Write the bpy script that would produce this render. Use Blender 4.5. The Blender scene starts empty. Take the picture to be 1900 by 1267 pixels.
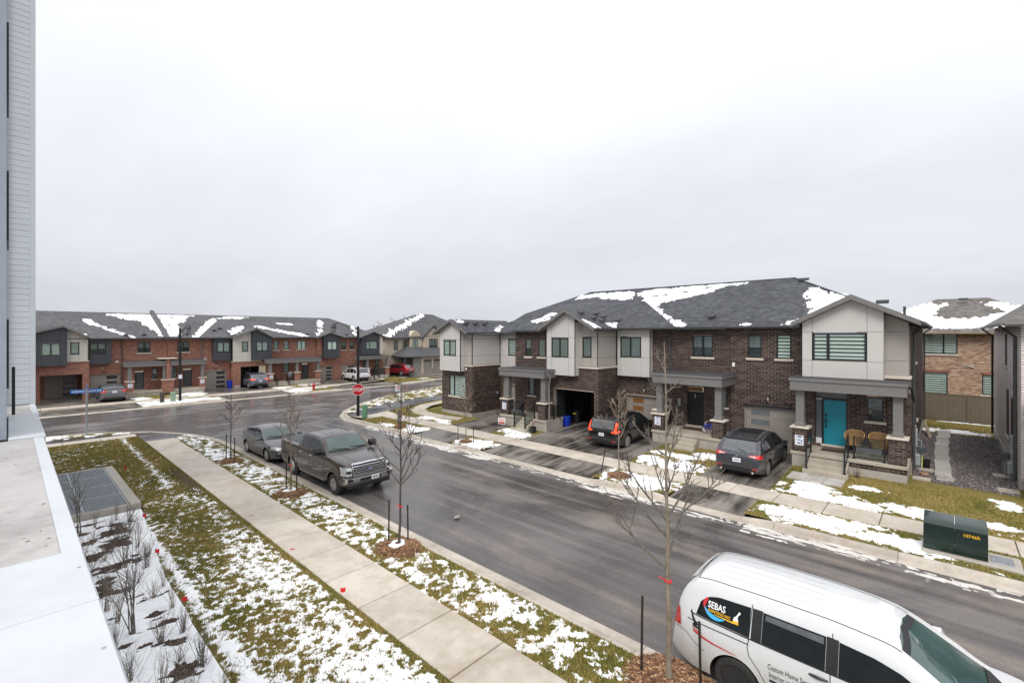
import bpy, bmesh, math, random
import numpy as np
from mathutils import Vector, Matrix
from mathutils.bvhtree import BVHTree
from mathutils.geometry import tessellate_polygon
R = math.radians
scene = bpy.context.scene
C = scene.collection
# ------------------------------------------------------------------ camera
cam_data = bpy.data.cameras.new('camera')
cam = bpy.data.objects.new('camera', cam_data)
C.objects.link(cam)
cam_data.sensor_width = 36.0
cam_data.lens = 16.43
cam_data.shift_y = -0.0071
cam_data.clip_start = 0.05
cam_data.clip_end = 3000.0
cam.location = (0.0, 0.0, 6.0)
cam.rotation_euler = (R(90), 0, R(-47.16))
scene.camera = cam
# ------------------------------------------------------------------ world: overcast winter sky
SUN_EL, SUN_AZ = R(48), R(240)
world = bpy.data.worlds.new('World')
scene.world = world
world.use_nodes = True
wt = world.node_tree
for n in list(wt.nodes):
 wt.nodes.remove(n)
class NT:
 """tiny node-tree helper"""
 def __init__(s, tree):
  s.t = tree
 def n(s, typ, **kw):
  nd = s.t.nodes.new(typ)
  for k, v in kw.items():
   if k == 'inp':
    for kk, vv in v.items():
     sock = nd.inputs[kk]
     if hasattr(vv, 'links') or isinstance(vv, bpy.types.NodeSocket):
      s.t.links.new(vv, sock)
     else:
      sock.default_value = vv
   else:
    setattr(nd, k, v)
  return nd
 def math(s, op, a, b=None, c=None, clamp=False):
  nd = s.t.nodes.new('ShaderNodeMath')
  nd.operation = op
  nd.use_clamp = clamp
  for i, v in enumerate((a, b, c)):
   if v is None:
    continue
   if isinstance(v, bpy.types.NodeSocket):
    s.t.links.new(v, nd.inputs[i])
   else:
    nd.inputs[i].default_value = v
  return nd.outputs[0]
 def mix(s, fac, a, b, blend='MIX'):
  nd = s.t.nodes.new('ShaderNodeMix')
  nd.data_type = 'RGBA'
  nd.blend_type = blend
  for key, v in ((0, fac), (6, a), (7, b)):
   if isinstance(v, bpy.types.NodeSocket):
    s.t.links.new(v, nd.inputs[key])
   else:
    if key != 0 and len(v) == 3:
     v = (*v, 1)
    nd.inputs[key].default_value = v
  return nd.outputs[2]
 def noise(s, vec, scale, detail=4, rough=0.55, dist=0.0):
  nd = s.n('ShaderNodeTexNoise', inp={'Scale': scale, 'Detail': detail, 'Roughness': rough, 'Distortion': dist})
  if vec is not None:
   s.t.links.new(vec, nd.inputs['Vector'])
  return nd.outputs['Fac']
 def ramp(s, fac, stops):
  nd = s.t.nodes.new('ShaderNodeValToRGB')
  cr = nd.color_ramp
  while len(cr.elements) < len(stops):
   cr.elements.new(0.5)
  for e, (p, c) in zip(cr.elements, stops):
   e.position = p
   e.color = (*c, 1) if not isinstance(c, float) else (c, c, c, 1)
  s.t.links.new(fac, nd.inputs[0])
  return nd.outputs[0]
 def mapping(s, vec, scale=(1, 1, 1), rot=(0, 0, 0), loc=(0, 0, 0)):
  nd = s.n('ShaderNodeMapping')
  nd.inputs['Scale'].default_value = scale
  nd.inputs['Rotation'].default_value = rot
  nd.inputs['Location'].default_value = loc
  s.t.links.new(vec, nd.inputs[0])
  return nd.outputs[0]
def build_world():
 g = NT(wt)
 tc = g.n('ShaderNodeTexCoord').outputs['Generated']
 sep = g.n('ShaderNodeSeparateXYZ', inp={0: tc})
 z = g.math('MAXIMUM', sep.outputs[2], 0.0)
 den = g.math('ADD', z, 0.22)
 px = g.math('DIVIDE', sep.outputs[0], den)
 py = g.math('DIVIDE', sep.outputs[1], den)
 pv = g.n('ShaderNodeCombineXYZ', inp={0: px, 1: py, 2: 0.0}).outputs[0]
 pv2 = g.mapping(pv, scale=(1.0, 0.55, 1), rot=(0, 0, R(40)))
 n1 = g.noise(pv2, 0.9, 5, 0.5, 0.3)
 n2 = g.noise(pv2, 2.6, 5, 0.55, 0.2)
 cl = g.math('ADD', g.math('MULTIPLY', n1, 0.75), g.math('MULTIPLY', n2, 0.25))
 cl = g.math('MULTIPLY_ADD', g.math('SUBTRACT', cl, 0.5), 0.55, 1.0)
 lum = g.math('MULTIPLY_ADD', z, 0.58, 0.50)
 lum = g.math('MULTIPLY', lum, cl)
 tint = g.ramp(z, [(0.0, (0.945, 0.97, 1.05)), (0.6, (0.985, 0.995, 1.025))])
 cloud = g.n('ShaderNodeVectorMath', operation='SCALE', inp={0: tint, 3: lum}).outputs[0]
 sky = g.n('ShaderNodeTexSky', sky_type='NISHITA', sun_disc=False)
 sky.sun_elevation = SUN_EL
 sky.sun_rotation = SUN_AZ
 sky.air_density = 1.0
 sky.dust_density = 2.0
 skyc = g.n('ShaderNodeVectorMath', operation='SCALE', inp={0: sky.outputs[0], 3: 0.08}).outputs[0]
 col = g.mix(0.93, skyc, cloud)
 bg = g.n('ShaderNodeBackground', inp={'Color': col, 'Strength': 1.0})
 out = g.n('ShaderNodeOutputWorld')
 wt.links.new(bg.outputs[0], out.inputs[0])
build_world()
sun_data = bpy.data.lights.new('sun', 'SUN')
sun = bpy.data.objects.new('sun', sun_data)
C.objects.link(sun)
sun_data.energy = 1.5
sun_data.angle = R(28)
sun_data.color = (1.0, 0.965, 0.92)
sun.rotation_euler = (R(90) - SUN_EL, 0, R(-70))
vs = scene.view_settings
vs.view_transform = 'Standard'
vs.look = 'None'
vs.exposure = 0.55
vs.gamma = 1.0
vs.use_curve_mapping = False
# ------------------------------------------------------------------ materials
MATS = {}
def principled(name):
 m = bpy.data.materials.new(name)
 m.use_nodes = True
 return m, NT(m.node_tree), m.node_tree.nodes['Principled BSDF']
def link(g, a, b):
 g.t.links.new(a, b)
def mat(name, col, rough=0.6, metal=0.0, spec=0.5, coat=0.0, var=0.08, vscale=6.0, bump=0.0, bscale=60.0, rvar=0.1, emit=0.0):
 """plain painted / moulded surface with a little colour wear and roughness variation"""
 if name in MATS:
  return MATS[name]
 m, g, b = principled(name)
 pos = g.n('ShaderNodeNewGeometry').outputs['Position']
 nz = g.noise(pos, vscale, 5, 0.6)
 lo = tuple(c * (1 - var) for c in col)
 hi = tuple(min(1, c * (1 + var)) for c in col)
 link(g, g.ramp(nz, [(0.3, lo), (0.7, hi)]), b.inputs['Base Color'])
 link(g, g.math('MULTIPLY_ADD', g.math('SUBTRACT', nz, 0.5), rvar * 2, rough, clamp=True), b.inputs['Roughness'])
 b.inputs['Metallic'].default_value = metal
 b.inputs['Specular IOR Level'].default_value = spec
 b.inputs['Coat Weight'].default_value = coat
 b.inputs['Coat Roughness'].default_value = 0.04
 if emit:
  b.inputs['Emission Color'].default_value = (*col, 1)
  b.inputs['Emission Strength'].default_value = emit
 if bump:
  nb = g.noise(pos, bscale, 4, 0.6)
  bn = g.n('ShaderNodeBump', inp={'Height': nb, 'Strength': bump, 'Distance': 0.02})
  link(g, bn.outputs[0], b.inputs['Normal'])
 MATS[name] = m
 return m
def uv_wall(g):
 """(u along wall, v = z) from world position and face direction"""
 geo = g.n('ShaderNodeNewGeometry')
 p = g.n('ShaderNodeSeparateXYZ', inp={0: geo.outputs['Position']})
 nn = g.n('ShaderNodeSeparateXYZ', inp={0: geo.outputs['True Normal']})
 sel = g.math('GREATER_THAN', g.math('ABSOLUTE', nn.outputs[0]), g.math('ABSOLUTE', nn.outputs[1]))
 u = g.math('ADD', g.math('MULTIPLY', p.outputs[1], sel), g.math('MULTIPLY', p.outputs[0], g.math('SUBTRACT', 1.0, sel)))
 return u, p.outputs[2], geo.outputs['Position']
def mat_brick(name, c1, c2, c3, mortar, bw=0.26, rh=0.0855):
 m, g, b = principled(name)
 u, v, pos = uv_wall(g)
 vec = g.n('ShaderNodeCombineXYZ', inp={0: u, 1: v, 2: 0.0}).outputs[0]
 br = g.n('ShaderNodeTexBrick', inp={'Vector': vec, 'Color1': (0, 0, 0, 1), 'Color2': (1, 1, 1, 1), 'Mortar': (0.5, 0.5, 0.5, 1),
          'Scale': 1.0, 'Mortar Size': 0.010, 'Mortar Smooth': 0.2, 'Bias': 0.0, 'Brick Width': bw, 'Row Height': rh})
 tone = g.math('ADD', g.math('MULTIPLY', br.outputs['Color'], 0.75), g.math('MULTIPLY', g.noise(pos, 1.3, 3), 0.25))
 bc = g.ramp(tone, [(0.15, c1), (0.5, c2), (0.85, c3)])
 big = g.noise(pos, 0.6, 4)
 bc = g.mix(g.math('MULTIPLY', big, 0.3), bc, tuple(x * 0.72 for x in c2))
 link(g, g.mix(br.outputs['Fac'], bc, mortar), b.inputs['Base Color'])
 b.inputs['Roughness'].default_value = 0.85
 hgt = g.math('ADD', g.math('MULTIPLY', br.outputs['Fac'], -1.0), g.math('MULTIPLY', g.noise(pos, 70, 3), 0.25))
 bn = g.n('ShaderNodeBump', inp={'Height': hgt, 'Strength': 0.6, 'Distance': 0.01})
 link(g, bn.outputs[0], b.inputs['Normal'])
 MATS[name] = m
 return m
def mat_single_brick(name, c1, c2, c3):
 """colour of one built brick, different for each through the face attribute 'rnd' and the object's random number"""
 m, g, b = principled(name)
 at = g.n('ShaderNodeAttribute', attribute_name='rnd').outputs['Fac']
 oi = g.n('ShaderNodeObjectInfo').outputs['Random']
 r = g.math('FRACT', g.math('ADD', at, oi))
 pos = g.n('ShaderNodeNewGeometry').outputs['Position']
 nz = g.noise(pos, 25, 4)
 r = g.math('MULTIPLY_ADD', g.math('SUBTRACT', nz, 0.5), 0.5, r)
 link(g, g.ramp(r, [(0.0, c1), (0.5, c2), (1.0, c3)]), b.inputs['Base Color'])
 b.inputs['Roughness'].default_value = 0.8
 bn = g.n('ShaderNodeBump', inp={'Height': g.noise(pos, 90, 4), 'Strength': 0.35, 'Distance': 0.006})
 link(g, bn.outputs[0], b.inputs['Normal'])
 MATS[name] = m
 return m
def mat_shingle(name, c1, c2, c3):
 m, g, b = principled(name)
 u, v, pos = uv_wall(g)
 v2 = g.math('MULTIPLY', v, 2.25)
 vec = g.n('ShaderNodeCombineXYZ', inp={0: u, 1: v2, 2: 0.0}).outputs[0]
 br = g.n('ShaderNodeTexBrick', inp={'Vector': vec, 'Color1': (0, 0, 0, 1), 'Color2': (1, 1, 1, 1), 'Mortar': (0.2, 0.2, 0.2, 1),
          'Scale': 1.0, 'Mortar Size': 0.008, 'Mortar Smooth': 0.5, 'Bias': 0.0, 'Brick Width': 0.23, 'Row Height': 0.15})
 br.offset = 0.37
 big = g.noise(pos, 0.45, 4, 0.6)
 tone = g.math('ADD', g.math('MULTIPLY', br.outputs['Color'], 0.5), g.math('MULTIPLY', big, 0.5))
 col = g.ramp(tone, [(0.2, c1), (0.5, c2), (0.8, c3)])
 col = g.mix(g.math('MULTIPLY', br.outputs['Fac'], 0.55), col, tuple(x * 0.45 for x in c1))
 link(g, col, b.inputs['Base Color'])
 link(g, g.math('MULTIPLY_ADD', g.noise(pos, 1.1, 3), -0.35, 0.86), b.inputs['Roughness'])
 saw = g.math('FRACT', g.math('DIVIDE', v2, 0.15))
 hgt = g.math('ADD', g.math('MULTIPLY', saw, -0.7), g.math('ADD', g.math('MULTIPLY', g.noise(pos, 120, 2), 0.3), g.math('MULTIPLY', br.outputs['Color'], 0.25)))
 bn = g.n('ShaderNodeBump', inp={'Height': hgt, 'Strength': 0.5, 'Distance': 0.02})
 link(g, bn.outputs[0], b.inputs['Normal'])
 MATS[name] = m
 return m
def mat_asphalt(name, dry, wet, wetamt, tan, direction, scale=1.0, dirt=0.4):
 """weathered asphalt: aggregate, wheel-worn streaks along the traffic, damp patches that shine, washed-in dirt"""
 m, g, b = principled(name)
 pos = g.n('ShaderNodeNewGeometry').outputs['Position']
 st = g.mapping(pos, scale=(1.0, 0.06, 1) if direction == 'y' else (0.06, 1.0, 1))
 streak = g.noise(st, 1.6 * scale, 6, 0.62, 0.4)
 blot = g.noise(pos, 0.28 * scale, 5, 0.6, 0.6)
 fine = g.noise(pos, 140, 3, 0.7)
 agg = g.noise(pos, 38, 2, 0.5)
 w = g.math('ADD', g.math('MULTIPLY', streak, 0.5), g.math('MULTIPLY', blot, 0.5))
 wet_f = g.ramp(w, [(0.62 - wetamt * 0.2, 1.0), (0.62 - wetamt * 0.2 + 0.15, 0.0)])
 d_f = g.ramp(g.math('ADD', g.math('MULTIPLY', g.noise(st, 0.9, 5, 0.6), 0.6), g.math('MULTIPLY', g.noise(pos, 0.7, 5, 0.65), 0.4)), [(0.5, 0.0), (0.66, 1.0)])
 base = g.mix(streak, tuple(x * 0.7 for x in dry), tuple(x * 1.3 for x in dry))
 sp3 = g.n('ShaderNodeSeparateXYZ', inp={0: pos})
 across = sp3.outputs[0] if direction == 'y' else sp3.outputs[1]
 wob = g.math('MULTIPLY', g.noise(st, 0.5, 3), 1.6)
 track = g.math('SINE', g.math('MULTIPLY_ADD', across, 3.9, wob))
 base = g.mix(g.math('MULTIPLY', g.math('MAXIMUM', track, 0.0), 0.28), base, tuple(x * 0.55 for x in dry))
 base = g.mix(g.math('MULTIPLY', d_f, dirt), base, tan)
 base = g.mix(wet_f, base, wet)
 sp = g.math('ADD', g.math('MULTIPLY', fine, 0.55), g.math('MULTIPLY', agg, 0.45))
 spk = g.ramp(sp, [(0.3, (0.55, 0.55, 0.55)), (0.7, (1.45, 1.42, 1.38))])
 base = g.mix(1.0, base, spk, 'MULTIPLY')
 link(g, base, b.inputs['Base Color'])
 rr = g.mix(wet_f, (0.60, 0.60, 0.60), (0.13, 0.13, 0.13))
 link(g, rr, b.inputs['Roughness'])
 bn = g.n('ShaderNodeBump', inp={'Height': g.math('ADD', fine, agg), 'Strength': 0.28, 'Distance': 0.006})
 link(g, bn.outputs[0], b.inputs['Normal'])
 MATS[name] = m
 return m
def mat_concrete(name, base, stain, amt=0.5, rough=0.8, perobj=0.0):
 m, g, b = principled(name)
 pos = g.n('ShaderNodeNewGeometry').outputs['Position']
 n1 = g.noise(pos, 0.9, 6, 0.62, 0.5)
 n2 = g.noise(pos, 5.0, 5, 0.6)
 n3 = g.noise(pos, 160, 3, 0.6)
 f = g.ramp(g.math('ADD', g.math('MULTIPLY', n1, 0.7), g.math('MULTIPLY', n2, 0.3)), [(0.42, 0.0), (0.68, 1.0)])
 col = g.mix(g.math('MULTIPLY', f, amt), base, stain)
 v = g.ramp(n3, [(0.3, (0.9, 0.9, 0.9)), (0.7, (1.08, 1.08, 1.08))])
 col = g.mix(1.0, col, v, 'MULTIPLY')
 if perobj:
  oi = g.n('ShaderNodeObjectInfo').outputs['Random']
  k = g.math('MULTIPLY_ADD', oi, perobj, 1.0 - perobj / 2)
  kk = g.n('ShaderNodeCombineXYZ', inp={0: k, 1: k, 2: k}).outputs[0]
  col = g.mix(1.0, col, kk, 'MULTIPLY')
 link(g, col, b.inputs['Base Color'])
 link(g, g.math('MULTIPLY_ADD', f, -0.25, rough), b.inputs['Roughness'])
 bn = g.n('ShaderNodeBump', inp={'Height': g.math('ADD', n3, n2), 'Strength': 0.15, 'Distance': 0.006})
 link(g, bn.outputs[0], b.inputs['Normal'])
 MATS[name] = m
 return m
def mat_grass(name, attr=False):
 m, g, b = principled(name)
 pos = g.n('ShaderNodeNewGeometry').outputs['Position']
 n1 = g.noise(pos, 0.55, 5, 0.6, 0.4)
 n2 = g.noise(pos, 6.0, 5, 0.65)
 t = g.math('ADD', g.math('MULTIPLY', n1, 0.62), g.math('MULTIPLY', n2, 0.38))
 if attr:
  at = g.n('ShaderNodeAttribute', attribute_name='rnd').outputs['Fac']
  t = g.math('ADD', g.math('MULTIPLY', t, 0.72), g.math('MULTIPLY', at, 0.28))
 k = 1.55 if attr else 1.15
 stops = [(0.30, (0.062, 0.070, 0.015)), (0.43, (0.125, 0.115, 0.028)), (0.55, (0.205, 0.160, 0.052)), (0.72, (0.285, 0.205, 0.085))]
 stops = [(p, tuple(x * k for x in c)) for p, c in stops]
 link(g, g.ramp(t, stops), b.inputs['Base Color'])
 b.inputs['Roughness'].default_value = 0.9
 b.inputs['Specular IOR Level'].default_value = 0.2
 if not attr:
  bn = g.n('ShaderNodeBump', inp={'Height': g.noise(pos, 45, 4, 0.7), 'Strength': 0.8, 'Distance': 0.03})
  link(g, bn.outputs[0], b.inputs['Normal'])
 MATS[name] = m
 return m
def mat_snow(name):
 m, g, b = principled(name)
 pos = g.n('ShaderNodeNewGeometry').outputs['Position']
 n = g.noise(pos, 9, 5, 0.65)
 link(g, g.ramp(n, [(0.3, (0.80, 0.82, 0.85)), (0.6, (0.90, 0.905, 0.91))]), b.inputs['Base Color'])
 b.inputs['Roughness'].default_value = 0.7
 b.inputs['Specular IOR Level'].default_value = 0.25
 bn = g.n('ShaderNodeBump', inp={'Height': g.math('ADD', g.noise(pos, 60, 4, 0.7), g.math('MULTIPLY', n, 2.0)), 'Strength': 0.35, 'Distance': 0.02})
 link(g, bn.outputs[0], b.inputs['Normal'])
 MATS[name] = m
 return m
def mat_glass_thin(name, tint=(0.94, 0.98, 0.965)):
 """window pane: clear with a mirror-like share that grows at a slant"""
 m = bpy.data.materials.new(name)
 m.use_nodes = True
 g = NT(m.node_tree)
 for n in list(m.node_tree.nodes):
  m.node_tree.nodes.remove(n)
 tr = g.n('ShaderNodeBsdfTransparent', inp={'Color': (*tint, 1)})
 gl = g.n('ShaderNodeBsdfGlossy', inp={'Color': (0.9, 0.95, 0.95, 1), 'Roughness': 0.02})
 fr = g.n('ShaderNodeFresnel', inp={'IOR': 1.55})
 bf = g.n('ShaderNodeNewGeometry').outputs['Backfacing']
 f = g.math('MULTIPLY', g.math('MULTIPLY_ADD', fr.outputs[0], 1.3, 0.02, clamp=True), g.math('SUBTRACT', 1.0, bf))
 mx = g.n('ShaderNodeMixShader', inp={0: f, 1: tr.outputs[0], 2: gl.outputs[0]})
 out = g.n('ShaderNodeOutputMaterial')
 link(g, mx.outputs[0], out.inputs[0])
 MATS[name] = m
 return m
def mat_paint(name, col, metal=0.0, rough=0.28, dirt=0.3, dirtcol=(0.30, 0.27, 0.23)):
 """car paint under clear coat, with road film that thickens towards the sills"""
 m, g, b = principled(name)
 tc = g.n('ShaderNodeTexCoord').outputs['Object']
 sep = g.n('ShaderNodeSeparateXYZ', inp={0: tc})
 nz = g.noise(tc, 5, 5, 0.65)
 low = g.math('SUBTRACT', 0.95, sep.outputs[2], clamp=True)
 f = g.math('MULTIPLY', g.math('MULTIPLY', low, g.math('MULTIPLY_ADD', nz, 1.2, 0.1)), dirt, clamp=True)
 link(g, g.mix(f, col, dirtcol), b.inputs['Base Color'])
 b.inputs['Metallic'].default_value = metal
 link(g, g.math('MULTIPLY_ADD', f, 0.6, rough, clamp=True), b.inputs['Roughness'])
 b.inputs['Coat Weight'].default_value = 0.8
 link(g, g.math('MULTIPLY_ADD', f, 0.7, 0.04, clamp=True), b.inputs['Coat Roughness'])
 MATS[name] = m
 return m
def mat_bark(name, c1, c2):
 m, g, b = principled(name)
 pos = g.n('ShaderNodeNewGeometry').outputs['Position']
 n = g.noise(g.mapping(pos, scale=(1, 1, 0.35)), 40, 4, 0.6)
 n2 = g.noise(pos, 4, 3)
 link(g, g.ramp(g.math('ADD', g.math('MULTIPLY', n, 0.6), g.math('MULTIPLY', n2, 0.4)), [(0.35, c1), (0.65, c2)]), b.inputs['Base Color'])
 b.inputs['Roughness'].default_value = 0.85
 bn = g.n('ShaderNodeBump', inp={'Height': n, 'Strength': 0.4, 'Distance': 0.01})
 link(g, bn.outputs[0], b.inputs['Normal'])
 MATS[name] = m
 return m
def mat_chips(name, stops):
 m, g, b = principled(name)
 at = g.n('ShaderNodeAttribute', attribute_name='rnd').outputs['Fac']
 link(g, g.ramp(at, stops), b.inputs['Base Color'])
 b.inputs['Roughness'].default_value = 0.85
 MATS[name] = m
 return m
mat_brick('red_brick', (0.14, 0.040, 0.024), (0.265, 0.075, 0.042), (0.36, 0.122, 0.072), (0.40, 0.30, 0.245))
mat_brick('tan_brick', (0.17, 0.085, 0.05), (0.36, 0.21, 0.13), (0.52, 0.38, 0.27), (0.45, 0.36, 0.29), 0.24, 0.08)
mat_brick('pale_brick', (0.68, 0.62, 0.60), (0.76, 0.70, 0.68), (0.82, 0.77, 0.75), (0.26, 0.22, 0.2), 0.30, 0.1)
mat_single_brick('dark_brick', (0.022, 0.013, 0.012), (0.048, 0.028, 0.024), (0.098, 0.062, 0.052))
mat('mortar', (0.36, 0.29, 0.24), 0.9, var=0.2, vscale=14, bump=0.3)
mat_shingle('shingle', (0.022, 0.024, 0.029), (0.043, 0.046, 0.055), (0.080, 0.084, 0.098))
mat_shingle('shingle_brown', (0.075, 0.066, 0.058), (0.125, 0.112, 0.10), (0.19, 0.175, 0.16))
mat_shingle('shingle_far', (0.050, 0.050, 0.054), (0.078, 0.078, 0.083), (0.115, 0.113, 0.118))
mat_asphalt('asphalt_street', (0.150, 0.138, 0.135), (0.068, 0.062, 0.062), 1.0, (0.29, 0.23, 0.18), 'y', dirt=0.8)
mat_asphalt('asphalt_cross', (0.175, 0.165, 0.165), (0.125, 0.118, 0.12), 0.65, (0.29, 0.235, 0.195), 'x', dirt=0.7)
mat_asphalt('asphalt_drive', (0.21, 0.19, 0.172), (0.045, 0.039, 0.035), 1.0, (0.30, 0.265, 0.23), 'x', 1.6, dirt=0.4)
mat_asphalt('asphalt_path', (0.125, 0.125, 0.135), (0.06, 0.06, 0.065), 0.8, (0.2, 0.18, 0.16), 'x', 1.3, dirt=0.2)
mat_concrete('concrete_walk', (0.56, 0.505, 0.435), (0.34, 0.275, 0.20), 0.8, 0.8, 0.16)
mat_concrete('concrete_kerb', (0.50, 0.45, 0.385), (0.26, 0.215, 0.17), 0.8, 0.85, 0.12)
mat_concrete('concrete_step', (0.44, 0.395, 0.325), (0.28, 0.23, 0.17), 0.7)
mat_concrete('concrete_slab', (0.45, 0.435, 0.42), (0.25, 0.235, 0.22), 0.85, 0.6)
mat_concrete('concrete_found', (0.42, 0.39, 0.34), (0.27, 0.24, 0.20), 0.6)
mat_concrete('flagstone', (0.50, 0.48, 0.45), (0.26, 0.23, 0.19), 0.85, 0.75, 0.2)
mat_concrete('limestone', (0.60, 0.53, 0.45), (0.44, 0.38, 0.31), 0.5)
mat_concrete('stucco_light', (0.545, 0.525, 0.50), (0.48, 0.46, 0.435), 0.7, 0.9)
mat_concrete('stucco_taupe', (0.385, 0.355, 0.325), (0.33, 0.305, 0.28), 0.7, 0.9)
mat_concrete('stucco_beige', (0.50, 0.44, 0.345), (0.43, 0.375, 0.295), 0.7, 0.9)
mat_grass('grass_ground')
mat_grass('grass_blade', True)
mat_snow('snow')
mat('slush', (0.62, 0.585, 0.545), 0.6, var=0.22, vscale=5, bump=0.8, bscale=30)
mat_glass_thin('pane_glass')
mat_glass_thin('rail_glass', (0.62, 0.66, 0.66))
mat_bark('bark_grey', (0.085, 0.070, 0.058), (0.20, 0.175, 0.145))
mat_bark('bark_tan', (0.15, 0.115, 0.08), (0.30, 0.25, 0.19))
mat_bark('bark_dark', (0.045, 0.034, 0.03), (0.11, 0.085, 0.072))
mat_bark('bark_red', (0.10, 0.055, 0.045), (0.20, 0.13, 0.105))
mat_chips('mulch_chip', [(0.0, (0.07, 0.03, 0.015)), (0.45, (0.20, 0.095, 0.045)), (0.8, (0.36, 0.20, 0.10)), (1.0, (0.46, 0.31, 0.19))])
mat_chips('gravel_chip', [(0.0, (0.06, 0.05, 0.05)), (0.5, (0.16, 0.138, 0.135)), (0.9, (0.30, 0.27, 0.265)), (1.0, (0.45, 0.42, 0.41))])
mat_chips('bed_chip', [(0.0, (0.035, 0.022, 0.018)), (0.6, (0.095, 0.062, 0.05)), (1.0, (0.19, 0.13, 0.105))])
mat('mulch', (0.13, 0.062, 0.032), 0.9, var=0.5, vscale=40, bump=1.0, bscale=80)
mat('bed_soil', (0.07, 0.046, 0.037), 0.95, var=0.5, vscale=30, bump=1.0, bscale=70)
mat('gravel', (0.125, 0.108, 0.106), 0.9, var=0.5, vscale=60, bump=1.0, bscale=90)
mat('soil', (0.045, 0.034, 0.028), 0.95, var=0.4, vscale=30, bump=0.8)
mat('field', (0.13, 0.11, 0.06), 0.95, var=0.3, vscale=0.3)
mat('grey_trim', (0.168, 0.162, 0.158), 0.55, var=0.06)
mat('charcoal_trim', (0.062, 0.064, 0.068), 0.5, var=0.1)
mat('dark_panel', (0.046, 0.050, 0.060), 0.55, var=0.08, vscale=3)
mat('cream_panel', (0.52, 0.49, 0.44), 0.8, var=0.05)
mat('black_frame', (0.010, 0.011, 0.014), 0.4, var=0.1)
mat('black_metal', (0.012, 0.012, 0.014), 0.35, var=0.1)
mat('garage_beige', (0.275, 0.245, 0.215), 0.55, var=0.05, vscale=3)
mat('garage_glass', (0.018, 0.021, 0.026), 0.08, var=0.1)
mat('garage_frost', (0.13, 0.145, 0.155), 0.3, var=0.1)
mat('garage_amber', (0.22, 0.10, 0.03), 0.2, var=0.3)
mat('teal_door', (0.004, 0.24, 0.33), 0.45, var=0.04)
mat('black_door', (0.007, 0.008, 0.014), 0.45, var=0.1)
mat('grey_door', (0.060, 0.066, 0.072), 0.5, var=0.06)
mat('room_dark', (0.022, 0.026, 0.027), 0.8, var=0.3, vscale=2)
mat('blind_white', (0.66, 0.69, 0.67), 0.8, var=0.05)
mat('blind_dark', (0.085, 0.105, 0.102), 0.8, var=0.1)
mat('blind_grey', (0.15, 0.165, 0.165), 0.8, var=0.1)
mat('white_paint', (0.80, 0.80, 0.80), 0.5, var=0.04)
mat('white_coping', (0.54, 0.565, 0.60), 0.45, var=0.05, vscale=1.5, rvar=0.15)
mat_concrete('coping_white', (0.56, 0.585, 0.62), (0.44, 0.455, 0.475), 0.5, 0.5)
mat('white_siding', (0.60, 0.635, 0.67), 0.5, var=0.04, vscale=2)
mat('blue_grey_wall', (0.30, 0.345, 0.40), 0.75, var=0.06)
mat('galvanised', (0.36, 0.39, 0.41), 0.4, metal=0.5, var=0.15, vscale=8)
mat('meter_grey', (0.30, 0.335, 0.345), 0.5, var=0.1)
mat('meter_dark', (0.06, 0.07, 0.08), 0.5, var=0.1)
mat('transformer_green', (0.006, 0.022, 0.017), 0.22, coat=0.4, var=0.15)
mat('pedestal_green', (0.115, 0.27, 0.16), 0.55, var=0.08)
mat('pedestal_brown', (0.05, 0.038, 0.035), 0.6)
mat('pedestal_sage', (0.22, 0.32, 0.22), 0.6)
mat('sign_red', (0.50, 0.012, 0.018), 0.35, var=0.04)
mat('sign_white', (0.82, 0.82, 0.82), 0.4, var=0.03)
mat('sign_blue', (0.015, 0.16, 0.52), 0.4, var=0.05)
mat('paper', (0.74, 0.76, 0.82), 0.8, var=0.05)
mat('ink_blue', (0.05, 0.06, 0.20), 0.6)
mat('ink_black', (0.012, 0.012, 0.013), 0.5)
mat('ink_yellow', (0.80, 0.44, 0.02), 0.5)
mat('ink_red', (0.55, 0.03, 0.03), 0.5)
mat('ink_white', (0.85, 0.85, 0.85), 0.5)
mat('ink_cyan', (0.05, 0.42, 0.75), 0.5)
mat('flag_red', (0.72, 0.012, 0.015), 0.6, var=0.06)
mat('blue_plastic', (0.006, 0.035, 0.42), 0.35, var=0.1)
mat('black_plastic', (0.012, 0.012, 0.013), 0.5, var=0.15)
mat('green_plastic', (0.02, 0.18, 0.05), 0.45)
mat('rattan', (0.46, 0.28, 0.115), 0.6, var=0.2, vscale=30)
mat('rattan_seat', (0.25, 0.145, 0.06), 0.7, var=0.3, vscale=50)
mat('mat_brown', (0.06, 0.028, 0.02), 0.95, var=0.2)
mat('fence_wood', (0.155, 0.125, 0.09), 0.8, var=0.12, vscale=3, bump=0.3, bscale=30)
mat('timber', (0.35, 0.27, 0.19), 0.8, var=0.15, vscale=8)
mat('stake', (0.024, 0.016, 0.012), 0.7, var=0.3, vscale=20)
mat('rock', (0.34, 0.30, 0.26), 0.85, var=0.3, vscale=12, bump=0.8, bscale=25)
mat('stone_brown', (0.33, 0.19, 0.11), 0.85, var=0.2, vscale=12)
mat('far_stone', (0.24, 0.225, 0.21), 0.9, var=0.5, vscale=7, bump=0.6, bscale=8)
mat('hydrant_red', (0.42, 0.02, 0.02), 0.45)
mat('lamp_lens', (0.55, 0.53, 0.45), 0.3)
mat('yellow_tag', (0.75, 0.65, 0.02), 0.6)
mat('tyre', (0.030, 0.029, 0.028), 0.75, var=0.35, vscale=20)
mat('rim_silver', (0.55, 0.56, 0.58), 0.25, metal=0.8, var=0.08)
mat('rim_black', (0.028, 0.028, 0.030), 0.4, var=0.2)
mat('chrome', (0.60, 0.61, 0.63), 0.16, metal=1.0, var=0.05)
mat('car_glass', (0.010, 0.013, 0.014), 0.03, spec=0.35, var=0.2)
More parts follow.
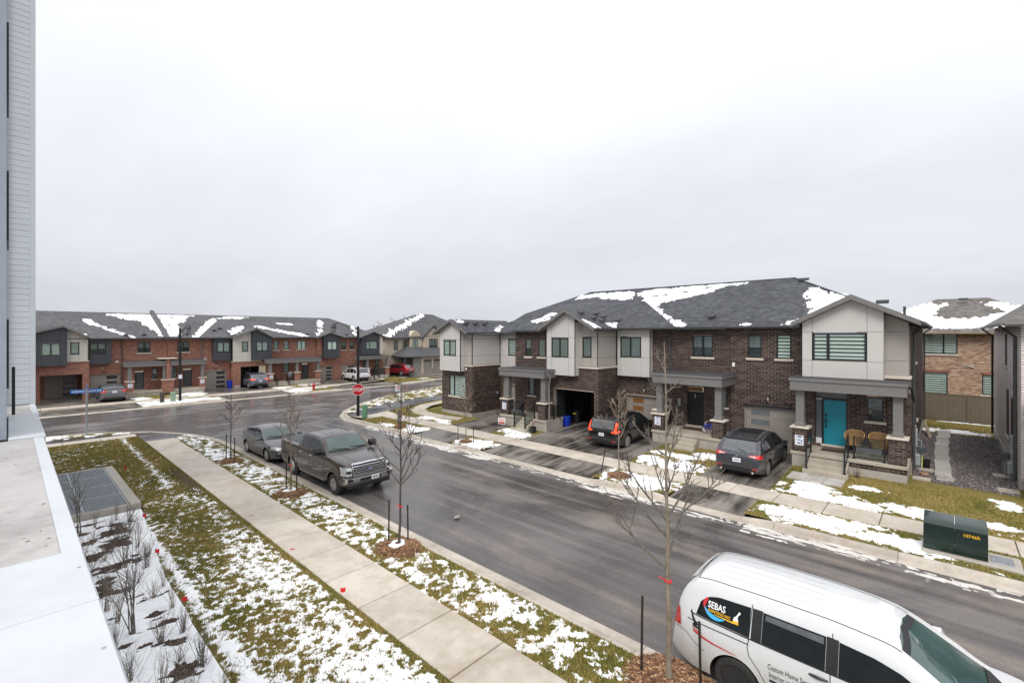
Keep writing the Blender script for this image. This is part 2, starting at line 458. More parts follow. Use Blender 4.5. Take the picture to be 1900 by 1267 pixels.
mat('car_glass_front', (0.045, 0.085, 0.08), 0.03, spec=1.0, var=0.35, vscale=1.5)
mat('car_glass_rear', (0.10, 0.105, 0.115), 0.12, spec=0.8, var=0.2)
mat('car_black', (0.013, 0.013, 0.014), 0.45, var=0.15)
mat('car_seam', (0.02, 0.02, 0.02), 0.6)
mat('tail_red', (0.50, 0.012, 0.012), 0.12, coat=0.6, var=0.2, vscale=25)
mat('tail_lit', (0.9, 0.06, 0.015), 0.2, emit=0.55, var=0.1)
mat('tail_clear', (0.70, 0.62, 0.60), 0.15, var=0.1)
mat('head_clear', (0.55, 0.57, 0.58), 0.08, metal=0.4, coat=0.7, var=0.35, vscale=18)
mat('plate', (0.70, 0.72, 0.76), 0.5, var=0.05)
mat_paint('paint_white', (0.65, 0.66, 0.67), 0.0, 0.25, 1.15, (0.36, 0.32, 0.265))
mat_paint('paint_bronze', (0.062, 0.052, 0.048), 0.55, 0.30, 0.45)
mat_paint('paint_grey', (0.105, 0.108, 0.118), 0.5, 0.32, 0.35)
mat_paint('paint_gunmetal', (0.055, 0.058, 0.070), 0.5, 0.28, 0.25)
mat_paint('paint_black', (0.006, 0.006, 0.007), 0.0, 0.2, 0.12)
mat_paint('paint_silvergrey', (0.12, 0.135, 0.145), 0.5, 0.32, 0.3)
mat_paint('paint_bluegrey', (0.125, 0.15, 0.20), 0.4, 0.3, 0.25)
mat_paint('paint_red', (0.30, 0.010, 0.022), 0.3, 0.25, 0.2)
# ------------------------------------------------------------------ mesh builder
class MB:
 """collects polygons in absolute coordinates; build() makes ONE mesh object, relative to origin o"""
 def __init__(s):
  s.v = []
  s.f = []
  s.fa = []
 def add(s, verts, faces, rnd=0.0):
  o = len(s.v)
  s.v.extend(verts)
  s.f.extend([tuple(i + o for i in f) for f in faces])
  s.fa.extend([rnd] * len(faces))
  return s
 def box(s, x0, x1, y0, y1, z0, z1, rnd=0.0):
  x0, x1 = min(x0, x1), max(x0, x1)
  y0, y1 = min(y0, y1), max(y0, y1)
  z0, z1 = min(z0, z1), max(z0, z1)
  return s.add([(x0, y0, z0), (x1, y0, z0), (x1, y1, z0), (x0, y1, z0), (x0, y0, z1), (x1, y0, z1), (x1, y1, z1), (x0, y1, z1)],
      [(0, 3, 2, 1), (4, 5, 6, 7), (0, 1, 5, 4), (1, 2, 6, 5), (2, 3, 7, 6), (3, 0, 4, 7)], rnd)
 def rbox(s, x0, x1, y0, y1, z0, z1, r=0.01):
  """box with its upper edges chamfered"""
  r = min(r, abs(x1 - x0) * 0.45, abs(y1 - y0) * 0.45, abs(z1 - z0) * 0.45)
  v = [(x0, y0, z0), (x1, y0, z0), (x1, y1, z0), (x0, y1, z0),
    (x0, y0, z1 - r), (x1, y0, z1 - r), (x1, y1, z1 - r), (x0, y1, z1 - r),
    (x0 + r, y0 + r, z1), (x1 - r, y0 + r, z1), (x1 - r, y1 - r, z1), (x0 + r, y1 - r, z1)]
  f = [(0, 3, 2, 1), (8, 9, 10, 11)]
  for a in (0, 4):
   for i in range(4):
    j = (i + 1) % 4
    f.append((a + i, a + j, a + 4 + j, a + 4 + i))
  return s.add(v, f)
 def prism(s, pts, vec):
  """polygon (3d points) swept along vec, closed"""
  n = len(pts)
  vec = Vector(vec)
  v = [tuple(p) for p in pts] + [tuple(Vector(p) + vec) for p in pts]
  f = [tuple(range(n - 1, -1, -1)), tuple(range(n, 2 * n))]
  for i in range(n):
   j = (i + 1) % n
   f.append((i, j, n + j, n + i))
  return s.add(v, f)
 def tube(s, pts, rad, n=6, cap=True):
  pts = [Vector(p) for p in pts]
  if not hasattr(rad, '__len__'):
   rad = [rad] * len(pts)
  v, f = [], []
  up = None
  for i, p in enumerate(pts):
   d = (pts[min(i + 1, len(pts) - 1)] - pts[max(i - 1, 0)])
   if d.length < 1e-9:
    d = Vector((0, 0, 1))
   d.normalize()
   if up is None:
    up = d.orthogonal().normalized()
   u = (up - d * up.dot(d))
   u = u.normalized() if u.length > 1e-6 else d.orthogonal().normalized()
   up = u
   w = d.cross(u)
   for k in range(n):
    a = 2 * math.pi * k / n
    v.append(tuple(p + (u * math.cos(a) + w * math.sin(a)) * rad[i]))
  for i in range(len(pts) - 1):
   for k in range(n):
    j = (k + 1) % n
    f.append((i * n + k, i * n + j, (i + 1) * n + j, (i + 1) * n + k))
  if cap:
   f.append(tuple(range(n - 1, -1, -1)))
   f.append(tuple(range((len(pts) - 1) * n, len(pts) * n)))
  return s.add(v, f)
 def lathe(s, prof, cx=0, cy=0, cz=0, n=16, axis='z'):
  """profile [(r, h)] turned about an axis"""
  v, f = [], []
  for r, h in prof:
   for k in range(n):
    a = 2 * math.pi * k / n
    c, q = r * math.cos(a), r * math.sin(a)
    if axis == 'z':
     v.append((cx + c, cy + q, cz + h))
    elif axis == 'y':
     v.append((cx + q, cy + h, cz + c))
    else:
     v.append((cx + h, cy + c, cz + q))
  m = len(prof)
  for i in range(m - 1):
   for k in range(n):
    j = (k + 1) % n
    f.append((i * n + k, i * n + j, (i + 1) * n + j, (i + 1) * n + k))
  f.append(tuple(range(n - 1, -1, -1)))
  f.append(tuple(range((m - 1) * n, m * n)))
  return s.add(v, f)
 def build(s, name, material, parent=None, o=(0, 0, 0), smooth=None, recalc=True, attr=False):
  me = bpy.data.meshes.new(name)
  ox, oy, oz = o
  me.from_pydata([(x - ox, y - oy, z - oz) for x, y, z in s.v], [], s.f)
  if attr:
   a = me.attributes.new('rnd', 'FLOAT', 'FACE')
   a.data.foreach_set('value', s.fa)
  if recalc and len(s.f) < 60000:
   bm = bmesh.new()
   bm.from_mesh(me)
   bmesh.ops.recalc_face_normals(bm, faces=bm.faces)
   bm.to_mesh(me)
   bm.free()
  me.materials.append(MATS[material] if isinstance(material, str) else material)
  if smooth is not None:
   me.polygons.foreach_set('use_smooth', [True] * len(me.polygons))
   me.set_sharp_from_angle(angle=R(smooth))
  ob = bpy.data.objects.new(name, me)
  C.objects.link(ob)
  if parent is not None:
   ob.parent = parent
  else:
   ob.location = o
  return ob
def tag(o, label=None, cat=None, group=None, kind=None):
 if label:
  o['label'] = label
 if cat:
  o['category'] = cat
 if group:
  o['group'] = group
 if kind:
  o['kind'] = kind
 return o
def empty(name, loc, rz=0.0):
 o = bpy.data.objects.new(name, None)
 C.objects.link(o)
 o.location = loc
 o.rotation_euler = (0, 0, rz)
 o.empty_display_size = 0.3
 return o
def copy_tree(o, parent=None):
 c = o.copy()
 C.objects.link(c)
 c.parent = parent
 for ch in list(o.children):
  copy_tree(ch, c)
 return c
# ------------------------------------------------------------------ noise / sheets in numpy
def _hash(ix, iy, seed):
 h = (ix.astype(np.int64) * 374761393 + iy.astype(np.int64) * 668265263 + seed * 974711) & 0xffffffff
 h = ((h ^ (h >> 13)) * 1274126177) & 0xffffffff
 return ((h ^ (h >> 16)) & 0xffff) / 65535.0
def vnoise(x, y, seed=0):
 ix, iy = np.floor(x), np.floor(y)
 fx, fy = x - ix, y - iy
 fx, fy = fx * fx * (3 - 2 * fx), fy * fy * (3 - 2 * fy)
 a, b = _hash(ix, iy, seed), _hash(ix + 1, iy, seed)
 c, d = _hash(ix, iy + 1, seed), _hash(ix + 1, iy + 1, seed)
 return (a * (1 - fx) + b * fx) * (1 - fy) + (c * (1 - fx) + d * fx) * fy
def fbm(x, y, seed=0, oct=4, gain=0.55):
 s, a, t = 0.0, 1.0, 0.0
 for i in range(oct):
  s = s + a * vnoise(x * 2 ** i + 17.3 * i, y * 2 ** i - 9.1 * i, seed + i)
  t += a
  a *= gain
 return s / t
def in_poly(px, py, poly):
 inside = np.zeros(px.shape, bool)
 n = len(poly)
 for i in range(n):
  x0, y0 = poly[i]
  x1, y1 = poly[(i + 1) % n]
  if y0 == y1:
   continue
  c = ((y0 > py) != (y1 > py)) & (px < (x1 - x0) * (py - y0) / (y1 - y0) + x0)
  inside ^= c
 return inside
def edge_dist(px, py, poly):
 d = np.full(px.shape, 1e9)
 n = len(poly)
 for i in range(n):
  x0, y0 = poly[i]
  x1, y1 = poly[(i + 1) % n]
  dx, dy = x1 - x0, y1 - y0
  L = dx * dx + dy * dy + 1e-12
  t = np.clip(((px - x0) * dx + (py - y0) * dy) / L, 0, 1)
  d = np.minimum(d, np.hypot(px - x0 - t * dx, py - y0 - t * dy))
 return d
def mesh_np(name, v, f, material, parent=None, smooth=True, rnd=None):
 """fast mesh from numpy arrays: v (n,3), f (m,k)"""
 me = bpy.data.meshes.new(name)
 m, k = f.shape
 me.vertices.add(len(v))
 me.vertices.foreach_set('co', np.ascontiguousarray(v, np.float32).ravel())
 me.loops.add(m * k)
 me.loops.foreach_set('vertex_index', np.ascontiguousarray(f, np.int32).ravel())
 me.polygons.add(m)
 me.polygons.foreach_set('loop_start', np.arange(0, m * k, k, dtype=np.int32))
 me.polygons.foreach_set('loop_total', np.full(m, k, np.int32))
 me.polygons.foreach_set('use_smooth', np.full(m, smooth, bool))
 if rnd is not None:
  a = me.attributes.new('rnd', 'FLOAT', 'FACE')
  a.data.foreach_set('value', np.asarray(rnd, np.float32))
 me.update()
 me.validate()
 me.materials.append(MATS[material])
 ob = bpy.data.objects.new(name, me)
 C.objects.link(ob)
 if parent is not None:
  ob.parent = parent
 return ob
def snow_sheet(name, poly, zfun, cov, res=0.06, tmax=0.045, parent=None, k=0.12):
 """snow as a real thin layer: height follows the cover function, dips under the ground where it is bare"""
 xs = [p[0] for p in poly]
 ys = [p[1] for p in poly]
 gx = np.arange(min(xs) - res, max(xs) + 2 * res, res)
 gy = np.arange(min(ys) - res, max(ys) + 2 * res, res)
 X, Y = np.meshgrid(gx, gy, indexing='ij')
 m = cov(X, Y)
 ins = in_poly(X, Y, poly)
 h = np.clip(m * k, -0.02, tmax)
 h = np.where(ins, h, -0.02)
 h = np.where(h > 0, h + 0.006 * (fbm(X * 9, Y * 9, 5, 2) - 0.3), h)
 Z = zfun(X, Y) + h
 nx, ny = X.shape
 idx = np.arange(nx * ny).reshape(nx, ny)
 keep = np.maximum.reduce([h[:-1, :-1], h[1:, :-1], h[:-1, 1:], h[1:, 1:]]) > 0.0
 f = np.stack([idx[:-1, :-1][keep], idx[1:, :-1][keep], idx[1:, 1:][keep], idx[:-1, 1:][keep]], 1)
 if len(f) == 0:
  return None
 used = np.unique(f)
 remap = np.full(nx * ny, -1, np.int64)
 remap[used] = np.arange(len(used))
 V = np.stack([X.ravel(), Y.ravel(), Z.ravel()], 1)[used]
 return mesh_np(name, V, remap[f], 'snow', parent)
rng = np.random.default_rng(7)
def grass_blades(name, poly, zfun, cov, density, hgt=(0.025, 0.06), wid=0.011, parent=None, thr=0.03, thin=0.5):
 xs = [p[0] for p in poly]
 ys = [p[1] for p in poly]
 n = int((max(xs) - min(xs)) * (max(ys) - min(ys)) * density)
 x = rng.uniform(min(xs), max(xs), n)
 y = rng.uniform(min(ys), max(ys), n)
 m = cov(x, y)
 ok = in_poly(x, y, poly) & ((m < thr) | (rng.random(n) < thin * np.clip(1 - m / 0.16, 0, 1)))
 x, y = x[ok], y[ok]
 n = len(x)
 z = zfun(x, y)
 a = rng.uniform(0, 2 * math.pi, n)
 h = rng.uniform(hgt[0], hgt[1], n)
 ln = rng.uniform(0.2, 1.1, n) * h
 b = a + rng.uniform(1.0, 2.1, n)
 w = wid * rng.uniform(0.6, 1.5, n)
 V = np.empty((n, 3, 3))
 V[:, 0] = np.stack([x - np.cos(a) * w, y - np.sin(a) * w, z - 0.004], 1)
 V[:, 1] = np.stack([x + np.cos(a) * w, y + np.sin(a) * w, z - 0.004], 1)
 V[:, 2] = np.stack([x + np.cos(b) * ln, y + np.sin(b) * ln, z + h], 1)
 F = np.arange(n * 3).reshape(n, 3)
 return mesh_np(name, V.reshape(-1, 3), F, 'grass_blade', parent, False, rng.random(n))
def chips(name, x, y, z, size, material, parent=None, flat=0.35, spread=1.0):
 """small wood chips / gravel stones: tilted four-sided pieces (tetrahedra)"""
 n = len(x)
 V = np.empty((n, 4, 3))
 a = rng.uniform(0, 2 * math.pi, n)
 s = size * rng.uniform(0.6, 1.5, n)
 for k in range(3):
  ang = a + k * 2.094 + rng.uniform(-0.35, 0.35, n)
  l = s * (rng.uniform(0.8, 1.2, n) if k else spread * rng.uniform(0.9, 1.5, n))
  V[:, k] = np.stack([x + np.cos(ang) * l, y + np.sin(ang) * l, z + rng.uniform(-0.3, 0.5, n) * s * flat * 2], 1)
 V[:, 3] = np.stack([x + rng.uniform(-0.3, 0.3, n) * s, y + rng.uniform(-0.3, 0.3, n) * s, z + s * flat * 1.6], 1)
 b = np.arange(n) * 4
 F = np.concatenate([np.stack([b, b + 1, b + 3], 1), np.stack([b + 1, b + 2, b + 3], 1), np.stack([b + 2, b, b + 3], 1)])
 r = rng.random(n)
 return mesh_np(name, V.reshape(-1, 3), F, material, parent, False, np.concatenate([r, r, r]))
def text_mesh(txt, size, bold=False, shear=0.0, width=1.0):
 """flat triangles of a text, baseline at origin: returns (verts2d, faces, width)"""
 cu = bpy.data.curves.new('t', 'FONT')
 cu.body = txt
 cu.size = size
 cu.shear = shear
 cu.resolution_u = 2
 if bold:
  cu.offset = size * 0.02
 ob = bpy.data.objects.new('t', cu)
 C.objects.link(ob)
 dg = bpy.context.evaluated_depsgraph_get()
 me = ob.evaluated_get(dg).to_mesh()
 v = [(p.co.x * width, p.co.y) for p in me.vertices]
 f = [tuple(p.vertices) for p in me.polygons]
 ob.evaluated_get(dg).to_mesh_clear()
 bpy.data.objects.remove(ob)
 bpy.data.curves.remove(cu)
 w = max([p[0] for p in v]) if v else 0
 return v, f, w
# ================================================================== GROUND, ROADS, PAVEMENTS
def sheet(name, poly, z, material, kind='structure', parent=None):
 zf = z if callable(z) else (lambda x, y: z)
 pts = [Vector((x, y, zf(x, y))) for x, y in poly]
 tris = tessellate_polygon([[Vector((p.x, p.y, 0)) for p in pts]])
 mb = MB()
 fs = []
 for t in tris:
  a, b, c = (pts[i] for i in t)
  fs.append(tuple(t) if (b - a).cross(c - a).z > 0 else tuple(reversed(t)))
 mb.add([tuple(p) for p in pts], fs)
 ob = mb.build(name, material, parent, recalc=False)
 if parent is None:
  ob['kind'] = kind
 return ob
def rect(x0, x1, y0, y1):
 return [(x0, y0), (x1, y0), (x1, y1), (x0, y1)]
def big_ground():
 mb = MB()
 n = 48
 v = [(0, 0, -0.06)]
 for r in (150, 1800):
  v += [(r * math.cos(2 * math.pi * k / n) + 20, r * math.sin(2 * math.pi * k / n) + 20, -0.06) for k in range(n)]
 f = []
 for k in range(n):
  j = (k + 1) % n
  f.append((0, 1 + k, 1 + j))
  f.append((1 + k, 1 + n + k, 1 + n + j, 1 + j))
 mb.add(v, f)
 o = mb.build('ground', 'field', recalc=False)
 o['kind'] = 'structure'
big_ground()
NEAR_KERB = [(-60, 38.2), (-5, 38.2), (1.8, 37.8), (4, 36.9), (6, 35.2), (7.25, 33), (7.85, 30.6), (8.0, 28.5)]
FAR_KERB = [(16.2, 28.8), (16.2, 30.6), (16.75, 32.3), (18.1, 34.3), (20.2, 36.4), (23.3, 38.5), (26.9, 40.1), (30, 41.1), (34, 42), (60, 46.3), (95, 51)]
RED_KERB = [(95, 59), (60, 53.6), (40, 50.2), (35.5, 48.7), (30.7, 47.9), (24, 47.7), (-60, 47.7)]
sheet('cross_road', NEAR_KERB + FAR_KERB + RED_KERB, 0.0, 'asphalt_cross')
sheet('road', [(8.0, -45), (16.2, -45), (16.2, 30.2), (14.5, 30.9), (11.5, 30.4), (9.3, 30.8), (8.0, 30.2)], 0.006, 'asphalt_street')
DRIVES = [(4.85, 7.45), (10.7, 17.3), (19.9, 23.3)]
def resample(line, step):
 out = [Vector(line[0])]
 acc = []
 for a, b in zip(line[:-1], line[1:]):
  a, b = Vector(a), Vector(b)
  L = (b - a).length
  m = max(1, int(round(L / step)))
  for i in range(1, m + 1):
   out.append(a.lerp(b, i / m))
 return out
def kerb(name, line, drop=lambda p: False, step=3.0, gut=0.34, sgn=1, hh=0.135):
 """cast concrete kerb in sections with joints; sgn=+1: kerb body on the left of the walking direction"""
 root = empty(name, (line[0][0], line[0][1], 0))
 root['kind'] = 'structure'
 o = (line[0][0], line[0][1], 0)
 pts = resample(line, step / 3)
 for i in range(0, len(pts) - 1, 3):
  seg = pts[i:i + 4]
  if len(seg) < 2:
   continue
  rings = []
  for k, p in enumerate(seg):
   j = i + k
   t = (pts[min(j + 1, len(pts) - 1)] - pts[max(j - 1, 0)]).normalized()
   nrm = Vector((-t.y, t.x)) * sgn
   q = p.copy()
   if k == 0:
    q += t * 0.006
   if k == len(seg) - 1:
    q -= t * 0.006
   h = 0.035 if drop(p) else hh
   prof = [(-gut, 0.0), (-gut, 0.013), (-0.02, 0.008), (0.015, h * 0.8), (0.045, h), (0.17, h + 0.006), (0.2, h - 0.01), (0.2, 0.0)]
   rings.append([(q.x + nrm.x * d, q.y + nrm.y * d, z) for d, z in prof])
  mb = MB()
  m = len(rings[0])
  v = [p for r in rings for p in r]
  f = []
  for k in range(len(rings) - 1):
   for a in range(m - 1):
    f.append((k * m + a, k * m + a + 1, (k + 1) * m + a + 1, (k + 1) * m + a))
  f.append(tuple(range(m)))
  f.append(tuple(range((len(rings) - 1) * m + m - 1, (len(rings) - 1) * m - 1, -1)))
  mb.add(v, f)
  mb.build('kerb_section', 'concrete_kerb', root, o, smooth=50)
 return root
kerb('kerb', [(8.0, -14), (8.0, 28.5)] + [tuple(p) for p in reversed(NEAR_KERB[1:-1])] + [(-14, 38.2)], sgn=1)
in_drive = lambda p: any(a - 0.2 < p.y < b + 0.2 for a, b in DRIVES) and p.x < 16.5
kerb('kerb', [(16.2, -14), (16.2, 28.8)] + FAR_KERB[1:-1], drop=in_drive, sgn=-1)
RDRIVES = [(0.6, 7.6), (13.4, 19.6), (24.2, 32.2), (38.5, 46)]
kerb('kerb', [(-14, 47.7), (24, 47.7), (30.7, 47.9), (35.5, 48.7), (40, 50.2), (60, 53.6)], drop=lambda p: any(a < p.x < b for a, b in RDRIVES), sgn=1, gut=0.45)
def slabs(name, x0, x1, y0, y1, z, step, along, gap=0.024, material='concrete_walk', zf=None):
 root = empty(name, ((x0 + x1) / 2, (y0 + y1) / 2, 0))
 root['kind'] = 'structure'
 o = root.location[:]
 n = int(round(((y1 - y0) if along == 'y' else (x1 - x0)) / step))
 for i in range(n):
  mb = MB()
  if along == 'y':
   a = y0 + (y1 - y0) * i / n
   b = y0 + (y1 - y0) * (i + 1) / n
   mb.rbox(x0, x1, a + gap / 2, b - gap / 2, -0.05, z, 0.014)
  else:
   a = x0 + (x1 - x0) * i / n
   b = x0 + (x1 - x0) * (i + 1) / n
   mb.rbox(a + gap / 2, b - gap / 2, y0, y1, -0.05, z, 0.014)
  mb.build('paving_slab', material, root, o)
 return root
ZW = 0.15
slabs('sidewalk', 5.1, 6.42, -1.42, 32.02, ZW, 1.52, 'y')
slabs('sidewalk', 18.1, 19.35, -5.85, 29.43, 0.175, 1.47, 'y')
slabs('sidewalk', -12.0, 5.1, 34.15, 35.25, 0.11, 1.5, 'x')
slabs('sidewalk', -8.0, 26.0, 51.1, 52.5, 0.15, 1.6, 'x')
sheet('footpath', [(26.0, 51.1), (33, 52.6), (46, 56), (70, 61), (70, 62.6), (46, 57.5), (33, 54.1), (26.0, 52.5)], 0.15, 'concrete_walk')
sheet('footpath', [(-12, 35.3), (5.1, 35.3), (5.1, 32.1), (6.5, 32.1), (6.95, 33.1), (5.8, 34.95), (3.9, 36.0), (1.5, 36.35), (-12, 36.6)], 0.10, 'asphalt_path')
sheet('footpath', [(16.55, 30.9), (18.1, 30.75), (20.2, 31.6), (23.5, 32.7), (27, 33.5), (31, 34.2), (60, 38.2), (60, 40.6), (31, 36.5), (28.7, 35.9),
       (25.5, 35.6), (22.4, 34.9), (20.2, 34.1), (18.2, 33.0), (17.0, 32.2)], 0.125, 'asphalt_path')
sheet('footpath', [(17.0, 29.43), (19.35, 29.43), (19.8, 31.3), (18.1, 30.7), (16.6, 30.8)], 0.15, 'concrete_walk')
ZD = lambda x, y: 0.04 + max(0.0, min(1.0, (x - 16.4) / 8.6)) * 0.36
for (a, b), xe in zip(DRIVES, (25.28, 25.38, 24.58)):
 sheet('driveway', [(16.4, a), (18.1, a), (18.1, b), (16.4, b)], lambda x, y: 0.04 + (x - 16.4) / 1.7 * 0.125, 'asphalt_drive')
 sheet('driveway', [(19.35, a), (xe, a), (xe, b), (19.35, b)], lambda x, y: 0.168 + max(0, x - 19.35) / 6 * 0.2, 'asphalt_drive')
ZR = 0.2
for a, b in RDRIVES[:3]:
 sheet('driveway', rect(a, b, 47.9, 51.1), 0.07, 'asphalt_drive')
 sheet('driveway', rect(a, b, 52.5, 58.8), 0.16, 'asphalt_drive')
sheet('driveway', [(36.0, 54.8), (40, 50.4), (47, 51.6), (48, 57.2), (48, 60), (36.0, 62)], 0.17, 'asphalt_drive')
# ------------------------------------------------------------------ lawns, snow, grass
ZL = 0.125
flat = lambda z: (lambda x, y: np.zeros_like(np.asarray(x, float)) + z)
zyard = lambda x, y: 0.15 + (np.asarray(x, float) - 19.35) * 0.17 / 3.85
def green(name, poly, zf, label, cov, res, density, blades=True, snow=True, k=0.12, tmax=0.045, hgt=(0.025, 0.06), wid=0.011):
 def z1(x, y):
  return float(zf(np.array([x]), np.array([y]))[0])
 sheet('lawn', poly, z1, 'grass_ground')
 if snow:
  s = snow_sheet('snow', poly, zf, cov, res, tmax, None, k)
  if s:
   tag(s, 'thin patchy snow lying on ' + label, 'snow', 'snow lying on the ground', 'stuff')
 if blades:
  gb = grass_blades('grass', poly, zf, cov, density, hgt, wid)
  tag(gb, 'short winter grass of ' + label, 'grass', 'winter grass', 'stuff')
def cov_lawn(x, y):
 t = np.interp(y, [2, 9, 13, 17, 20, 24, 33], [0.50, 0.51, 0.525, 0.545, 0.58, 0.60, 0.595])
 t = t - 0.075 * np.exp(-((x - 4.55 - 0.25 * np.sin(y * 0.4)) / 0.42) ** 2) * (y < 21)
 strip = 0.20 * np.exp(-((x - (4.28 + 0.012 * (y - 26))) / 0.16) ** 2) * np.clip((y - 20.5) / 2.5, 0, 1)
 edge = np.clip((5.1 - x) / 0.16, 0, 1)
 m = fbm(x * 8.5, y * 7.5, 3, 4, 0.8) * 0.8 + fbm(x * 0.8, y * 0.5, 9, 3) * 0.2 - t + strip
 m = m + 0.22 * np.exp(-((x - 2.82) / 0.12) ** 2) * (y < 20.5)
 return m - 0.30 * (1 - edge)
LAWN = [(2.62, -1), (5.1, -1), (5.1, 34.1), (-6, 34.1), (-6, 26.3), (3.1, 26.3), (3.1, 19.8), (2.9, 18.0), (2.6, 14), (2.55, 10)]
green('lawn', LAWN, flat(ZL), 'the lawn between the planting bed and the near sidewalk', cov_lawn, 0.030, 2600, k=0.10, tmax=0.022, hgt=(0.02, 0.055), wid=0.008)
def cov_blvd(x, y):
 e = np.minimum(x - 6.42, 7.8 - x)
 t = 0.47 + 0.10 * (y < 5) - 0.02 * (y > 14) + 0.05 * np.exp(-((y - 7) / 1.5) ** 2)
 return fbm(x * 5.0, y * 5.0, 31, 4, 0.78) * 0.8 + fbm(x * 0.9, y * 0.7, 33, 3) * 0.2 - t - 0.5 * np.clip(0.24 - e, 0, 1)
BLVD = [(6.42, -1), (7.8, -1), (7.8, 28.4), (7.65, 30.5), (7.0, 32.9), (6.42, 32.0)]
green('verge', BLVD, flat(ZL + 0.005), 'the verge between the near sidewalk and the street', cov_blvd, 0.030, 2600, k=0.14, tmax=0.035, wid=0.008)
STRIPN = [(-12, 36.6), (1.5, 36.35), (3.9, 36.0), (5.0, 35.6), (3.8, 36.75), (1.7, 37.6), (-5, 38.0), (-12, 38.0)]
green('verge', STRIPN, flat(0.115), 'the narrow strip beside the street name sign', lambda x, y: fbm(x * 2.2, y * 3.5, 41, 4, 0.65) - 0.47, 0.06, 500)
def patchcov(patches, seed, sc=3.4, amp=1.15, edge=0.5):
 """snow in drifts: list of (cx, cy, rx, ry)"""
 def f(x, y):
  d = np.full(np.shape(x), -9.0)
  for cx, cy, rx, ry in patches:
   d = np.maximum(d, 1 - np.sqrt(((x - cx) / rx) ** 2 + ((y - cy) / ry) ** 2))
  return edge * d + amp * (fbm(x * sc, y * sc, seed, 5, 0.78) - 0.5)
 return f
FV = [((16.4, 18.1, -14, 4.85), [(17.35, 2.9, 0.75, 1.9), (17.1, 0.9, 0.6, 1.6), (17.5, -2.2, 0.5, 0.9), (16.9, -3.5, 0.4, 1.0)], 'the far verge by the green transformer', 51),
   ((16.4, 18.1, 7.45, 10.7), [(17.3, 8.7, 0.9, 1.3), (17.4, 9.8, 0.8, 0.9)], 'the far verge between the two driveways', 52),
   ((16.4, 18.1, 17.3, 19.9), [(17.2, 18.3, 1.0, 1.1), (17.0, 19.4, 0.6, 0.6)], 'the far verge before the red lawn sign', 53),
   ((16.4, 18.1, 23.3, 29.4), [(17.1, 23.9, 0.9, 0.9), (17.3, 25.0, 0.4, 0.7), (16.8, 26.5, 0.35, 1.0)], 'the far verge before the stop sign', 54)]
for (x0, x1, y0, y1), pt, lab, sd in FV:
 green('verge', rect(x0, x1, y0, y1), flat(0.14), lab, patchcov(pt, sd), 0.045, 650, k=0.10, tmax=0.07)
FY = [((19.35, 23.2, -14, 4.85), [(19.9, 3.0, 0.55, 1.7), (20.6, 3.7, 0.7, 0.9), (20.1, 0.7, 0.5, 1.1), (20.3, -1.0, 0.3, 1.0), (21.7, 2.2, 0.25, 0.5), (19.7, -2.6, 0.3, 1.2), (22.6, -1.5, 0.5, 0.35)], 'the front yard of the turquoise-door house', 61),
   ((19.35, 23.6, 7.45, 10.7), [(20.1, 8.6, 0.8, 1.2), (20.2, 10.0, 0.7, 0.8), (21.6, 9.2, 0.5, 1.0), (22.3, 8.2, 0.45, 0.7), (21.6, 10.3, 0.4, 0.4)], 'the front yard of the black-door house', 62),
   ((19.35, 21.8, 17.3, 19.9), [(19.9, 18.1, 0.7, 0.9), (20.5, 19.0, 0.6, 0.8)], 'the front yard with the lawn sign', 63),
   ((19.35, 21.9, 23.3, 33), [(20.0, 26.6, 0.7, 0.8), (19.6, 24.2, 0.3, 0.8), (20.0, 25.0, 0.3, 1.0)], 'the corner yard', 64)]
for (x0, x1, y0, y1), pt, lab, sd in FY:
 zz = zyard
 poly = rect(x0, x1, y0, y1)
 if sd == 64:
  poly = [(19.35, 23.3), (21.9, 23.3), (21.9, 31.6), (20.2, 31.2), (19.9, 31.2), (19.35, 29.5)]
 green('yard', poly, zz, lab, patchcov(pt, sd), 0.05, 550, k=0.08, tmax=0.055)
sheet('lawn', rect(23.2, 46, -14, 1.05), 0.318, 'grass_ground')
sheet('lawn', [(21.9, 27.3), (40, 27.3), (40, 35.0), (31, 33.9), (27, 33.2), (23.5, 32.4), (21.9, 31.6)], 0.16, 'grass_ground')
green('yard', [(36.2, -2.4), (41.6, -2.4), (41.6, 1.0), (36.2, 1.0)], flat(0.323), 'the back yard before the brown fence', patchcov([(37.5, -0.4, 0.6, 1.6), (37.2, 0.8, 0.6, 0.5), (41.4, -1.2, 0.12, 2.0)], 65), 0.06, 300)
FN = [(16.75, 32.4), (17.0, 32.3), (18.2, 33.1), (20.2, 34.2), (22.4, 35.0), (25.5, 35.7), (28.7, 36.0), (31, 36.6), (60, 40.7), (60, 46.0), (34, 41.75), (30, 40.85), (26.9, 39.85), (23.4, 38.25), (20.4, 36.2), (18.3, 34.1)]
green('verge', FN, flat(0.13), 'the strip between the paved path and the cross street', lambda x, y: fbm(x * 2.0, y * 3.0, 71, 4, 0.65) - 0.50 - 0.05 * (x > 24), 0.09, 160, hgt=(0.03, 0.08), wid=0.02)
RV = [((7.6, 13.4), [(9.5, 48.8, 3.6, 0.7), (10.8, 49.9, 3.2, 0.8), (8.2, 50.2, 1.0, 0.9)], 81), ((19.6, 24.2), [(20.6, 49.3, 1.6, 1.2), (21.5, 50.5, 2.2, 0.5)], 82),
   ((32.2, 38.5), [(37.5, 50.9, 1.5, 0.35)], 83), ((-8, 0.6), [(-0.2, 49.5, 1.2, 1.2)], 84)]
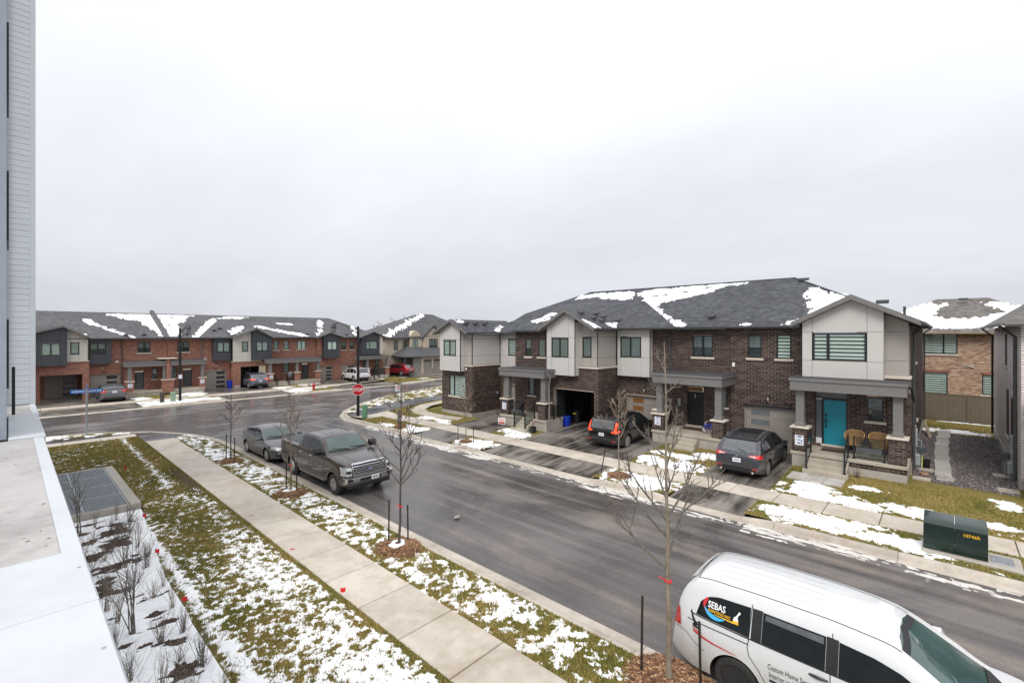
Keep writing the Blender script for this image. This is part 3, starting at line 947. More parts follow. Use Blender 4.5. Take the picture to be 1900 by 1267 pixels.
for (a, b), pt, sd in RV:
 poly = rect(a, b, 47.95, 51.1)
 if sd == 83:
  poly = [(32.2, 48.3), (35.5, 49.0), (40, 50.5), (38, 53), (33.5, 52.5), (32.2, 51.8)]
 green('verge', poly, flat(0.13), 'the far verge before the red brick row, piece %s' % {81: 'with the lamp post', 82: 'with the hydrant', 83: 'at the bend', 84: 'at the left end'}[sd],
    patchcov(pt, sd, 1.2), 0.10, 120, k=0.1, tmax=0.07, hgt=(0.03, 0.08), wid=0.025)
RY = [((7.6, 13.4), [(8.2, 53.6, 0.8, 1.2), (11.9, 53.4, 1.6, 0.9), (12.6, 54.6, 0.9, 0.8)], 85), ((19.6, 24.2), [(20.5, 53.4, 1.3, 0.7), (23.4, 54.0, 0.9, 0.9)], 86), ((32.2, 36), [(33, 54.2, 0.6, 0.4)], 87)]
for (a, b), pt, sd in RY:
 green('yard', rect(a, b, 52.55, 55.9), flat(0.165), 'the small yard before the red brick row, %s' % {85: 'under the twin porches', 86: 'under the wide porch', 87: 'at its right end'}[sd],
    patchcov(pt, sd, 1.2), 0.10, 120, k=0.1, tmax=0.06, hgt=(0.03, 0.08), wid=0.025)
def gut_snow(y):
 return 0.5
def cov_gut(x, y):
 c = 15.68 + 0.05 * np.sin(y * 0.5)
 return fbm(x * 6, y * 0.9, 91, 5, 0.8) - 0.44 - 0.42 * np.abs(x - c) - 0.12 * ((y > 4.6) & (y < 7.6)) - 0.1 * ((y > 10) & (y < 16)) - 0.03 * (y > 20)
s = snow_sheet('snow', rect(15.2, 16.1, -14, 27.5), flat(0.012), cov_gut, 0.04, 0.035, None, 0.15)
s.data.materials[0] = MATS['slush']
tag(s, 'broken line of frozen slush along the far gutter', 'snow', kind='stuff')
BED = [(0.75, -2), (2.62, -2), (2.55, 10), (2.6, 14), (2.9, 18), (3.05, 19.8), (0.75, 19.8)]
sheet('planting_bed', BED, 0.10, 'bed_soil')
def cov_bed(x, y):
 bare = np.exp(-((x - 2.0) / 0.75) ** 2) * np.exp(-((y - 17.3) / 1.7) ** 2)
 rim = 0.2 * np.clip((x - 2.35) / 0.25, 0, 1)
 rows = 0.05 * np.sin(y * 5.2 + 1.5 * np.sin(x * 2))
 return fbm(x * 1.9, y * 3.6, 101, 4, 0.6) - 0.37 - 0.21 * bare + rows + rim
s = snow_sheet('snow', BED, flat(0.10), cov_bed, 0.035, 0.06, None, 0.28)
tag(s, 'snow covering most of the planting bed below the white ledge', 'snow', 'snow lying on the ground', 'stuff')
bx = rng.uniform(0.8, 3.0, 26000)
by = rng.uniform(2, 19.8, 26000)
ok = in_poly(bx, by, BED) & (cov_bed(bx, by) < 0.01)
tag(chips('bark_mulch', bx[ok], by[ok], np.full(ok.sum(), 0.102), 0.022, 'bed_chip', spread=1.6), 'dark bark mulch showing through the snow in the bed', 'mulch', kind='stuff')
px, py = rng.normal(4.87, 0.11, 1500), rng.normal(22.4, 0.9, 1500)
ok = px < 5.08
tag(chips('soil_pile', px[ok], py[ok], np.full(ok.sum(), 0.135), 0.03, 'bed_chip'), 'patch of dark loose soil beside the near sidewalk', 'soil', kind='stuff')
GRAV = [(24.0, -1.9), (25.2, -1.95), (36.4, -2.05), (36.4, 0.98), (24.9, 0.98), (24.1, 0.3)]
sheet('gravel_yard', GRAV, 0.326, 'gravel')
gx, gy = rng.uniform(23.9, 36.4, 9000), rng.uniform(-2.1, 1.0, 9000)
ok = in_poly(gx, gy, GRAV)
tag(chips('gravel', gx[ok], gy[ok], np.full(ok.sum(), 0.328), 0.028, 'gravel_chip', flat=0.5), 'purple-grey gravel of the side yard between two houses', 'gravel', kind='stuff')
pth = tag(empty('stepping_path', (25, 0, 0.31)), kind='structure')
yc = lambda x: 0.04 + 0.10 * math.sin((x - 24.6) / 12.4 * math.pi) + 0.02 * math.sin(x * 3)
x = 24.62
k = 0
random.seed(4)
while x < 37:
 w = 0.6 + 0.05 * random.random()
 mb = MB()
 y0, y1 = yc(x) - 0.26, yc(x) + 0.24
 sk = random.uniform(-0.03, 0.03)
 z = 0.37 + random.uniform(0, 0.02)
 mb.prism([(x, y0, z), (x + w, y0 + sk, z + random.uniform(-.01, .012)), (x + w, y1 + sk, z + random.uniform(-.01, .012)), (x, y1, z)], (0, 0, -0.06))
 mb.build('paving_slab', 'flagstone', pth, (25, 0, 0.31))
 x += w + 0.02
stp = tag(empty('stepping_path', (21.9, 3.7, 0.26)), kind='structure')
for a, b in ((2.85, 3.45), (3.46, 4.05), (4.06, 4.68)):
 MB().rbox(21.25, 22.28, a, b, 0.18, 0.305, 0.01).build('paving_slab', 'flagstone', stp, (21.9, 3.7, 0.26))
sheet('footpath', [(20.45, 24.0), (21.3, 24.25), (21.1, 26.2), (21.15, 28.0), (21.7, 29.2), (23.0, 30.0), (25, 30.3), (25, 31.1), (22.6, 31.0), (20.9, 30.1), (20.2, 28.4), (20.15, 26.2)],
   lambda x, y: float(zyard(np.array([x]), np.array([y]))[0]) + 0.03, 'concrete_walk')
# ================================================================== HOUSES
class House:
 """a house in facade coordinates: a to the right along the facade (seen from the street), b inwards, z up"""
 def __init__(s, name, origin, rz, ab0):
  s.root = empty(name, origin, rz)
  s.o = (ab0[0], ab0[1], origin[2])
 def put(s, mb, name, material, parent=None, **kw):
  return mb.build(name, material, parent or s.root, s.o, **kw)
 # ---- walls
 def wall(s, name, material, a0, a1, z0, z1, b, th, openings=(), parent=None):
  """front wall with rectangular openings (a0,a1,z0,z1)"""
  ac = sorted({a0, a1, *[min(max(v, a0), a1) for o in openings for v in o[:2]]})
  mb = MB()
  for x0, x1 in zip(ac[:-1], ac[1:]):
   if x1 - x0 < 1e-5:
    continue
   xm = (x0 + x1) / 2
   cuts = sorted([(o[2], o[3]) for o in openings if o[0] < xm < o[1]])
   z = z0
   for c0, c1 in cuts:
    if c0 > z + 1e-4:
     mb.box(x0, x1, b, b + th, z, min(c0, z1))
    z = max(z, c1)
   if z < z1 - 1e-4:
    mb.box(x0, x1, b, b + th, z, z1)
  return s.put(mb, name, material, parent)
 def bricks(s, a0, a1, z0, z1, b, openings=(), face='front', bl=0.29, bh=0.09, j=0.011, parent=None, single=0, top=None):
  """proud bricks in running bond on a wall face; single = how many become objects of their own"""
  mb = MB()
  objs = []
  z = z0
  row = 0
  pr = 0.010
  while z + bh * 0.6 < z1:
   zt = min(z + bh, z1)
   off = (row % 2) * (bl + j) / 2
   a = a0 - off
   while a < a1 - 0.02:
    x0, x1 = max(a, a0), min(a + bl, a1)
    a += bl + j
    if x1 - x0 < 0.03:
     continue
    zm = (z + zt) / 2
    if top is not None and zt > top((x0 + x1) / 2):
     continue
    segs = [(x0, x1)]
    for o in openings:
     if o[2] < zt - 0.02 and o[3] > z + 0.02:
      ns = []
      for p, q in segs:
       if q <= o[0] or p >= o[1]:
        ns.append((p, q))
       else:
        if p < o[0] - 0.03:
         ns.append((p, o[0]))
        if q > o[1] + 0.03:
         ns.append((o[1], q))
      segs = ns
    for p, q in segs:
     r = random.random()
     d = pr * random.uniform(0.6, 1.15)
     if single and q - p > bl - 1e-4 and zt - z > bh - 1e-4:
      objs.append((p, z))
     else:
      s._brick(mb, p, q, z, zt, b, d, face, r)
   z += bh + j
   row += 1
  if objs:
   objs_s = objs[:single]
   for p, zz in objs[single:]:
    s._brick(mb, p, p + bl, zz, zz + bh, b, pr * random.uniform(0.6, 1.15), face, random.random())
   m0 = MB()
   s._brick(m0, 0, bl, 0, bh, 0, pr, face, 0.0)
   me = m0.build('brick', 'dark_brick', None, recalc=False, attr=True)
   me.parent = parent or s.root
   first = True
   for p, zz in objs_s:
    ob = me if first else me.copy()
    if not first:
     C.objects.link(ob)
    first = False
    loc = Vector((p, b, zz)) if face == 'front' else Vector((b, p, zz))
    ob.location = loc - Vector(s.o)
  if mb.f:
   o = s.put(mb, 'brickwork', 'dark_brick', parent, recalc=False, attr=True)
   o['kind'] = 'stuff'
 @staticmethod
 def _brick(mb, p, q, z, zt, b, d, face, r):
  c = 0.004
  if face == 'front':
   v = [(p, b, z), (q, b, z), (q, b, zt), (p, b, zt), (p + c, b - d, z + c), (q - c, b - d, z + c), (q - c, b - d, zt - c), (p + c, b - d, zt - c)]
   f = [(4, 5, 6, 7), (0, 1, 5, 4), (1, 2, 6, 5), (2, 3, 7, 6), (3, 0, 4, 7)]
  else:  # face looks towards +a ; p,q run along b ; b is the a of the face
   v = [(b, p, z), (b, q, z), (b, q, zt), (b, p, zt), (b + d, p + c, z + c), (b + d, q - c, z + c), (b + d, q - c, zt - c), (b + d, p + c, zt - c)]
   f = [(4, 5, 6, 7), (0, 1, 5, 4), (1, 2, 6, 5), (2, 3, 7, 6), (3, 0, 4, 7)]
  mb.add(v, f, r)
 # ---- windows and doors
 def window(s, a0, a1, z0, z1, b, cols=(), blind='zebra', sill=True, frame=0.055, deep=0.05, parent=None, brow=False, sillmat='limestone', ratio=None):
  """frame with panes and a blind behind; cols = mullion centres as fractions"""
  mb = MB()
  y0, y1 = b - 0.012, b + deep + 0.03
  mb.box(a0, a1, y0, y1, z0, z0 + frame)
  mb.box(a0, a1, y0, y1, z1 - frame, z1)
  mb.box(a0, a0 + frame, y0, y1, z0 + frame, z1 - frame)
  mb.box(a1 - frame, a1, y0, y1, z0 + frame, z1 - frame)
  xs = [a0 + frame]
  for c in cols:
   cc = a0 + (a1 - a0) * c
   mb.box(cc - frame * 0.75, cc + frame * 0.75, y0, y1, z0 + frame, z1 - frame)
   xs += [cc - frame * 0.75, cc + frame * 0.75]
  xs.append(a1 - frame)
  w = s.put(mb, 'window', 'black_frame', parent)
  for x0, x1 in zip(xs[0::2], xs[1::2]):
   s.put(MB().box(x0, x1, b + 0.012, b + 0.02, z0 + frame, z1 - frame), 'pane', 'pane_glass', w if parent is None else parent)
   bb = b + 0.034
   if blind == 'zebra':
    mw, md = MB(), MB()
    zz = z1 - frame
    h = 0.075
    i = 0
    zend = z0 + frame
    while zz > zend:
     zn = max(zz - h, zend)
     (mw if i % 2 == 0 else md).box(x0, x1, bb + 0.004 * (i % 2), bb + 0.012, zn, zz)
     zz = zn
     h = 0.075 if i % 2 else 0.085
     i += 1
    s.put(mw, 'blind', 'blind_white', w if parent is None else parent)
    if md.f:
     s.put(md, 'blind', 'blind_dark', w if parent is None else parent)
   elif blind == 'half':
    zm = z0 + (z1 - z0) * 0.45
    s.put(MB().box(x0, x1, bb, bb + 0.012, zm, z1 - frame), 'blind', 'blind_grey', w if parent is None else parent)
   elif blind == 'grey':
    s.put(MB().box(x0, x1, bb, bb + 0.012, z0 + frame, z1 - frame), 'blind', 'blind_grey', w if parent is None else parent)
   elif blind == 'pale':
    s.put(MB().box(x0, x1, bb, bb + 0.012, z0 + frame, z1 - frame), 'blind', 'blind_white', w if parent is None else parent)
  s.put(MB().box(a0 + 0.01, a1 - 0.01, b + deep + 0.06, b + deep + 0.09, z0 + 0.01, z1 - 0.01), 'room', 'room_dark', w if parent is None else parent)
  if sill:
   s.put(MB().rbox(a0 - 0.09, a1 + 0.09, b - 0.07, b + 0.04, z0 - 0.11, z0 - 0.003, 0.012), 'sill', sillmat, w if parent is None else parent)
  return w
 def door(s, a0, a1, z0, z1, b, material, panels=0, handle='left', lites=()):
  d = s.put(MB().box(a0, a1, b + 0.03, b + 0.075, z0, z1), 'door', material)
  fr = MB()
  fr.box(a0 - 0.05, a0, b - 0.01, b + 0.09, z0, z1 + 0.05)
  fr.box(a1, a1 + 0.05, b - 0.01, b + 0.09, z0, z1 + 0.05)
  fr.box(a0, a1, b - 0.01, b + 0.09, z1, z1 + 0.05)
  s.put(fr, 'frame', 'black_frame', d)
  hx = a0 + 0.09 if handle == 'left' else a1 - 0.09
  hb = MB()
  hb.rbox(hx - 0.035, hx + 0.035, b - 0.012, b + 0.03, z0 + 1.22, z0 + 1.34, 0.005)
  s.put(hb, 'lock', 'black_metal', d)
  hb = MB()
  hb.rbox(hx - 0.03, hx + 0.03, b - 0.05, b + 0.03, z0 + 0.98, z0 + 1.12, 0.005)
  hb.tube([(hx, b - 0.035, z0 + 0.78), (hx, b - 0.05, z0 + 0.9), (hx, b - 0.035, z0 + 1.05)], 0.014, 6)
  hb.rbox(hx - 0.025, hx + 0.025, b - 0.06, b + 0.03, z0 + 0.74, z0 + 0.82, 0.005)
  s.put(hb, 'handle', 'black_metal', d)
  s.put(MB().rbox(a0 - 0.1, a1 + 0.1, b - 0.1, b + 0.02, z0 - 0.09, z0 - 0.004, 0.01), 'threshold', 'limestone', d)
  return d
 def garage(s, a0, a1, z0, z1, b, lites='left', glass='garage_glass', rows=4, mat_='garage_beige', wfrac=(0.12, 0.5)):
  """sectional door: separate panels with long windows down one side"""
  fr = MB()
  fr.box(a0, a0 + 0.06, b - 0.02, b + 0.06, z0, z1)
  fr.box(a1 - 0.06, a1, b - 0.02, b + 0.06, z0, z1)
  fr.box(a0 + 0.06, a1 - 0.06, b - 0.02, b + 0.06, z1 - 0.06, z1)
  g = s.put(fr, 'garage_door', mat_)
  x0, x1 = a0 + 0.06, a1 - 0.06
  h = (z1 - 0.06 - z0) / rows
  for i in range(rows):
   za = z0 + i * h + 0.006
   zb = z0 + (i + 1) * h - 0.006
   s.put(MB().box(x0, x1, b + 0.02, b + 0.06, za, zb), 'panel', mat_, g)
   w = x1 - x0
   if lites == 'left':
    p, q = x0 + w * wfrac[0], x0 + w * wfrac[1]
   else:
    p, q = x1 - w * wfrac[1], x1 - w * wfrac[0]
   if lites:
    s.put(MB().box(p, q, b + 0.012, b + 0.019, za + h * 0.2, zb - h * 0.2), 'pane', glass, g)
    mb = MB()
    e = 0.03
    mb.box(p - e, q + e, b + 0.006, b + 0.0195, za + h * 0.2 - e, za + h * 0.2)
    mb.box(p - e, q + e, b + 0.006, b + 0.0195, zb - h * 0.2, zb - h * 0.2 + e)
    mb.box(p - e, p, b + 0.006, b + 0.0195, za + h * 0.2, zb - h * 0.2)
    mb.box(q, q + e, b + 0.006, b + 0.0195, za + h * 0.2, zb - h * 0.2)
    s.put(mb, 'lite_frame', mat_, g)
  return g
 def panels(s, name, acuts, zcuts, b, th, material, skip=(), top=None, joint=0.014, backmat='charcoal_trim'):
  """cladding of separate panels with open joints over a dark backing; skip: set of (i,j) left open; top(a) -> z limit"""
  root = s.root
  back = MB()
  zt_all = zcuts[-1]
  first = None
  objs = []
  for i, (x0, x1) in enumerate(zip(acuts[:-1], acuts[1:])):
   for j, (z0, z1) in enumerate(zip(zcuts[:-1], zcuts[1:])):
    if (i, j) in skip:
     continue
    p, q = x0 + joint / 2, x1 - joint / 2
    za, zb = z0 + joint / 2, z1 - joint / 2
    mb = MB()
    if top is not None and j == len(zcuts) - 2:
     xs = [p] + [t for t in getattr(top, 'knots', ()) if p < t < q] + [q]
     pts = [(p, b, za), (q, b, za)] + [(x, b, max(top(x), za + 0.01)) for x in reversed(xs)]
     mb.prism(pts, (0, th, 0))
    else:
     mb.box(p, q, b, b + th, za, zb)
    objs.append(mb)
  bay = None
  mbk = MB()
  for i, (x0, x1) in enumerate(zip(acuts[:-1], acuts[1:])):
   for j, (z0, z1) in enumerate(zip(zcuts[:-1], zcuts[1:])):
    if (i, j) in skip:
     continue
    if top is not None and j == len(zcuts) - 2:
     xs = [x0] + [t for t in getattr(top, 'knots', ()) if x0 < t < x1] + [x1]
     pts = [(x0, b + 0.012, z0), (x1, b + 0.012, z0)] + [(x, b + 0.012, max(top(x) - 0.01, z0 + 0.005)) for x in reversed(xs)]
     mbk.prism(pts, (0, th - 0.014, 0))
    else:
     mbk.box(x0, x1, b + 0.012, b + th - 0.002, z0, z1)
  bay = s.put(mbk, name, backmat)
  for mb in objs:
   s.put(mb, 'panel', material, bay)
  return bay
 def side_panels(s, bcuts, zcuts, a, th, material, parent, joint=0.014, facing=1):
  for y0, y1 in zip(bcuts[:-1], bcuts[1:]):
   for z0, z1 in zip(zcuts[:-1], zcuts[1:]):
    s.put(MB().box(a, a + th * facing, y0 + joint / 2, y1 - joint / 2, z0 + joint / 2, z1 - joint / 2), 'panel', material, parent)
 # ---- roofs
 def roof(s, name, pts, material='shingle', th=0.10, parent=None):
  mb = MB()
  mb.prism(pts, (0, 0, -th))
  return s.put(mb, name, material, parent)
 def gable_roof(s, name, apk, zpk, al, ar, zl, zr, b0, b1, material='shingle', fascia='grey_trim', th=0.09, fh=0.19):
  """two slopes falling from a ridge that runs inwards; barge boards on the street side"""
  r = s.roof(name, [(al, b0, zl), (apk, b0, zpk), (apk, b1, zpk), (al, b1, zl)], material, th)
  s.roof('slope', [(apk, b0, zpk), (ar, b0, zr), (ar, b1, zr), (apk, b1, zpk)], material, th, r)
  f = MB()
  f.prism([(al, b0 - 0.03, zl - 0.01), (apk, b0 - 0.03, zpk - 0.01), (apk, b0 - 0.03, zpk - fh - 0.02), (al, b0 - 0.03, zl - fh)], (0, 0.028, 0))
  f.prism([(apk, b0 - 0.03, zpk - 0.01), (ar, b0 - 0.03, zr - 0.01), (ar, b0 - 0.03, zr - fh), (apk, b0 - 0.03, zpk - fh - 0.02)], (0, 0.028, 0))
  s.put(f, 'barge_board', fascia, r)
  so = MB()
  so.prism([(al, b0, zl - fh), (apk, b0, zpk - fh - 0.02), (apk, b0, zpk - fh - 0.05), (al, b0, zl - fh - 0.03)], (0, 0.42, 0))
  so.prism([(apk, b0, zpk - fh - 0.02), (ar, b0, zr - fh), (ar, b0, zr - fh - 0.03), (apk, b0, zpk - fh - 0.05)], (0, 0.42, 0))
  s.put(so, 'soffit', fascia, r)
  return r
 def gutter(s, a0, a1, b, z, material='charcoal_trim', parent=None):
  mb = MB()
  mb.prism([(a0, b, z), (a0, b - 0.11, z + 0.005), (a0, b - 0.13, z - 0.03), (a0, b - 0.09, z - 0.11), (a0, b, z - 0.12)], (a1 - a0, 0, 0))
  return s.put(mb, 'gutter', material, parent)
 def downspout(s, pts, material='charcoal_trim', r=0.045):
  return s.put(MB().tube(pts, r, 6), 'downspout', material, smooth=40)
 def vent(s, a, b, z, parent=None, w=0.34):
  mb = MB()
  mb.prism([(a - w / 2, b - 0.22, z - 0.02), (a + w / 2, b - 0.22, z - 0.02), (a + w / 2, b - 0.22, z + 0.11), (a - w / 2, b - 0.22, z + 0.11)], (0, 0.34, 0.06))
  return s.put(mb, 'roof_vent', 'charcoal_trim', parent)
 def porch_roof(s, a0, a1, b0, b1, z0, z1):
  """flat porch canopy: boxed beam with a cap moulding and a dark membrane on top"""
  mb = MB()
  mb.box(a0, a1, b0, b1, z0, z1 - 0.14)
  p = s.put(mb, 'porch_canopy', 'grey_trim')
  s.put(MB().box(a0 - 0.045, a1 + 0.045, b0 - 0.045, b1, z1 - 0.138, z1 - 0.02), 'moulding', 'grey_trim', p)
  s.put(MB().box(a0 - 0.03, a1 + 0.03, b0 - 0.03, b1, z1 - 0.018, z1 + 0.02), 'membrane', 'charcoal_trim', p)
  return p
 def column(s, a0, a1, b0, b1, z0, z1, material='grey_trim'):
  mb = MB()
  mb.box(a0, a1, b0, b1, z0, z1)
  c = s.put(mb, 'column', material)
  e = 0.025
  s.put(MB().rbox(a0 - e, a1 + e, b0 - e, b1 + e, z0, z0 + 0.16, 0.02), 'base', material, c)
  return c
 def pier(s, a0, a1, b0, b1, z0, z1, brick='dark', cap=0.075):
  if brick == 'dark':
   p = s.put(MB().box(a0 + 0.01, a1 - 0.01, b0 + 0.01, b1, z0, z1), 'pier', 'mortar')
   s.bricks(a0, a1, z0, z1, b0 + 0.01, parent=p)
   s.bricks(b0, b1, z0, z1, a1 - 0.01, face='side', parent=p)
  else:
   p = s.put(MB().box(a0, a1, b0, b1, z0, z1), 'pier', brick)
  if cap:
   s.put(MB().rbox(a0 - 0.07, a1 + 0.07, b0 - 0.07, b1 + 0.07, z1 + 0.002, z1 + cap, 0.015), 'cap', 'limestone', p)
  return p
 def notice(s, a, b, z, w=0.33, h=0.44, lines=True, parent=None):
  n = s.put(MB().box(a - w / 2, a + w / 2, b - 0.018, b - 0.012, z - h / 2, z + h / 2), 'notice', 'paper')
  mb = MB()
  t = b - 0.0195
  for (x0, x1, z0, z1) in [(-.3, .34, .36, .44), (-.12, .2, .28, .34)]:
   mb.box(a + x0 * w, a + x1 * w, t, t + 0.001, z + z0 * h, z + z1 * h)
  s.put(mb, 'emblem', 'ink_blue', n)['kind'] = 'stuff'
  mb = MB()
  for (x0, x1, z0, z1) in [(-.3, -.24, -.02, .14), (-.1, -.02, -.04, .12), (.04, .12, -.02, .1), (.18, .32, -.14, .02), (-.16, .0, -.36, -.2), (.04, .12, -.34, -.2), (.2, .3, -.38, -.26)]:
   mb.box(a + x0 * w, a + x1 * w, t, t + 0.001, z + z0 * h, z + z1 * h)
  s.put(mb, 'print', 'ink_blue', n)['kind'] = 'stuff'
  return n
 def text(s, txt, a, b, z, size, material, name='lettering', parent=None, shear=0.0, th=0.02, width=1.0, center=False):
  v, f, w = text_mesh(txt, size, shear=shear, width=width)
  off = a - (w / 2 if center else 0)
  mb = MB()
  n = len(v)
  mb.add([(x + off, b - th, y + z) for x, y in v] + [(x + off, b, y + z) for x, y in v], f + [tuple(reversed([i + n for i in q])) for q in f])
  edges = {}
  for q in f:
   for i in range(len(q)):
    e = (q[i], q[(i + 1) % len(q)])
    edges[e] = edges.get(e, 0) + 1
  for (i, j) in list(edges):
   if (j, i) not in edges:
    mb.f.append((i, j, j + n, i + n))
    mb.fa.append(0)
  return s.put(mb, name, material, parent)
 def glass_rail(s, p0, p1, z0, z1, posts=2, glass=True):
  """black rail between two points in plan (a,b), with glass infill"""
  (a0, b0), (a1, b1) = p0, p1
  mb = MB()
  for t in np.linspace(0, 1, posts):
   x, y = a0 + (a1 - a0) * t, b0 + (b1 - b0) * t
   mb.box(x - 0.028, x + 0.028, y - 0.028, y + 0.028, z0, z1 + 0.02)
   mb.box(x - 0.055, x + 0.055, y - 0.055, y + 0.055, z0 - 0.001, z0 + 0.02)
  r = s.put(mb, 'railing', 'black_metal')
  d = Vector((a1 - a0, b1 - b0)).normalized()
  for z in (z0 + 0.09, z1 - 0.03):
   s.put(MB().tube([(a0, b0, z), (a1, b1, z)], 0.026, 4), 'rail', 'black_metal', r)
  if glass:
   e = 0.07
   q0 = (a0 + d.x * e, b0 + d.y * e)
   q1 = (a1 - d.x * e, b1 - d.y * e)
   nx, ny = -d.y * 0.005, d.x * 0.005
   s.put(MB().prism([(q0[0] - nx, q0[1] - ny, z0 + 0.13), (q1[0] - nx, q1[1] - ny, z0 + 0.13), (q1[0] - nx, q1[1] - ny, z1 - 0.07), (q0[0] - nx, q0[1] - ny, z1 - 0.07)], (2 * nx, 2 * ny, 0)), 'pane', 'rail_glass', r)
  return r
 def stair_rail(s, a, b0, b1, z0, z1, h=0.88):
  """sloping rail: lower post at (b0,z0), upper post at (b1,z1)"""
  mb = MB()
  for b, z in ((b0, z0), (b1, z1)):
   mb.box(a - 0.03, a + 0.03, b - 0.03, b + 0.03, z, z + h + 0.04)
   mb.box(a - 0.06, a + 0.06, b - 0.06, b + 0.06, z, z + 0.02)
  r = s.put(mb, 'railing', 'black_metal')
  for k in (h, 0.12):
   s.put(MB().tube([(a, b0, z0 + k), (a, b1, z1 + k)], 0.024, 4), 'rail', 'black_metal', r)
  s.put(MB().prism([(a - 0.004, b0 + 0.06, z0 + 0.19), (a - 0.004, b1 - 0.06, z1 + 0.19), (a - 0.004, b1 - 0.06, z1 + h - 0.06), (a - 0.004, b0 + 0.06, z0 + h - 0.06)], (0.008, 0, 0)), 'pane', 'rail_glass', r)
  return r
 def lantern(s, a, b, z):
  mb = MB()
  mb.lathe([(0.02, 0.16), (0.085, 0.10), (0.09, 0.085), (0.07, 0.08)], a, b - 0.12, z, 6)
  mb.tube([(a, b, z + 0.05), (a, b - 0.06, z + 0.2), (a, b - 0.12, z + 0.15)], 0.012, 5)
  l = s.put(mb, 'lantern', 'black_metal')
  s.put(MB().lathe([(0.03, -0.10), (0.055, 0.08)], a, b - 0.12, z, 6), 'lens', 'lamp_lens', l)
  return l
 def steps(s, a0, a1, b_top, z_top, z_bot, n, tread=0.28, wide=True):
  """concrete steps falling towards the street from the porch edge"""
  st = None
  rise = (z_top - z_bot) / (n + 1)
  for i in range(n):
   z = z_top - rise * (i + 1)
   b = b_top - tread * (i + 1)
   e = 0.06 if i == n - 1 else 0.0
   mb = MB().rbox(a0 - e, a1 + e, b, b + tread + 0.02 if i == 0 else b + tread - 0.002, z_bot - 0.2, z, 0.012)
   if st is None:
    st = s.put(mb, 'steps', 'concrete_step')
   else:
    s.put(mb, 'step', 'concrete_step', st)
  return st
def top_fn(apk, zpk, al, zl, ar, zr, drop=0.22):
 def f(a):
  if a <= apk:
   return zpk + (zl - zpk) * (apk - a) / (apk - al) - drop
  return zpk + (zr - zpk) * (a - apk) / (ar - apk) - drop
 f.knots = (apk,)
 return f
def roof_snow(H, name, poly_ab, plane, seed, amp=0.9, edge=1.0, sc=2.2, res=0.055, tmax=0.03, k=0.14, bias=0.0, hole=None):
 """ragged thin snow on a roof slope, given as an outline in facade coordinates and the slope's z(a,b)"""
 sd = lambda x, y, q: edge_dist(x, y, q) * np.where(in_poly(x, y, q), 1, -1)
 far = poly_ab[0][1] > 40
 fq = 4.0 if far else 7.0
 def cov(x, y):
  d = sd(x, y, poly_ab)
  if hole:
   d = np.minimum(d, 0.12 - sd(x, y, hole))
  return np.clip(0.75 * d, -0.5, 0.16) - 0.015 + bias * 0.5 + 0.75 * (fbm(x * fq, y * fq * 0.55, seed, 4, 0.85) - 0.5) + 0.35 * (fbm(x * 1.3, y * 1.3, seed + 50, 2) - 0.5)
 xs = [p[0] for p in poly_ab]
 ys = [p[1] for p in poly_ab]
 hull = [(min(xs), min(ys)), (max(xs), min(ys)), (max(xs), max(ys)), (min(xs), max(ys))]
 o = snow_sheet(name, hull, plane, cov, min(res, 0.07), min(tmax, 0.03), None, k)
 if o is None:
  return None
 o.parent = H.root
 o.location = (-H.o[0], -H.o[1], -H.o[2])
 o['kind'] = 'stuff'
 return o
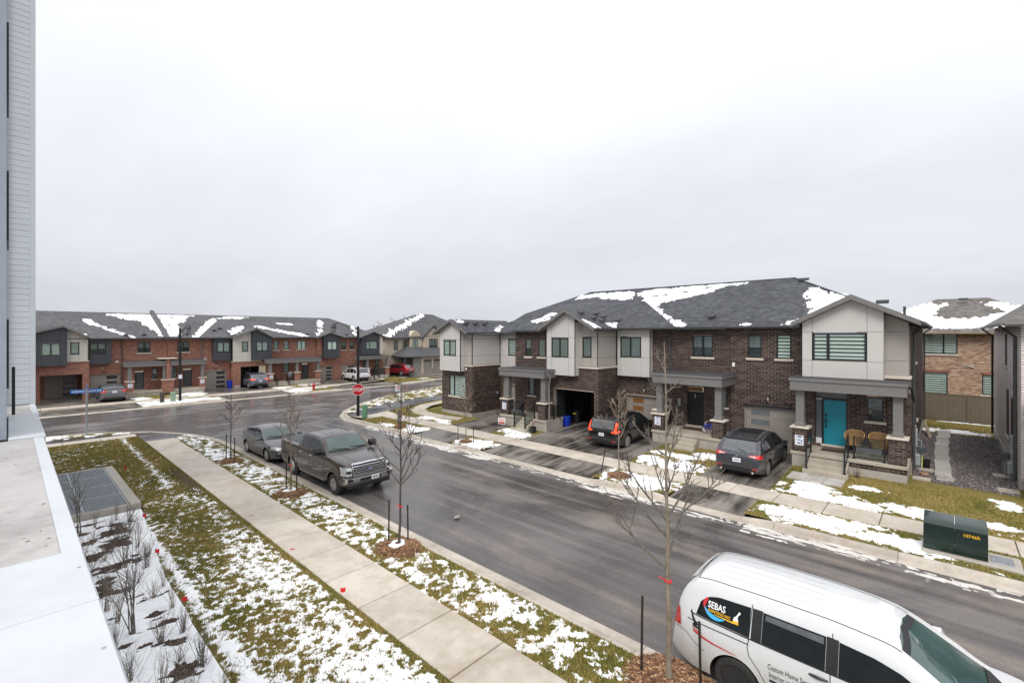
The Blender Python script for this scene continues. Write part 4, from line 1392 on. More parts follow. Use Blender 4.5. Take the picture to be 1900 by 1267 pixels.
# ------------------------------------------------------------------ the dark brick row (facade looks towards -X; a = -Y, b = X)
def dark_unit(name, y_org, x_org, label):
 h = House(name, (x_org, y_org, 0.0), R(-90), (-y_org, x_org))
 tag(h.root, label, 'house', 'dark brick townhouses across the street')
 return h
EAVE_B, EAVE_Z, RIDGE_B, RIDGE_Z = 24.95, 6.42, 31.2, 9.27
PITCH = (RIDGE_Z - EAVE_Z) / (RIDGE_B - EAVE_B)
main_plane = lambda a, b: EAVE_Z + (b - EAVE_B) * PITCH
def dark_row():
 # ============ unit 1 : turquoise door, Y 1.02 .. 8.15
 h = dark_unit('townhouse', 4.6, 24.8, 'dark brick townhouse with turquoise front door and light stucco gable, right end of its row')
 G = 0.28
 A = lambda y: -y
 aR, aL = A(1.02), A(8.15)
 XW = 24.8   # porch wall
 XG = 25.3   # garage wall
 op = [(A(4.31), A(3.12), 1.10, 3.40), (A(2.45), A(1.88), 2.34, 3.39)]
 w = h.wall('wall', 'mortar', A(4.86), aR, 0.3, 4.16, XW, 0.22, op)
 h.bricks(A(4.86), aR, 1.0, 3.62, XW, op, parent=w, single=300)
 tf = top_fn(A(2.82), 7.62, A(4.97), 6.52, A(0.68), 6.52)
 hb = h.panels('gable_wall', [A(1.79), A(1.05)], [4.33, 4.93, 6.10, 6.5], 24.1, 0.1, 'stucco_taupe', top=top_fn(A(2.82), 7.62, A(4.97), 6.52, A(0.68), 6.52, 0.26))
 h.put(MB().rbox(A(1.83), A(0.98), 24.02, 24.8, 4.22, 4.33, 0.02), 'string_course', 'limestone')
 h.wall('wall', 'mortar', A(1.79), A(1.03), 4.16, 6.3, 24.22, 0.3)
 ac = [A(4.59), A(4.22), A(2.32), A(1.79)]
 bay = h.panels('bay', ac, [4.17, 4.87, 6.09, 6.5], 23.6, 0.09, 'stucco_light', skip={(1, 1)}, top=tf)
 h.side_panels([23.7, 24.22], [4.17, 4.87, 6.09, 6.75], A(1.79) - 0.09, 0.09, 'stucco_light', bay)
 h.put(MB().box(A(4.57), A(1.9), 23.66, 24.78, 4.175, 4.2), 'soffit', 'charcoal_trim', bay)
 h.put(MB().box(A(4.59), A(4.5), 23.7, 25.3, 4.17, 6.45), 'cheek', 'stucco_light', bay)
 h.window(A(4.20), A(2.33), 4.90, 6.06, 23.6, cols=(0.30,), sill=False, frame=0.07)
 g = h.gable_roof('gable_roof', A(2.82), 7.62, A(4.97), A(0.66), 6.52, 6.52, 23.28, 31.0)
 h.vent(A(1.95), 25.2, 7.3, g, 0.42)
 h.put(MB().tube([(A(1.35), 27.5, 6.8), (A(1.35), 27.5, 7.25)], 0.05, 8), 'vent_pipe', 'charcoal_trim', g)
 sw = h.put(MB().box(aR - 0.2, aR - 0.008, XW + 0.22, 38.5, 0.3, 6.35), 'side_wall', 'mortar')
 sops = [(28.5, 29.1, 4.7, 5.9), (27.2, 27.9, 1.9, 3.2), (29.6, 30.3, 1.9, 3.2)]
 h.bricks(24.8, 38.5, 0.75, 6.3, aR - 0.008, sops, face='side', parent=sw)
 h.put(MB().box(aR - 0.1, aR + 0.015, 24.85, 38.5, 0.1, 0.75), 'foundation', 'concrete_found', sw)
 for y0, y1, z0, z1 in sops:
  h.put(MB().box(aR - 0.06, aR - 0.004, y0, y1, z0, z1), 'window', 'black_frame', sw)
  h.put(MB().rbox(aR - 0.02, aR + 0.06, y0 - 0.06, y1 + 0.06, z0 - 0.1, z0, 0.01), 'sill', 'limestone', sw)
 h.gutter(A(0.66) - 0.001, A(0.66) + 0.001, 23.3, 6.5)
 ga = MB().box(A(0.66), A(0.66) + 0.11, 23.3, 38.8, 6.36, 6.47)
 h.put(ga, 'gutter', 'charcoal_trim', g)
 h.downspout([(A(0.62), 24.55, 6.42), (A(0.62), 24.6, 6.3), (A(0.93), 24.95, 6.05), (A(0.93), 24.95, 4.2), (A(0.93), 24.95, 0.5)])
 h.downspout([(A(0.60), 38.3, 6.4), (A(0.95), 38.4, 6.1), (A(0.95), 38.4, 0.5)])
 h.door(A(3.99), A(3.17), 1.12, 3.08, XW, 'teal_door')
 sl = h.put(MB().box(A(4.29), A(4.06), XW + 0.05, XW + 0.07, 1.38, 3.08), 'sidelight', 'garage_frost')
 fr = MB()
 fr.box(A(4.32), A(4.29), XW - 0.01, XW + 0.09, 1.12, 3.4)
 fr.box(A(4.06), A(4.05), XW - 0.01, XW + 0.09, 1.12, 3.1)
 fr.box(A(4.29), A(3.12), XW - 0.008, XW + 0.088, 3.131, 3.165)
 fr.box(A(3.135), A(3.115), XW - 0.008, XW + 0.088, 3.165, 3.4)
 h.put(fr, 'frame', 'black_frame', sl)
 h.put(MB().box(A(4.29), A(4.06), XW + 0.03, XW + 0.07, 1.12, 1.36), 'kick_panel', 'white_paint', sl)
 h.put(MB().box(A(4.29), A(3.135), XW + 0.05, XW + 0.07, 3.165, 3.39), 'transom', 'garage_frost')
 h.window(A(2.45), A(1.88), 2.34, 3.36, XW, blind='half')
 PX = 23.2
 sl = h.put(MB().rbox(A(4.95), A(1.02), PX - 0.03, XW - 0.001, 0.83, 0.96, 0.015), 'porch_slab', 'concrete_step')
 pb = h.put(MB().box(A(2.82), A(1.08), PX + 0.03, XW - 0.01, 0.62, 0.828), 'porch_base', 'mortar')
 h.bricks(A(2.82), A(1.08), 0.63, 0.828, PX + 0.03, parent=pb)
 h.bricks(PX + 0.03, XW, 0.63, 0.828, A(1.08), face='side', parent=pb)
 h.put(MB().box(A(4.9), A(1.06), PX + 0.02, XW - 0.012, 0.05, 0.618), 'foundation', 'concrete_found', pb)
 h.pier(A(4.90), A(4.33), PX + 0.01, PX + 0.57, 0.962, 1.95)
 h.pier(A(1.62), A(1.08), PX + 0.01, PX + 0.57, 0.962, 1.95)
 h.put(MB().box(A(4.9), A(4.31), PX + 0.0, PX + 0.4, 0.05, 0.829), 'pier_base', 'concrete_found')
 h.column(A(4.78), A(4.47), PX + 0.13, PX + 0.44, 2.028, 3.60)
 h.column(A(1.49), A(1.19), PX + 0.13, PX + 0.44, 2.028, 3.60)
 h.porch_roof(A(4.95), A(1.06), 23.07, XW - 0.001, 3.60, 4.14)
 h.downspout([(A(1.02), 23.3, 4.0), (A(0.95), 23.4, 3.9), (A(0.93), 24.2, 3.5), (A(0.93), 24.7, 3.3)], 'black_metal', 0.04)
 h.steps(A(4.28), A(2.86), PX + 0.02, 0.96, 0.30, 3, 0.30)
 h.stair_rail(A(4.22), 22.45, 23.35, 0.47, 0.962)
 h.stair_rail(A(2.92), 22.45, 23.35, 0.47, 0.962)
 h.glass_rail((A(2.72), PX + 0.13), (A(1.75), PX + 0.13), 0.962, 1.86)
 h.notice(A(4.62), PX + 0.003, 1.44)
 gop = [(A(7.45), A(5.02), 0.40, 2.42), (A(7.27), A(6.65), 4.82, 5.97), (A(5.99), A(5.36), 4.82, 5.97)]
 w2 = h.wall('wall', 'mortar', aL, A(4.5), 0.3, 6.4, XG, 0.22, gop)
 h.bricks(aL, A(4.5), 0.42, 6.36, XG, gop, parent=w2)
 gd = h.garage(A(7.45), A(5.02), 0.405, 2.42, XG + 0.12, 'left', 'garage_frost', wfrac=(0.1, 0.46))
 h.put(MB().box(A(7.46), A(5.01), XG - 0.03, XG + 0.0, 2.42, 2.5), 'lintel', 'black_frame', gd)
 h.window(A(7.27), A(6.65), 4.82, 5.97, XG, blind='half')
 h.window(A(5.99), A(5.36), 4.82, 5.97, XG, blind='zebra')
 h.text('1267 Di', A(7.18), XG - 0.012, 2.57, 0.30, 'ink_black', shear=0.35, width=0.82)
 h.text('Landing', A(6.14), XG - 0.012, 2.57, 0.30, 'ink_black', shear=0.35, width=0.86)
 h.lantern(A(6.34), XG - 0.012, 2.86)
 P = lambda y, t: (A(y), EAVE_B - 0.0 + t * (RIDGE_B - EAVE_B), EAVE_Z + t * (RIDGE_Z - EAVE_Z))
 r = h.roof('main_roof', [P(8.15, 0), P(0.66, 0), P(6.45, 1), P(8.15, 1)])
 h.roof('hip', [(A(6.45), RIDGE_B, RIDGE_Z), (A(0.66), EAVE_B, EAVE_Z), (A(0.66), 38.6, 6.43)], parent=r)
 h.roof('rear_slope', [(A(8.15), RIDGE_B, RIDGE_Z), (A(6.45), RIDGE_B, RIDGE_Z), (A(0.66), 38.6, 6.43), (A(8.15), 38.6, 6.43)], parent=r)
 h.put(MB().tube([(A(8.15), RIDGE_B, RIDGE_Z + 0.0), (A(6.45), RIDGE_B, RIDGE_Z + 0.0)], 0.05, 5), 'ridge_cap', 'shingle', r)
 h.put(MB().tube([(A(6.45), RIDGE_B, RIDGE_Z + 0.0), (A(0.66), EAVE_B, EAVE_Z)], 0.05, 5), 'ridge_cap', 'shingle', r)
 h.gutter(aL, A(4.9), EAVE_B, EAVE_Z - 0.02, parent=r)
 h.put(MB().box(aL, A(4.9), EAVE_B, XG, EAVE_Z - 0.13, EAVE_Z - 0.10), 'soffit', 'charcoal_trim', r)
 h.downspout([(A(4.83), 25.0, 6.3), (A(4.78), 25.22, 6.1), (A(4.78), 25.22, 4.2)])
 h.vent(A(5.9), RIDGE_B - 0.45, main_plane(0, RIDGE_B - 0.5), r, 0.5)
 pl = lambda a, b: main_plane(a, b) + 0.005
 roof_snow(h, 'snow', [(A(5.51), 29.48), (A(5.15), 29.57), (A(3.83), 28.28), (A(3.59), 28.11), (A(4.05), 27.51), (A(4.27), 26.76), (A(4.52), 25.69), (A(4.67), 26.3), (A(5.1), 27.63)], pl, 201)
 roof_snow(h, 'snow', [(A(5.95), 25.0), (A(5.3), 25.35), (A(5.0), 25.7), (A(4.9), 25.0)], pl, 221)
 roof_snow(h, 'snow', [(A(7.6), 25.0), (A(6.9), 25.0), (A(7.1), 25.25), (A(7.5), 25.22)], pl, 202)
 h.put(MB().rbox(A(8.02), A(7.9), XG - 0.03, XG - 0.011, 4.35, 4.55, 0.005), 'wall_vent', 'white_paint')
 # ============ unit 2 : black door, Y 8.15 .. 14.58
 h = dark_unit('townhouse', 11.4, 25.4, 'dark brick townhouse with black front door under a grey porch, beside the turquoise-door house')
 XG = 25.4
 aR, aL = A(8.15), A(14.58)
 op = [(A(10.10), A(9.03), 4.78, 5.93), (A(10.42), A(9.52), 1.02, 3.16), (A(8.78), A(8.3), 2.2, 3.2), (A(14.1), A(11.7), 0.40, 2.36), (A(14.2), A(12.6), 3.8, 6.2)]
 w = h.wall('wall', 'mortar', aL, aR - 0.002, 0.3, 6.4, XG, 0.22, op)
 h.bricks(aL, aR, 0.42, 6.36, XG, op, parent=w)
 h.put(MB().box(A(11.52), A(11.30), 23.6, XG - 0.001, 0.95, 1.92), 'porch_screen', 'mortar')
 h.bricks(23.6, XG, 0.97, 1.92, A(11.30), face='side')
 h.put(MB().rbox(A(11.56), A(11.26), 23.5, XG - 0.002, 1.925, 2.0, 0.012), 'coping', 'limestone')
 h.window(A(10.10), A(9.03), 4.78, 5.93, XG, cols=(0.52,), blind='half')
 h.door(A(10.36), A(9.58), 1.06, 2.84, XG, 'black_door', handle='left')
 h.put(MB().box(A(10.34), A(9.60), XG + 0.03, XG + 0.05, 2.91, 3.13), 'transom', 'garage_amber')
 crs = MB().box(A(9.985), A(9.965), XG + 0.015, XG + 0.029, 2.52, 2.74)
 crs.box(A(10.025), A(9.925), XG + 0.015, XG + 0.029, 2.64, 2.665)
 h.put(crs, 'cross', 'white_paint')
 wr = MB()
 for k in range(20):
  t = 2 * math.pi * k / 20
  wr.lathe([(0.02, -0.05), (0.05, 0.0), (0.02, 0.05)], A(9.97) + 0.19 * math.cos(t), XG - 0.02, 2.25 + 0.19 * math.sin(t), 5)
 h.put(wr, 'wreath', 'soil')
 h.window(A(8.78), A(8.3), 2.2, 3.2, XG, blind='grey')
 h.garage(A(14.1), A(11.7), 0.40, 2.36, XG + 0.14, 'left', 'garage_amber', wfrac=(0.12, 0.42))
 h.text('20', A(12.12), XG - 0.012, 2.52, 0.26, 'ink_black')
 h.lantern(A(12.9), XG - 0.012, 2.75)
 bay = h.panels('bay', [A(14.5), A(14.3), A(12.95), A(12.42)], [3.52, 4.62, 5.86, 6.26], 24.98, 0.09, 'stucco_light', skip={(1, 1)})
 h.side_panels([25.07, 25.4], [3.52, 4.62, 5.86, 6.26], A(12.42) - 0.09, 0.088, 'stucco_light', bay)
 h.put(MB().box(A(14.49), A(12.44), 25.0, 25.39, 3.51, 3.54), 'soffit', 'charcoal_trim', bay)
 h.window(A(14.29), A(12.96), 4.64, 5.84, 24.98, cols=(0.5,), blind='grey', sill=False)
 PX = 23.4
 h.put(MB().rbox(A(11.52), A(7.72), PX - 0.03, XG - 0.012, 0.8, 0.93, 0.015), 'porch_slab', 'concrete_step')
 h.put(MB().box(A(11.48), A(7.76), PX + 0.02, XG - 0.014, 0.05, 0.799), 'foundation', 'concrete_found')
 h.pier(A(8.40), A(7.84), PX + 0.02, PX + 0.56, 0.932, 1.75)
 h.pier(A(11.50), A(10.86), PX + 0.02, PX + 0.56, 0.932, 1.75)
 h.column(A(8.28), A(7.97), PX + 0.13, PX + 0.44, 1.83, 3.44)
 h.column(A(11.32), A(11.0), PX + 0.13, PX + 0.44, 1.83, 3.44)
 h.porch_roof(A(11.45), A(7.88), PX - 0.1, XG - 0.012, 3.44, 3.97)
 h.steps(A(10.1), A(9.0), PX + 0.02, 0.93, 0.28, 3, 0.30)
 h.put(MB().box(A(10.5), A(9.3), 24.6, 25.2, 0.932, 0.945), 'door_mat', 'mat_brown')
 h.notice(A(11.18), PX + 0.012, 1.42)
 h.put(MB().rbox(A(10.9), A(10.75), XG - 0.1, XG - 0.01, 2.05, 2.45, 0.02), 'meter', 'meter_grey')
 ra = h.roof('main_roof', [(A(14.58), EAVE_B, EAVE_Z), (A(8.15), EAVE_B, EAVE_Z), (A(8.15), RIDGE_B, RIDGE_Z), (A(14.58), RIDGE_B, RIDGE_Z)])
 h.roof('rear_slope', [(A(14.58), RIDGE_B, RIDGE_Z), (A(8.15), RIDGE_B, RIDGE_Z), (A(8.15), 38.6, 6.43), (A(14.58), 38.6, 6.43)], parent=ra)
 h.put(MB().tube([(A(14.58), RIDGE_B, RIDGE_Z), (A(8.15), RIDGE_B, RIDGE_Z)], 0.05, 5), 'ridge_cap', 'shingle', ra)
 zr = 0.16
 h.roof('raised_slope', [(A(14.58), EAVE_B - 0.32, EAVE_Z - 0.02), (A(10.75), EAVE_B - 0.32, EAVE_Z - 0.02), (A(14.58), EAVE_B + 3.6, EAVE_Z + 3.92 * PITCH - 0.0)], th=0.09, parent=ra)
 h.gutter(aL, A(10.75), EAVE_B - 0.32, EAVE_Z - 0.05, parent=ra)
 h.gutter(A(10.75), aR, EAVE_B, EAVE_Z - 0.03, parent=ra)
 h.put(MB().box(aL, aR, EAVE_B - 0.3, XG, EAVE_Z - 0.16, EAVE_Z - 0.125), 'soffit', 'charcoal_trim', ra)
 h.downspout([(A(11.35), 24.9, 6.25), (A(11.35), 25.25, 6.05), (A(11.35), 25.32, 4.1)], r=0.05)
 roof_snow(h, 'snow', [(A(16.0), 30.33), (A(15.49), 30.8), (A(12.71), 31.0), (A(10.54), 31.09), (A(8.86), 31.04), (A(9.21), 30.9), (A(10.31), 30.41), (A(10.88), 29.81), (A(11.96), 29.16), (A(12.89), 28.74), (A(13.56), 28.21), (A(12.63), 26.97), (A(10.6), 25.38), (A(10.3), 25.0), (A(10.91), 24.99), (A(13.46), 27.55), (A(15.31), 29.54)], pl, 204, hole=[(A(14.93), 29.78), (A(13.21), 30.11), (A(10.95), 30.73), (A(11.07), 30.33), (A(13.01), 29.65), (A(14.36), 29.12)], bias=0.06)
 h.vent(A(9.3), 26.0, main_plane(0, 26.0), ra)
 # ============ unit 3 : carport block + porch, Y 14.58 .. 21.2
 h = dark_unit('townhouse', 18.0, 22.9, 'dark brick townhouse with a recessed carport and small stucco gable, blue bin inside')
 XF = 22.9
 aR, aL = A(14.58), A(21.2)
 op = [(A(17.72), A(14.78), 0.2, 2.66)]
 w = h.wall('wall', 'mortar', A(18.05), aR, 0.2, 4.0, XF, 0.3, op)
 h.bricks(A(18.05), aR, 0.3, 4.0, XF, op, parent=w)
 sw = h.put(MB().box(aR - 0.25, aR - 0.005, XF + 0.3, 25.4, 0.2, 4.0), 'side_wall', 'mortar')
 h.bricks(XF, 25.39, 0.3, 4.0, aR - 0.005, face='side', parent=sw)
 h.put(MB().rbox(A(18.05), aR + 0.06, XF - 0.07, 25.39, 4.0, 4.1, 0.02), 'string_course', 'limestone')
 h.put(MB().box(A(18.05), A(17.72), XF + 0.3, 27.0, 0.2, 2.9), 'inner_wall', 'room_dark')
 h.put(MB().box(A(17.72), A(14.8), 27.0, 27.1, 0.2, 2.9), 'inner_wall', 'dark_brick')
 h.put(MB().box(A(17.72), A(14.83), XF + 0.3, 27.0, 2.7, 2.8), 'ceiling', 'grey_trim')
 h.put(MB().box(A(17.72), A(14.83), XF - 0.1, 27.0, 0.25, 0.27), 'floor', 'asphalt_drive')
 h.garage(A(16.05), A(14.85), 0.28, 2.55, 25.2, None)
 d = h.put(MB().box(A(17.71), A(17.65), 24.0, 24.9, 0.6, 2.5), 'side_door', 'black_door')
 zc = [4.12, 4.63, 5.84, 6.2]
 tf = top_fn(A(16.32), 7.52, A(18.35), 6.36, A(14.28), 6.36)
 tp = h.panels('gable_wall', [A(15.9), A(15.60), A(14.98), A(14.60)], zc, XF, 0.1, 'stucco_taupe', skip={(1, 1)}, top=top_fn(A(16.32), 7.52, A(18.35), 6.36, A(14.28), 6.36, 0.26))
 h.side_panels([XF + 0.1, 24.0, 24.97], zc, aR - 0.1, 0.1, 'stucco_taupe', tp)
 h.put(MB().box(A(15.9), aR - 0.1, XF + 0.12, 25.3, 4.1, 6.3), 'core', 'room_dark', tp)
 h.window(A(15.59), A(14.99), 4.66, 5.82, XF, blind='grey', sill=False)
 bay = h.panels('bay', [A(17.92), A(17.55), A(16.28), A(15.85)], [3.55, 4.61, 5.80, 6.2], 22.45, 0.09, 'stucco_light', skip={(1, 1)}, top=tf)
 h.side_panels([22.54, 22.9], [3.55, 4.61, 5.80, 6.72], A(15.85) - 0.09, 0.088, 'stucco_light', bay)
 h.put(MB().box(A(17.9), A(15.87), 22.47, 22.88, 3.54, 3.57), 'soffit', 'charcoal_trim', bay)
 h.put(MB().box(A(17.92), A(15.95), 22.56, 22.89, 3.6, 4.55), 'core', 'room_dark', bay)
 h.window(A(17.54), A(16.29), 4.63, 5.79, 22.45, cols=(0.5,), blind='grey', sill=False)
 g = h.gable_roof('gable_roof', A(16.32), 7.52, A(18.35), A(14.28), 6.36, 6.36, 22.1, 27.6)
 for y, b in ((15.75, 23.0), (15.2, 23.5), (14.95, 24.0), (15.75, 24.6), (15.4, 24.9)):
  h.vent(A(y), b, 7.52 - (16.32 - y) / 2.04 * 1.16, g, 0.3)
 XP = 23.2
 op = [(A(20.30), A(19.78), 4.55, 5.72), (A(19.2), A(18.6), 4.55, 5.72), (A(20.0), A(19.45), 2.05, 3.25)]
 w2 = h.wall('wall', 'mortar', aL, A(18.06), 0.3, 6.3, XP, 0.22, op)
 h.bricks(aL, A(18.06), 0.98, 6.28, XP, op, parent=w2)
 h.window(A(20.30), A(19.78), 4.55, 5.72, XP, blind='half')
 h.window(A(19.2), A(18.6), 4.55, 5.72, XP, blind='grey')
 h.window(A(20.0), A(19.45), 2.05, 3.25, XP, blind='grey')
 h.put(MB().box(A(18.55), A(18.1), XP - 0.02, XP - 0.0, 1.0, 3.2), 'door', 'black_door')
 PX = 21.5
 h.put(MB().rbox(A(20.95), A(17.2), PX - 0.03, XP - 0.012, 0.78, 0.92, 0.015), 'porch_slab', 'concrete_step')
 h.put(MB().box(A(20.9), A(17.24), PX + 0.02, XP - 0.014, 0.05, 0.779), 'foundation', 'concrete_found')
 h.put(MB().box(A(17.24), A(17.2), PX + 0.02, XF, 0.05, 0.78), 'foundation', 'concrete_found')
 h.pier(A(20.92), A(20.3), PX + 0.01, PX + 0.56, 0.922, 1.85)
 h.pier(A(17.84), A(17.28), PX + 0.01, PX + 0.56, 0.922, 1.85)
 h.column(A(20.72), A(20.36), PX + 0.13, PX + 0.44, 1.93, 3.38)
 h.column(A(17.72), A(17.38), PX + 0.13, PX + 0.44, 1.93, 3.38)
 h.porch_roof(A(20.98), A(17.3), PX - 0.1, XP - 0.012, 3.38, 3.86)
 h.downspout([(A(17.2), 21.55, 3.7), (A(17.05), 21.7, 3.45), (A(17.15), 21.7, 2.9), (A(17.15), 21.75, 1.8), (A(17.05), 21.6, 1.5), (A(17.05), 21.6, 0.35)], 'grey_trim', 0.045)
 h.steps(A(19.15), A(18.1), PX + 0.02, 0.92, 0.24, 3, 0.30)
 h.stair_rail(A(19.05), 20.75, 21.62, 0.42, 0.922)
 h.stair_rail(A(18.2), 20.75, 21.62, 0.42, 0.922)
 h.glass_rail((A(20.2), PX + 0.13), (A(19.2), PX + 0.13), 0.922, 1.8)
 h.glass_rail((A(17.2), PX + 0.7), (A(17.2), XF - 0.08), 0.922, 1.75)
 h.notice(A(20.6), PX + 0.003, 1.45)
 EB = 22.85
 r = h.roof('main_roof', [(A(21.2), EAVE_B, EAVE_Z), (A(14.58), EAVE_B, EAVE_Z), (A(14.58), RIDGE_B, RIDGE_Z), (A(20.6), RIDGE_B, RIDGE_Z), (A(21.2), RIDGE_B - 0.4, RIDGE_Z - 0.2)])
 h.roof('front_slope', [(A(21.2), EB, 6.28), (A(18.0), EB, 6.28), (A(14.58), 25.9, 6.95), (A(14.58), 28.8, 8.2), (A(18.0), 28.9, 8.4), (A(21.2), 28.9, 8.28)], th=0.1, parent=r)
 h.roof('rear_slope', [(A(21.2), RIDGE_B, RIDGE_Z - 0.3), (A(20.6), RIDGE_B, RIDGE_Z), (A(14.58), RIDGE_B, RIDGE_Z), (A(14.58), 38.6, 6.43), (A(21.2), 38.6, 6.43)], parent=r)
 h.put(MB().tube([(A(20.6), RIDGE_B, RIDGE_Z), (A(14.58), RIDGE_B, RIDGE_Z)], 0.05, 5), 'ridge_cap', 'shingle', r)
 h.gutter(aL, A(18.3), EB, 6.25, parent=r)
 h.put(MB().box(aL, A(18.1), EB, XP, 6.12, 6.15), 'soffit', 'charcoal_trim', r)
 h.gutter(A(14.5), A(14.4), 22.3, 6.3)
 h.put(MB().box(A(14.28), A(14.28) + 0.11, 22.1, 24.6, 6.22, 6.34), 'gutter', 'charcoal_trim', g)
 roof_snow(h, 'snow', [(A(21.1), 30.03), (A(21.1), 30.69), (A(19.21), 30.84), (A(16.86), 30.95), (A(15.81), 29.43), (A(16.29), 29.12), (A(18.71), 30.04), (A(20.25), 30.09)], pl, 205)
 sl = lambda a, b: 7.52 - (A(16.32) * -1 + a) / 2.04 * 1.16 + 0.01
 gp = lambda a, b: 7.52 - (a - A(16.32)) / 2.04 * 1.16 + 0.01
 roof_snow(h, 'snow', [(A(14.9), 26.9), (A(14.45), 26.8), (A(14.32), 24.2), (A(14.75), 24.1), (A(14.85), 25.0)], gp, 206, 0.7, 1.0, 2.5)
 roof_snow(h, 'snow', [(A(15.3), 22.15), (A(14.3), 22.15), (A(14.3), 22.8), (A(14.6), 22.7)], gp, 207)
 fp = lambda a, b: 6.28 + (b - EB) / (28.9 - EB) * 2.02 + 0.02
 roof_snow(h, 'snow', [(A(21.1), 24.6), (A(20.3), 24.2), (A(18.6), 25.6), (A(19.4), 26.6), (A(20.6), 26.4)], fp, 208, 1.6, 0.5, 2.0, bias=-0.05)
 # ============ unit 4 : corner house, Y 21.2 .. 27.2
 h = dark_unit('townhouse', 24.6, 21.8, 'corner dark brick townhouse with a tall lower window, nearest the stop sign')
 XF = 21.8
 aR, aL = A(24.0), A(27.25)
 op = [(A(26.38), A(24.62), 1.60, 3.06)]
 w = h.wall('wall', 'mortar', aL, aR, 0.2, 3.75, XF, 0.22, op)
 h.bricks(aL, aR, 0.52, 3.74, XF, op, parent=w)
 sw = h.put(MB().box(aR - 0.2, aR - 0.005, XF + 0.22, 25.0, 0.2, 3.75), 'side_wall', 'mortar')
 h.bricks(XF, 24.6, 0.52, 3.74, aR - 0.005, face='side', parent=sw)
 h.put(MB().box(aL - 0.02, aR + 0.02, XF - 0.02, XF + 0.1, 0.0, 0.5), 'foundation', 'concrete_found', w)
 h.put(MB().box(aR - 0.1, aR + 0.02, XF + 0.1, 24.2, 0.0, 0.5), 'foundation', 'concrete_found', sw)
 h.put(MB().rbox(A(24.75), aR + 0.06, XF - 0.06, 24.6, 3.75, 3.85, 0.02), 'string_course', 'limestone')
 h.put(MB().box(aL, aL + 0.2, XF + 0.22, 36, 0.2, 6.0), 'side_wall', 'dark_brick')
 h.window(A(26.38), A(24.62), 1.60, 3.06, XF, cols=(0.30,), blind='zebra')
 zc = [3.87, 4.5, 5.62, 6.0]
 tf = top_fn(A(25.5), 7.05, A(27.45), 6.14, A(23.72), 6.14, 0.2)
 tp = h.panels('gable_wall', [A(24.8), A(24.02)], zc, XF, 0.1, 'stucco_taupe', top=tf)
 h.side_panels([XF + 0.1, 24.55], [3.87, 4.5, 5.66, 6.02], aR - 0.1, 0.1, 'stucco_light', tp)
 h.put(MB().box(aL, aR - 0.1, XF + 0.12, 25.2, 3.8, 6.0), 'core', 'room_dark', tp)
 bay = h.panels('bay', [A(26.95), A(26.52), A(25.16), A(24.74)], [3.40, 4.46, 5.60, 6.0], 21.35, 0.09, 'stucco_light', skip={(1, 1)}, top=tf)
 h.side_panels([21.44, 21.8], [3.40, 4.46, 5.60, 6.42], A(24.74) - 0.09, 0.088, 'stucco_light', bay)
 h.put(MB().box(A(26.93), A(24.76), 21.37, 21.78, 3.39, 3.42), 'soffit', 'charcoal_trim', bay)
 h.window(A(26.5), A(25.18), 4.48, 5.58, 21.35, cols=(0.5,), blind='zebra', sill=False)
 g = h.gable_roof('gable_roof', A(25.5), 7.05, A(27.45), A(23.72), 6.14, 6.14, 21.05, 26.8, fh=0.16)
 for b in (22.0, 22.9, 23.8):
  h.vent(A(24.75), b, 6.72, g, 0.3)
 h.put(MB().box(A(23.72), A(23.72) + 0.11, 21.05, 24.5, 6.02, 6.13), 'gutter', 'charcoal_trim', g)
 XR = 24.6
 op = [(A(23.15), A(22.35), 4.48, 5.66), (A(23.7), A(21.5), 0.3, 2.36)]
 w = h.wall('wall', 'mortar', A(23.99), A(21.21), 0.2, 3.5, XR, 0.22, op[1:])
 h.bricks(A(23.99), A(21.21), 0.3, 3.5, XR, op[1:], parent=w)
 bay = h.panels('bay', [A(23.98), A(23.18), A(22.32), A(21.22)], [3.55, 4.46, 5.68, 6.05], XR, 0.09, 'stucco_light', skip={(1, 1)})
 h.window(A(23.16), A(22.34), 4.48, 5.66, XR, blind='zebra', sill=False)
 h.garage(A(23.7), A(21.5), 0.33, 2.36, XR + 0.1, 'right')
 r = h.roof('main_roof', [(A(24.2), 24.25, 6.15), (A(21.2), 24.25, 6.15), (A(21.2), RIDGE_B - 0.4, RIDGE_Z - 0.2), (A(24.2), 27.6, 7.6)])
 h.roof('hip', [(A(21.2), RIDGE_B - 0.4, RIDGE_Z - 0.2), (A(27.45), 26.3, 6.2), (A(27.45), 36.5, 6.2), (A(21.2), RIDGE_B, RIDGE_Z - 0.25)], parent=r)
 h.roof('rear_slope', [(A(21.2), RIDGE_B, RIDGE_Z - 0.3), (A(21.2), 38.6, 6.43), (A(27.45), 36.5, 6.2)], parent=r)
 h.gutter(A(23.7), A(21.2), 24.25, 6.12, parent=r)
 h.downspout([(A(21.5), 24.2, 6.05), (A(21.4), 24.4, 5.9), (A(21.3), 24.5, 5.7)])
 gp4 = lambda a, b: 7.05 - (a - A(25.5)) / 1.78 * 0.91 + 0.01
 roof_snow(h, 'snow', [(A(24.0), 24.0), (A(23.75), 24.0), (A(23.75), 25.0), (A(24.5), 25.6), (A(24.9), 25.4), (A(24.3), 24.9)], gp4, 209, 0.9, 0.9, 2.5)
 roof_snow(h, 'snow', [(A(25.4), 21.4), (A(25.0), 21.5), (A(25.0), 22.1), (A(25.4), 22.2)], gp4, 210)
 mt = h.put(MB().rbox(aR + 0.002, aR + 0.09, 24.1, 24.35, 1.5, 1.9, 0.02), 'meter', 'meter_dark')
 h.put(MB().lathe([(0.08, 0.0), (0.08, 0.06), (0.05, 0.08)], aR + 0.09, 24.22, 1.75, 10, axis='x'), 'dial', 'galvanised', mt)
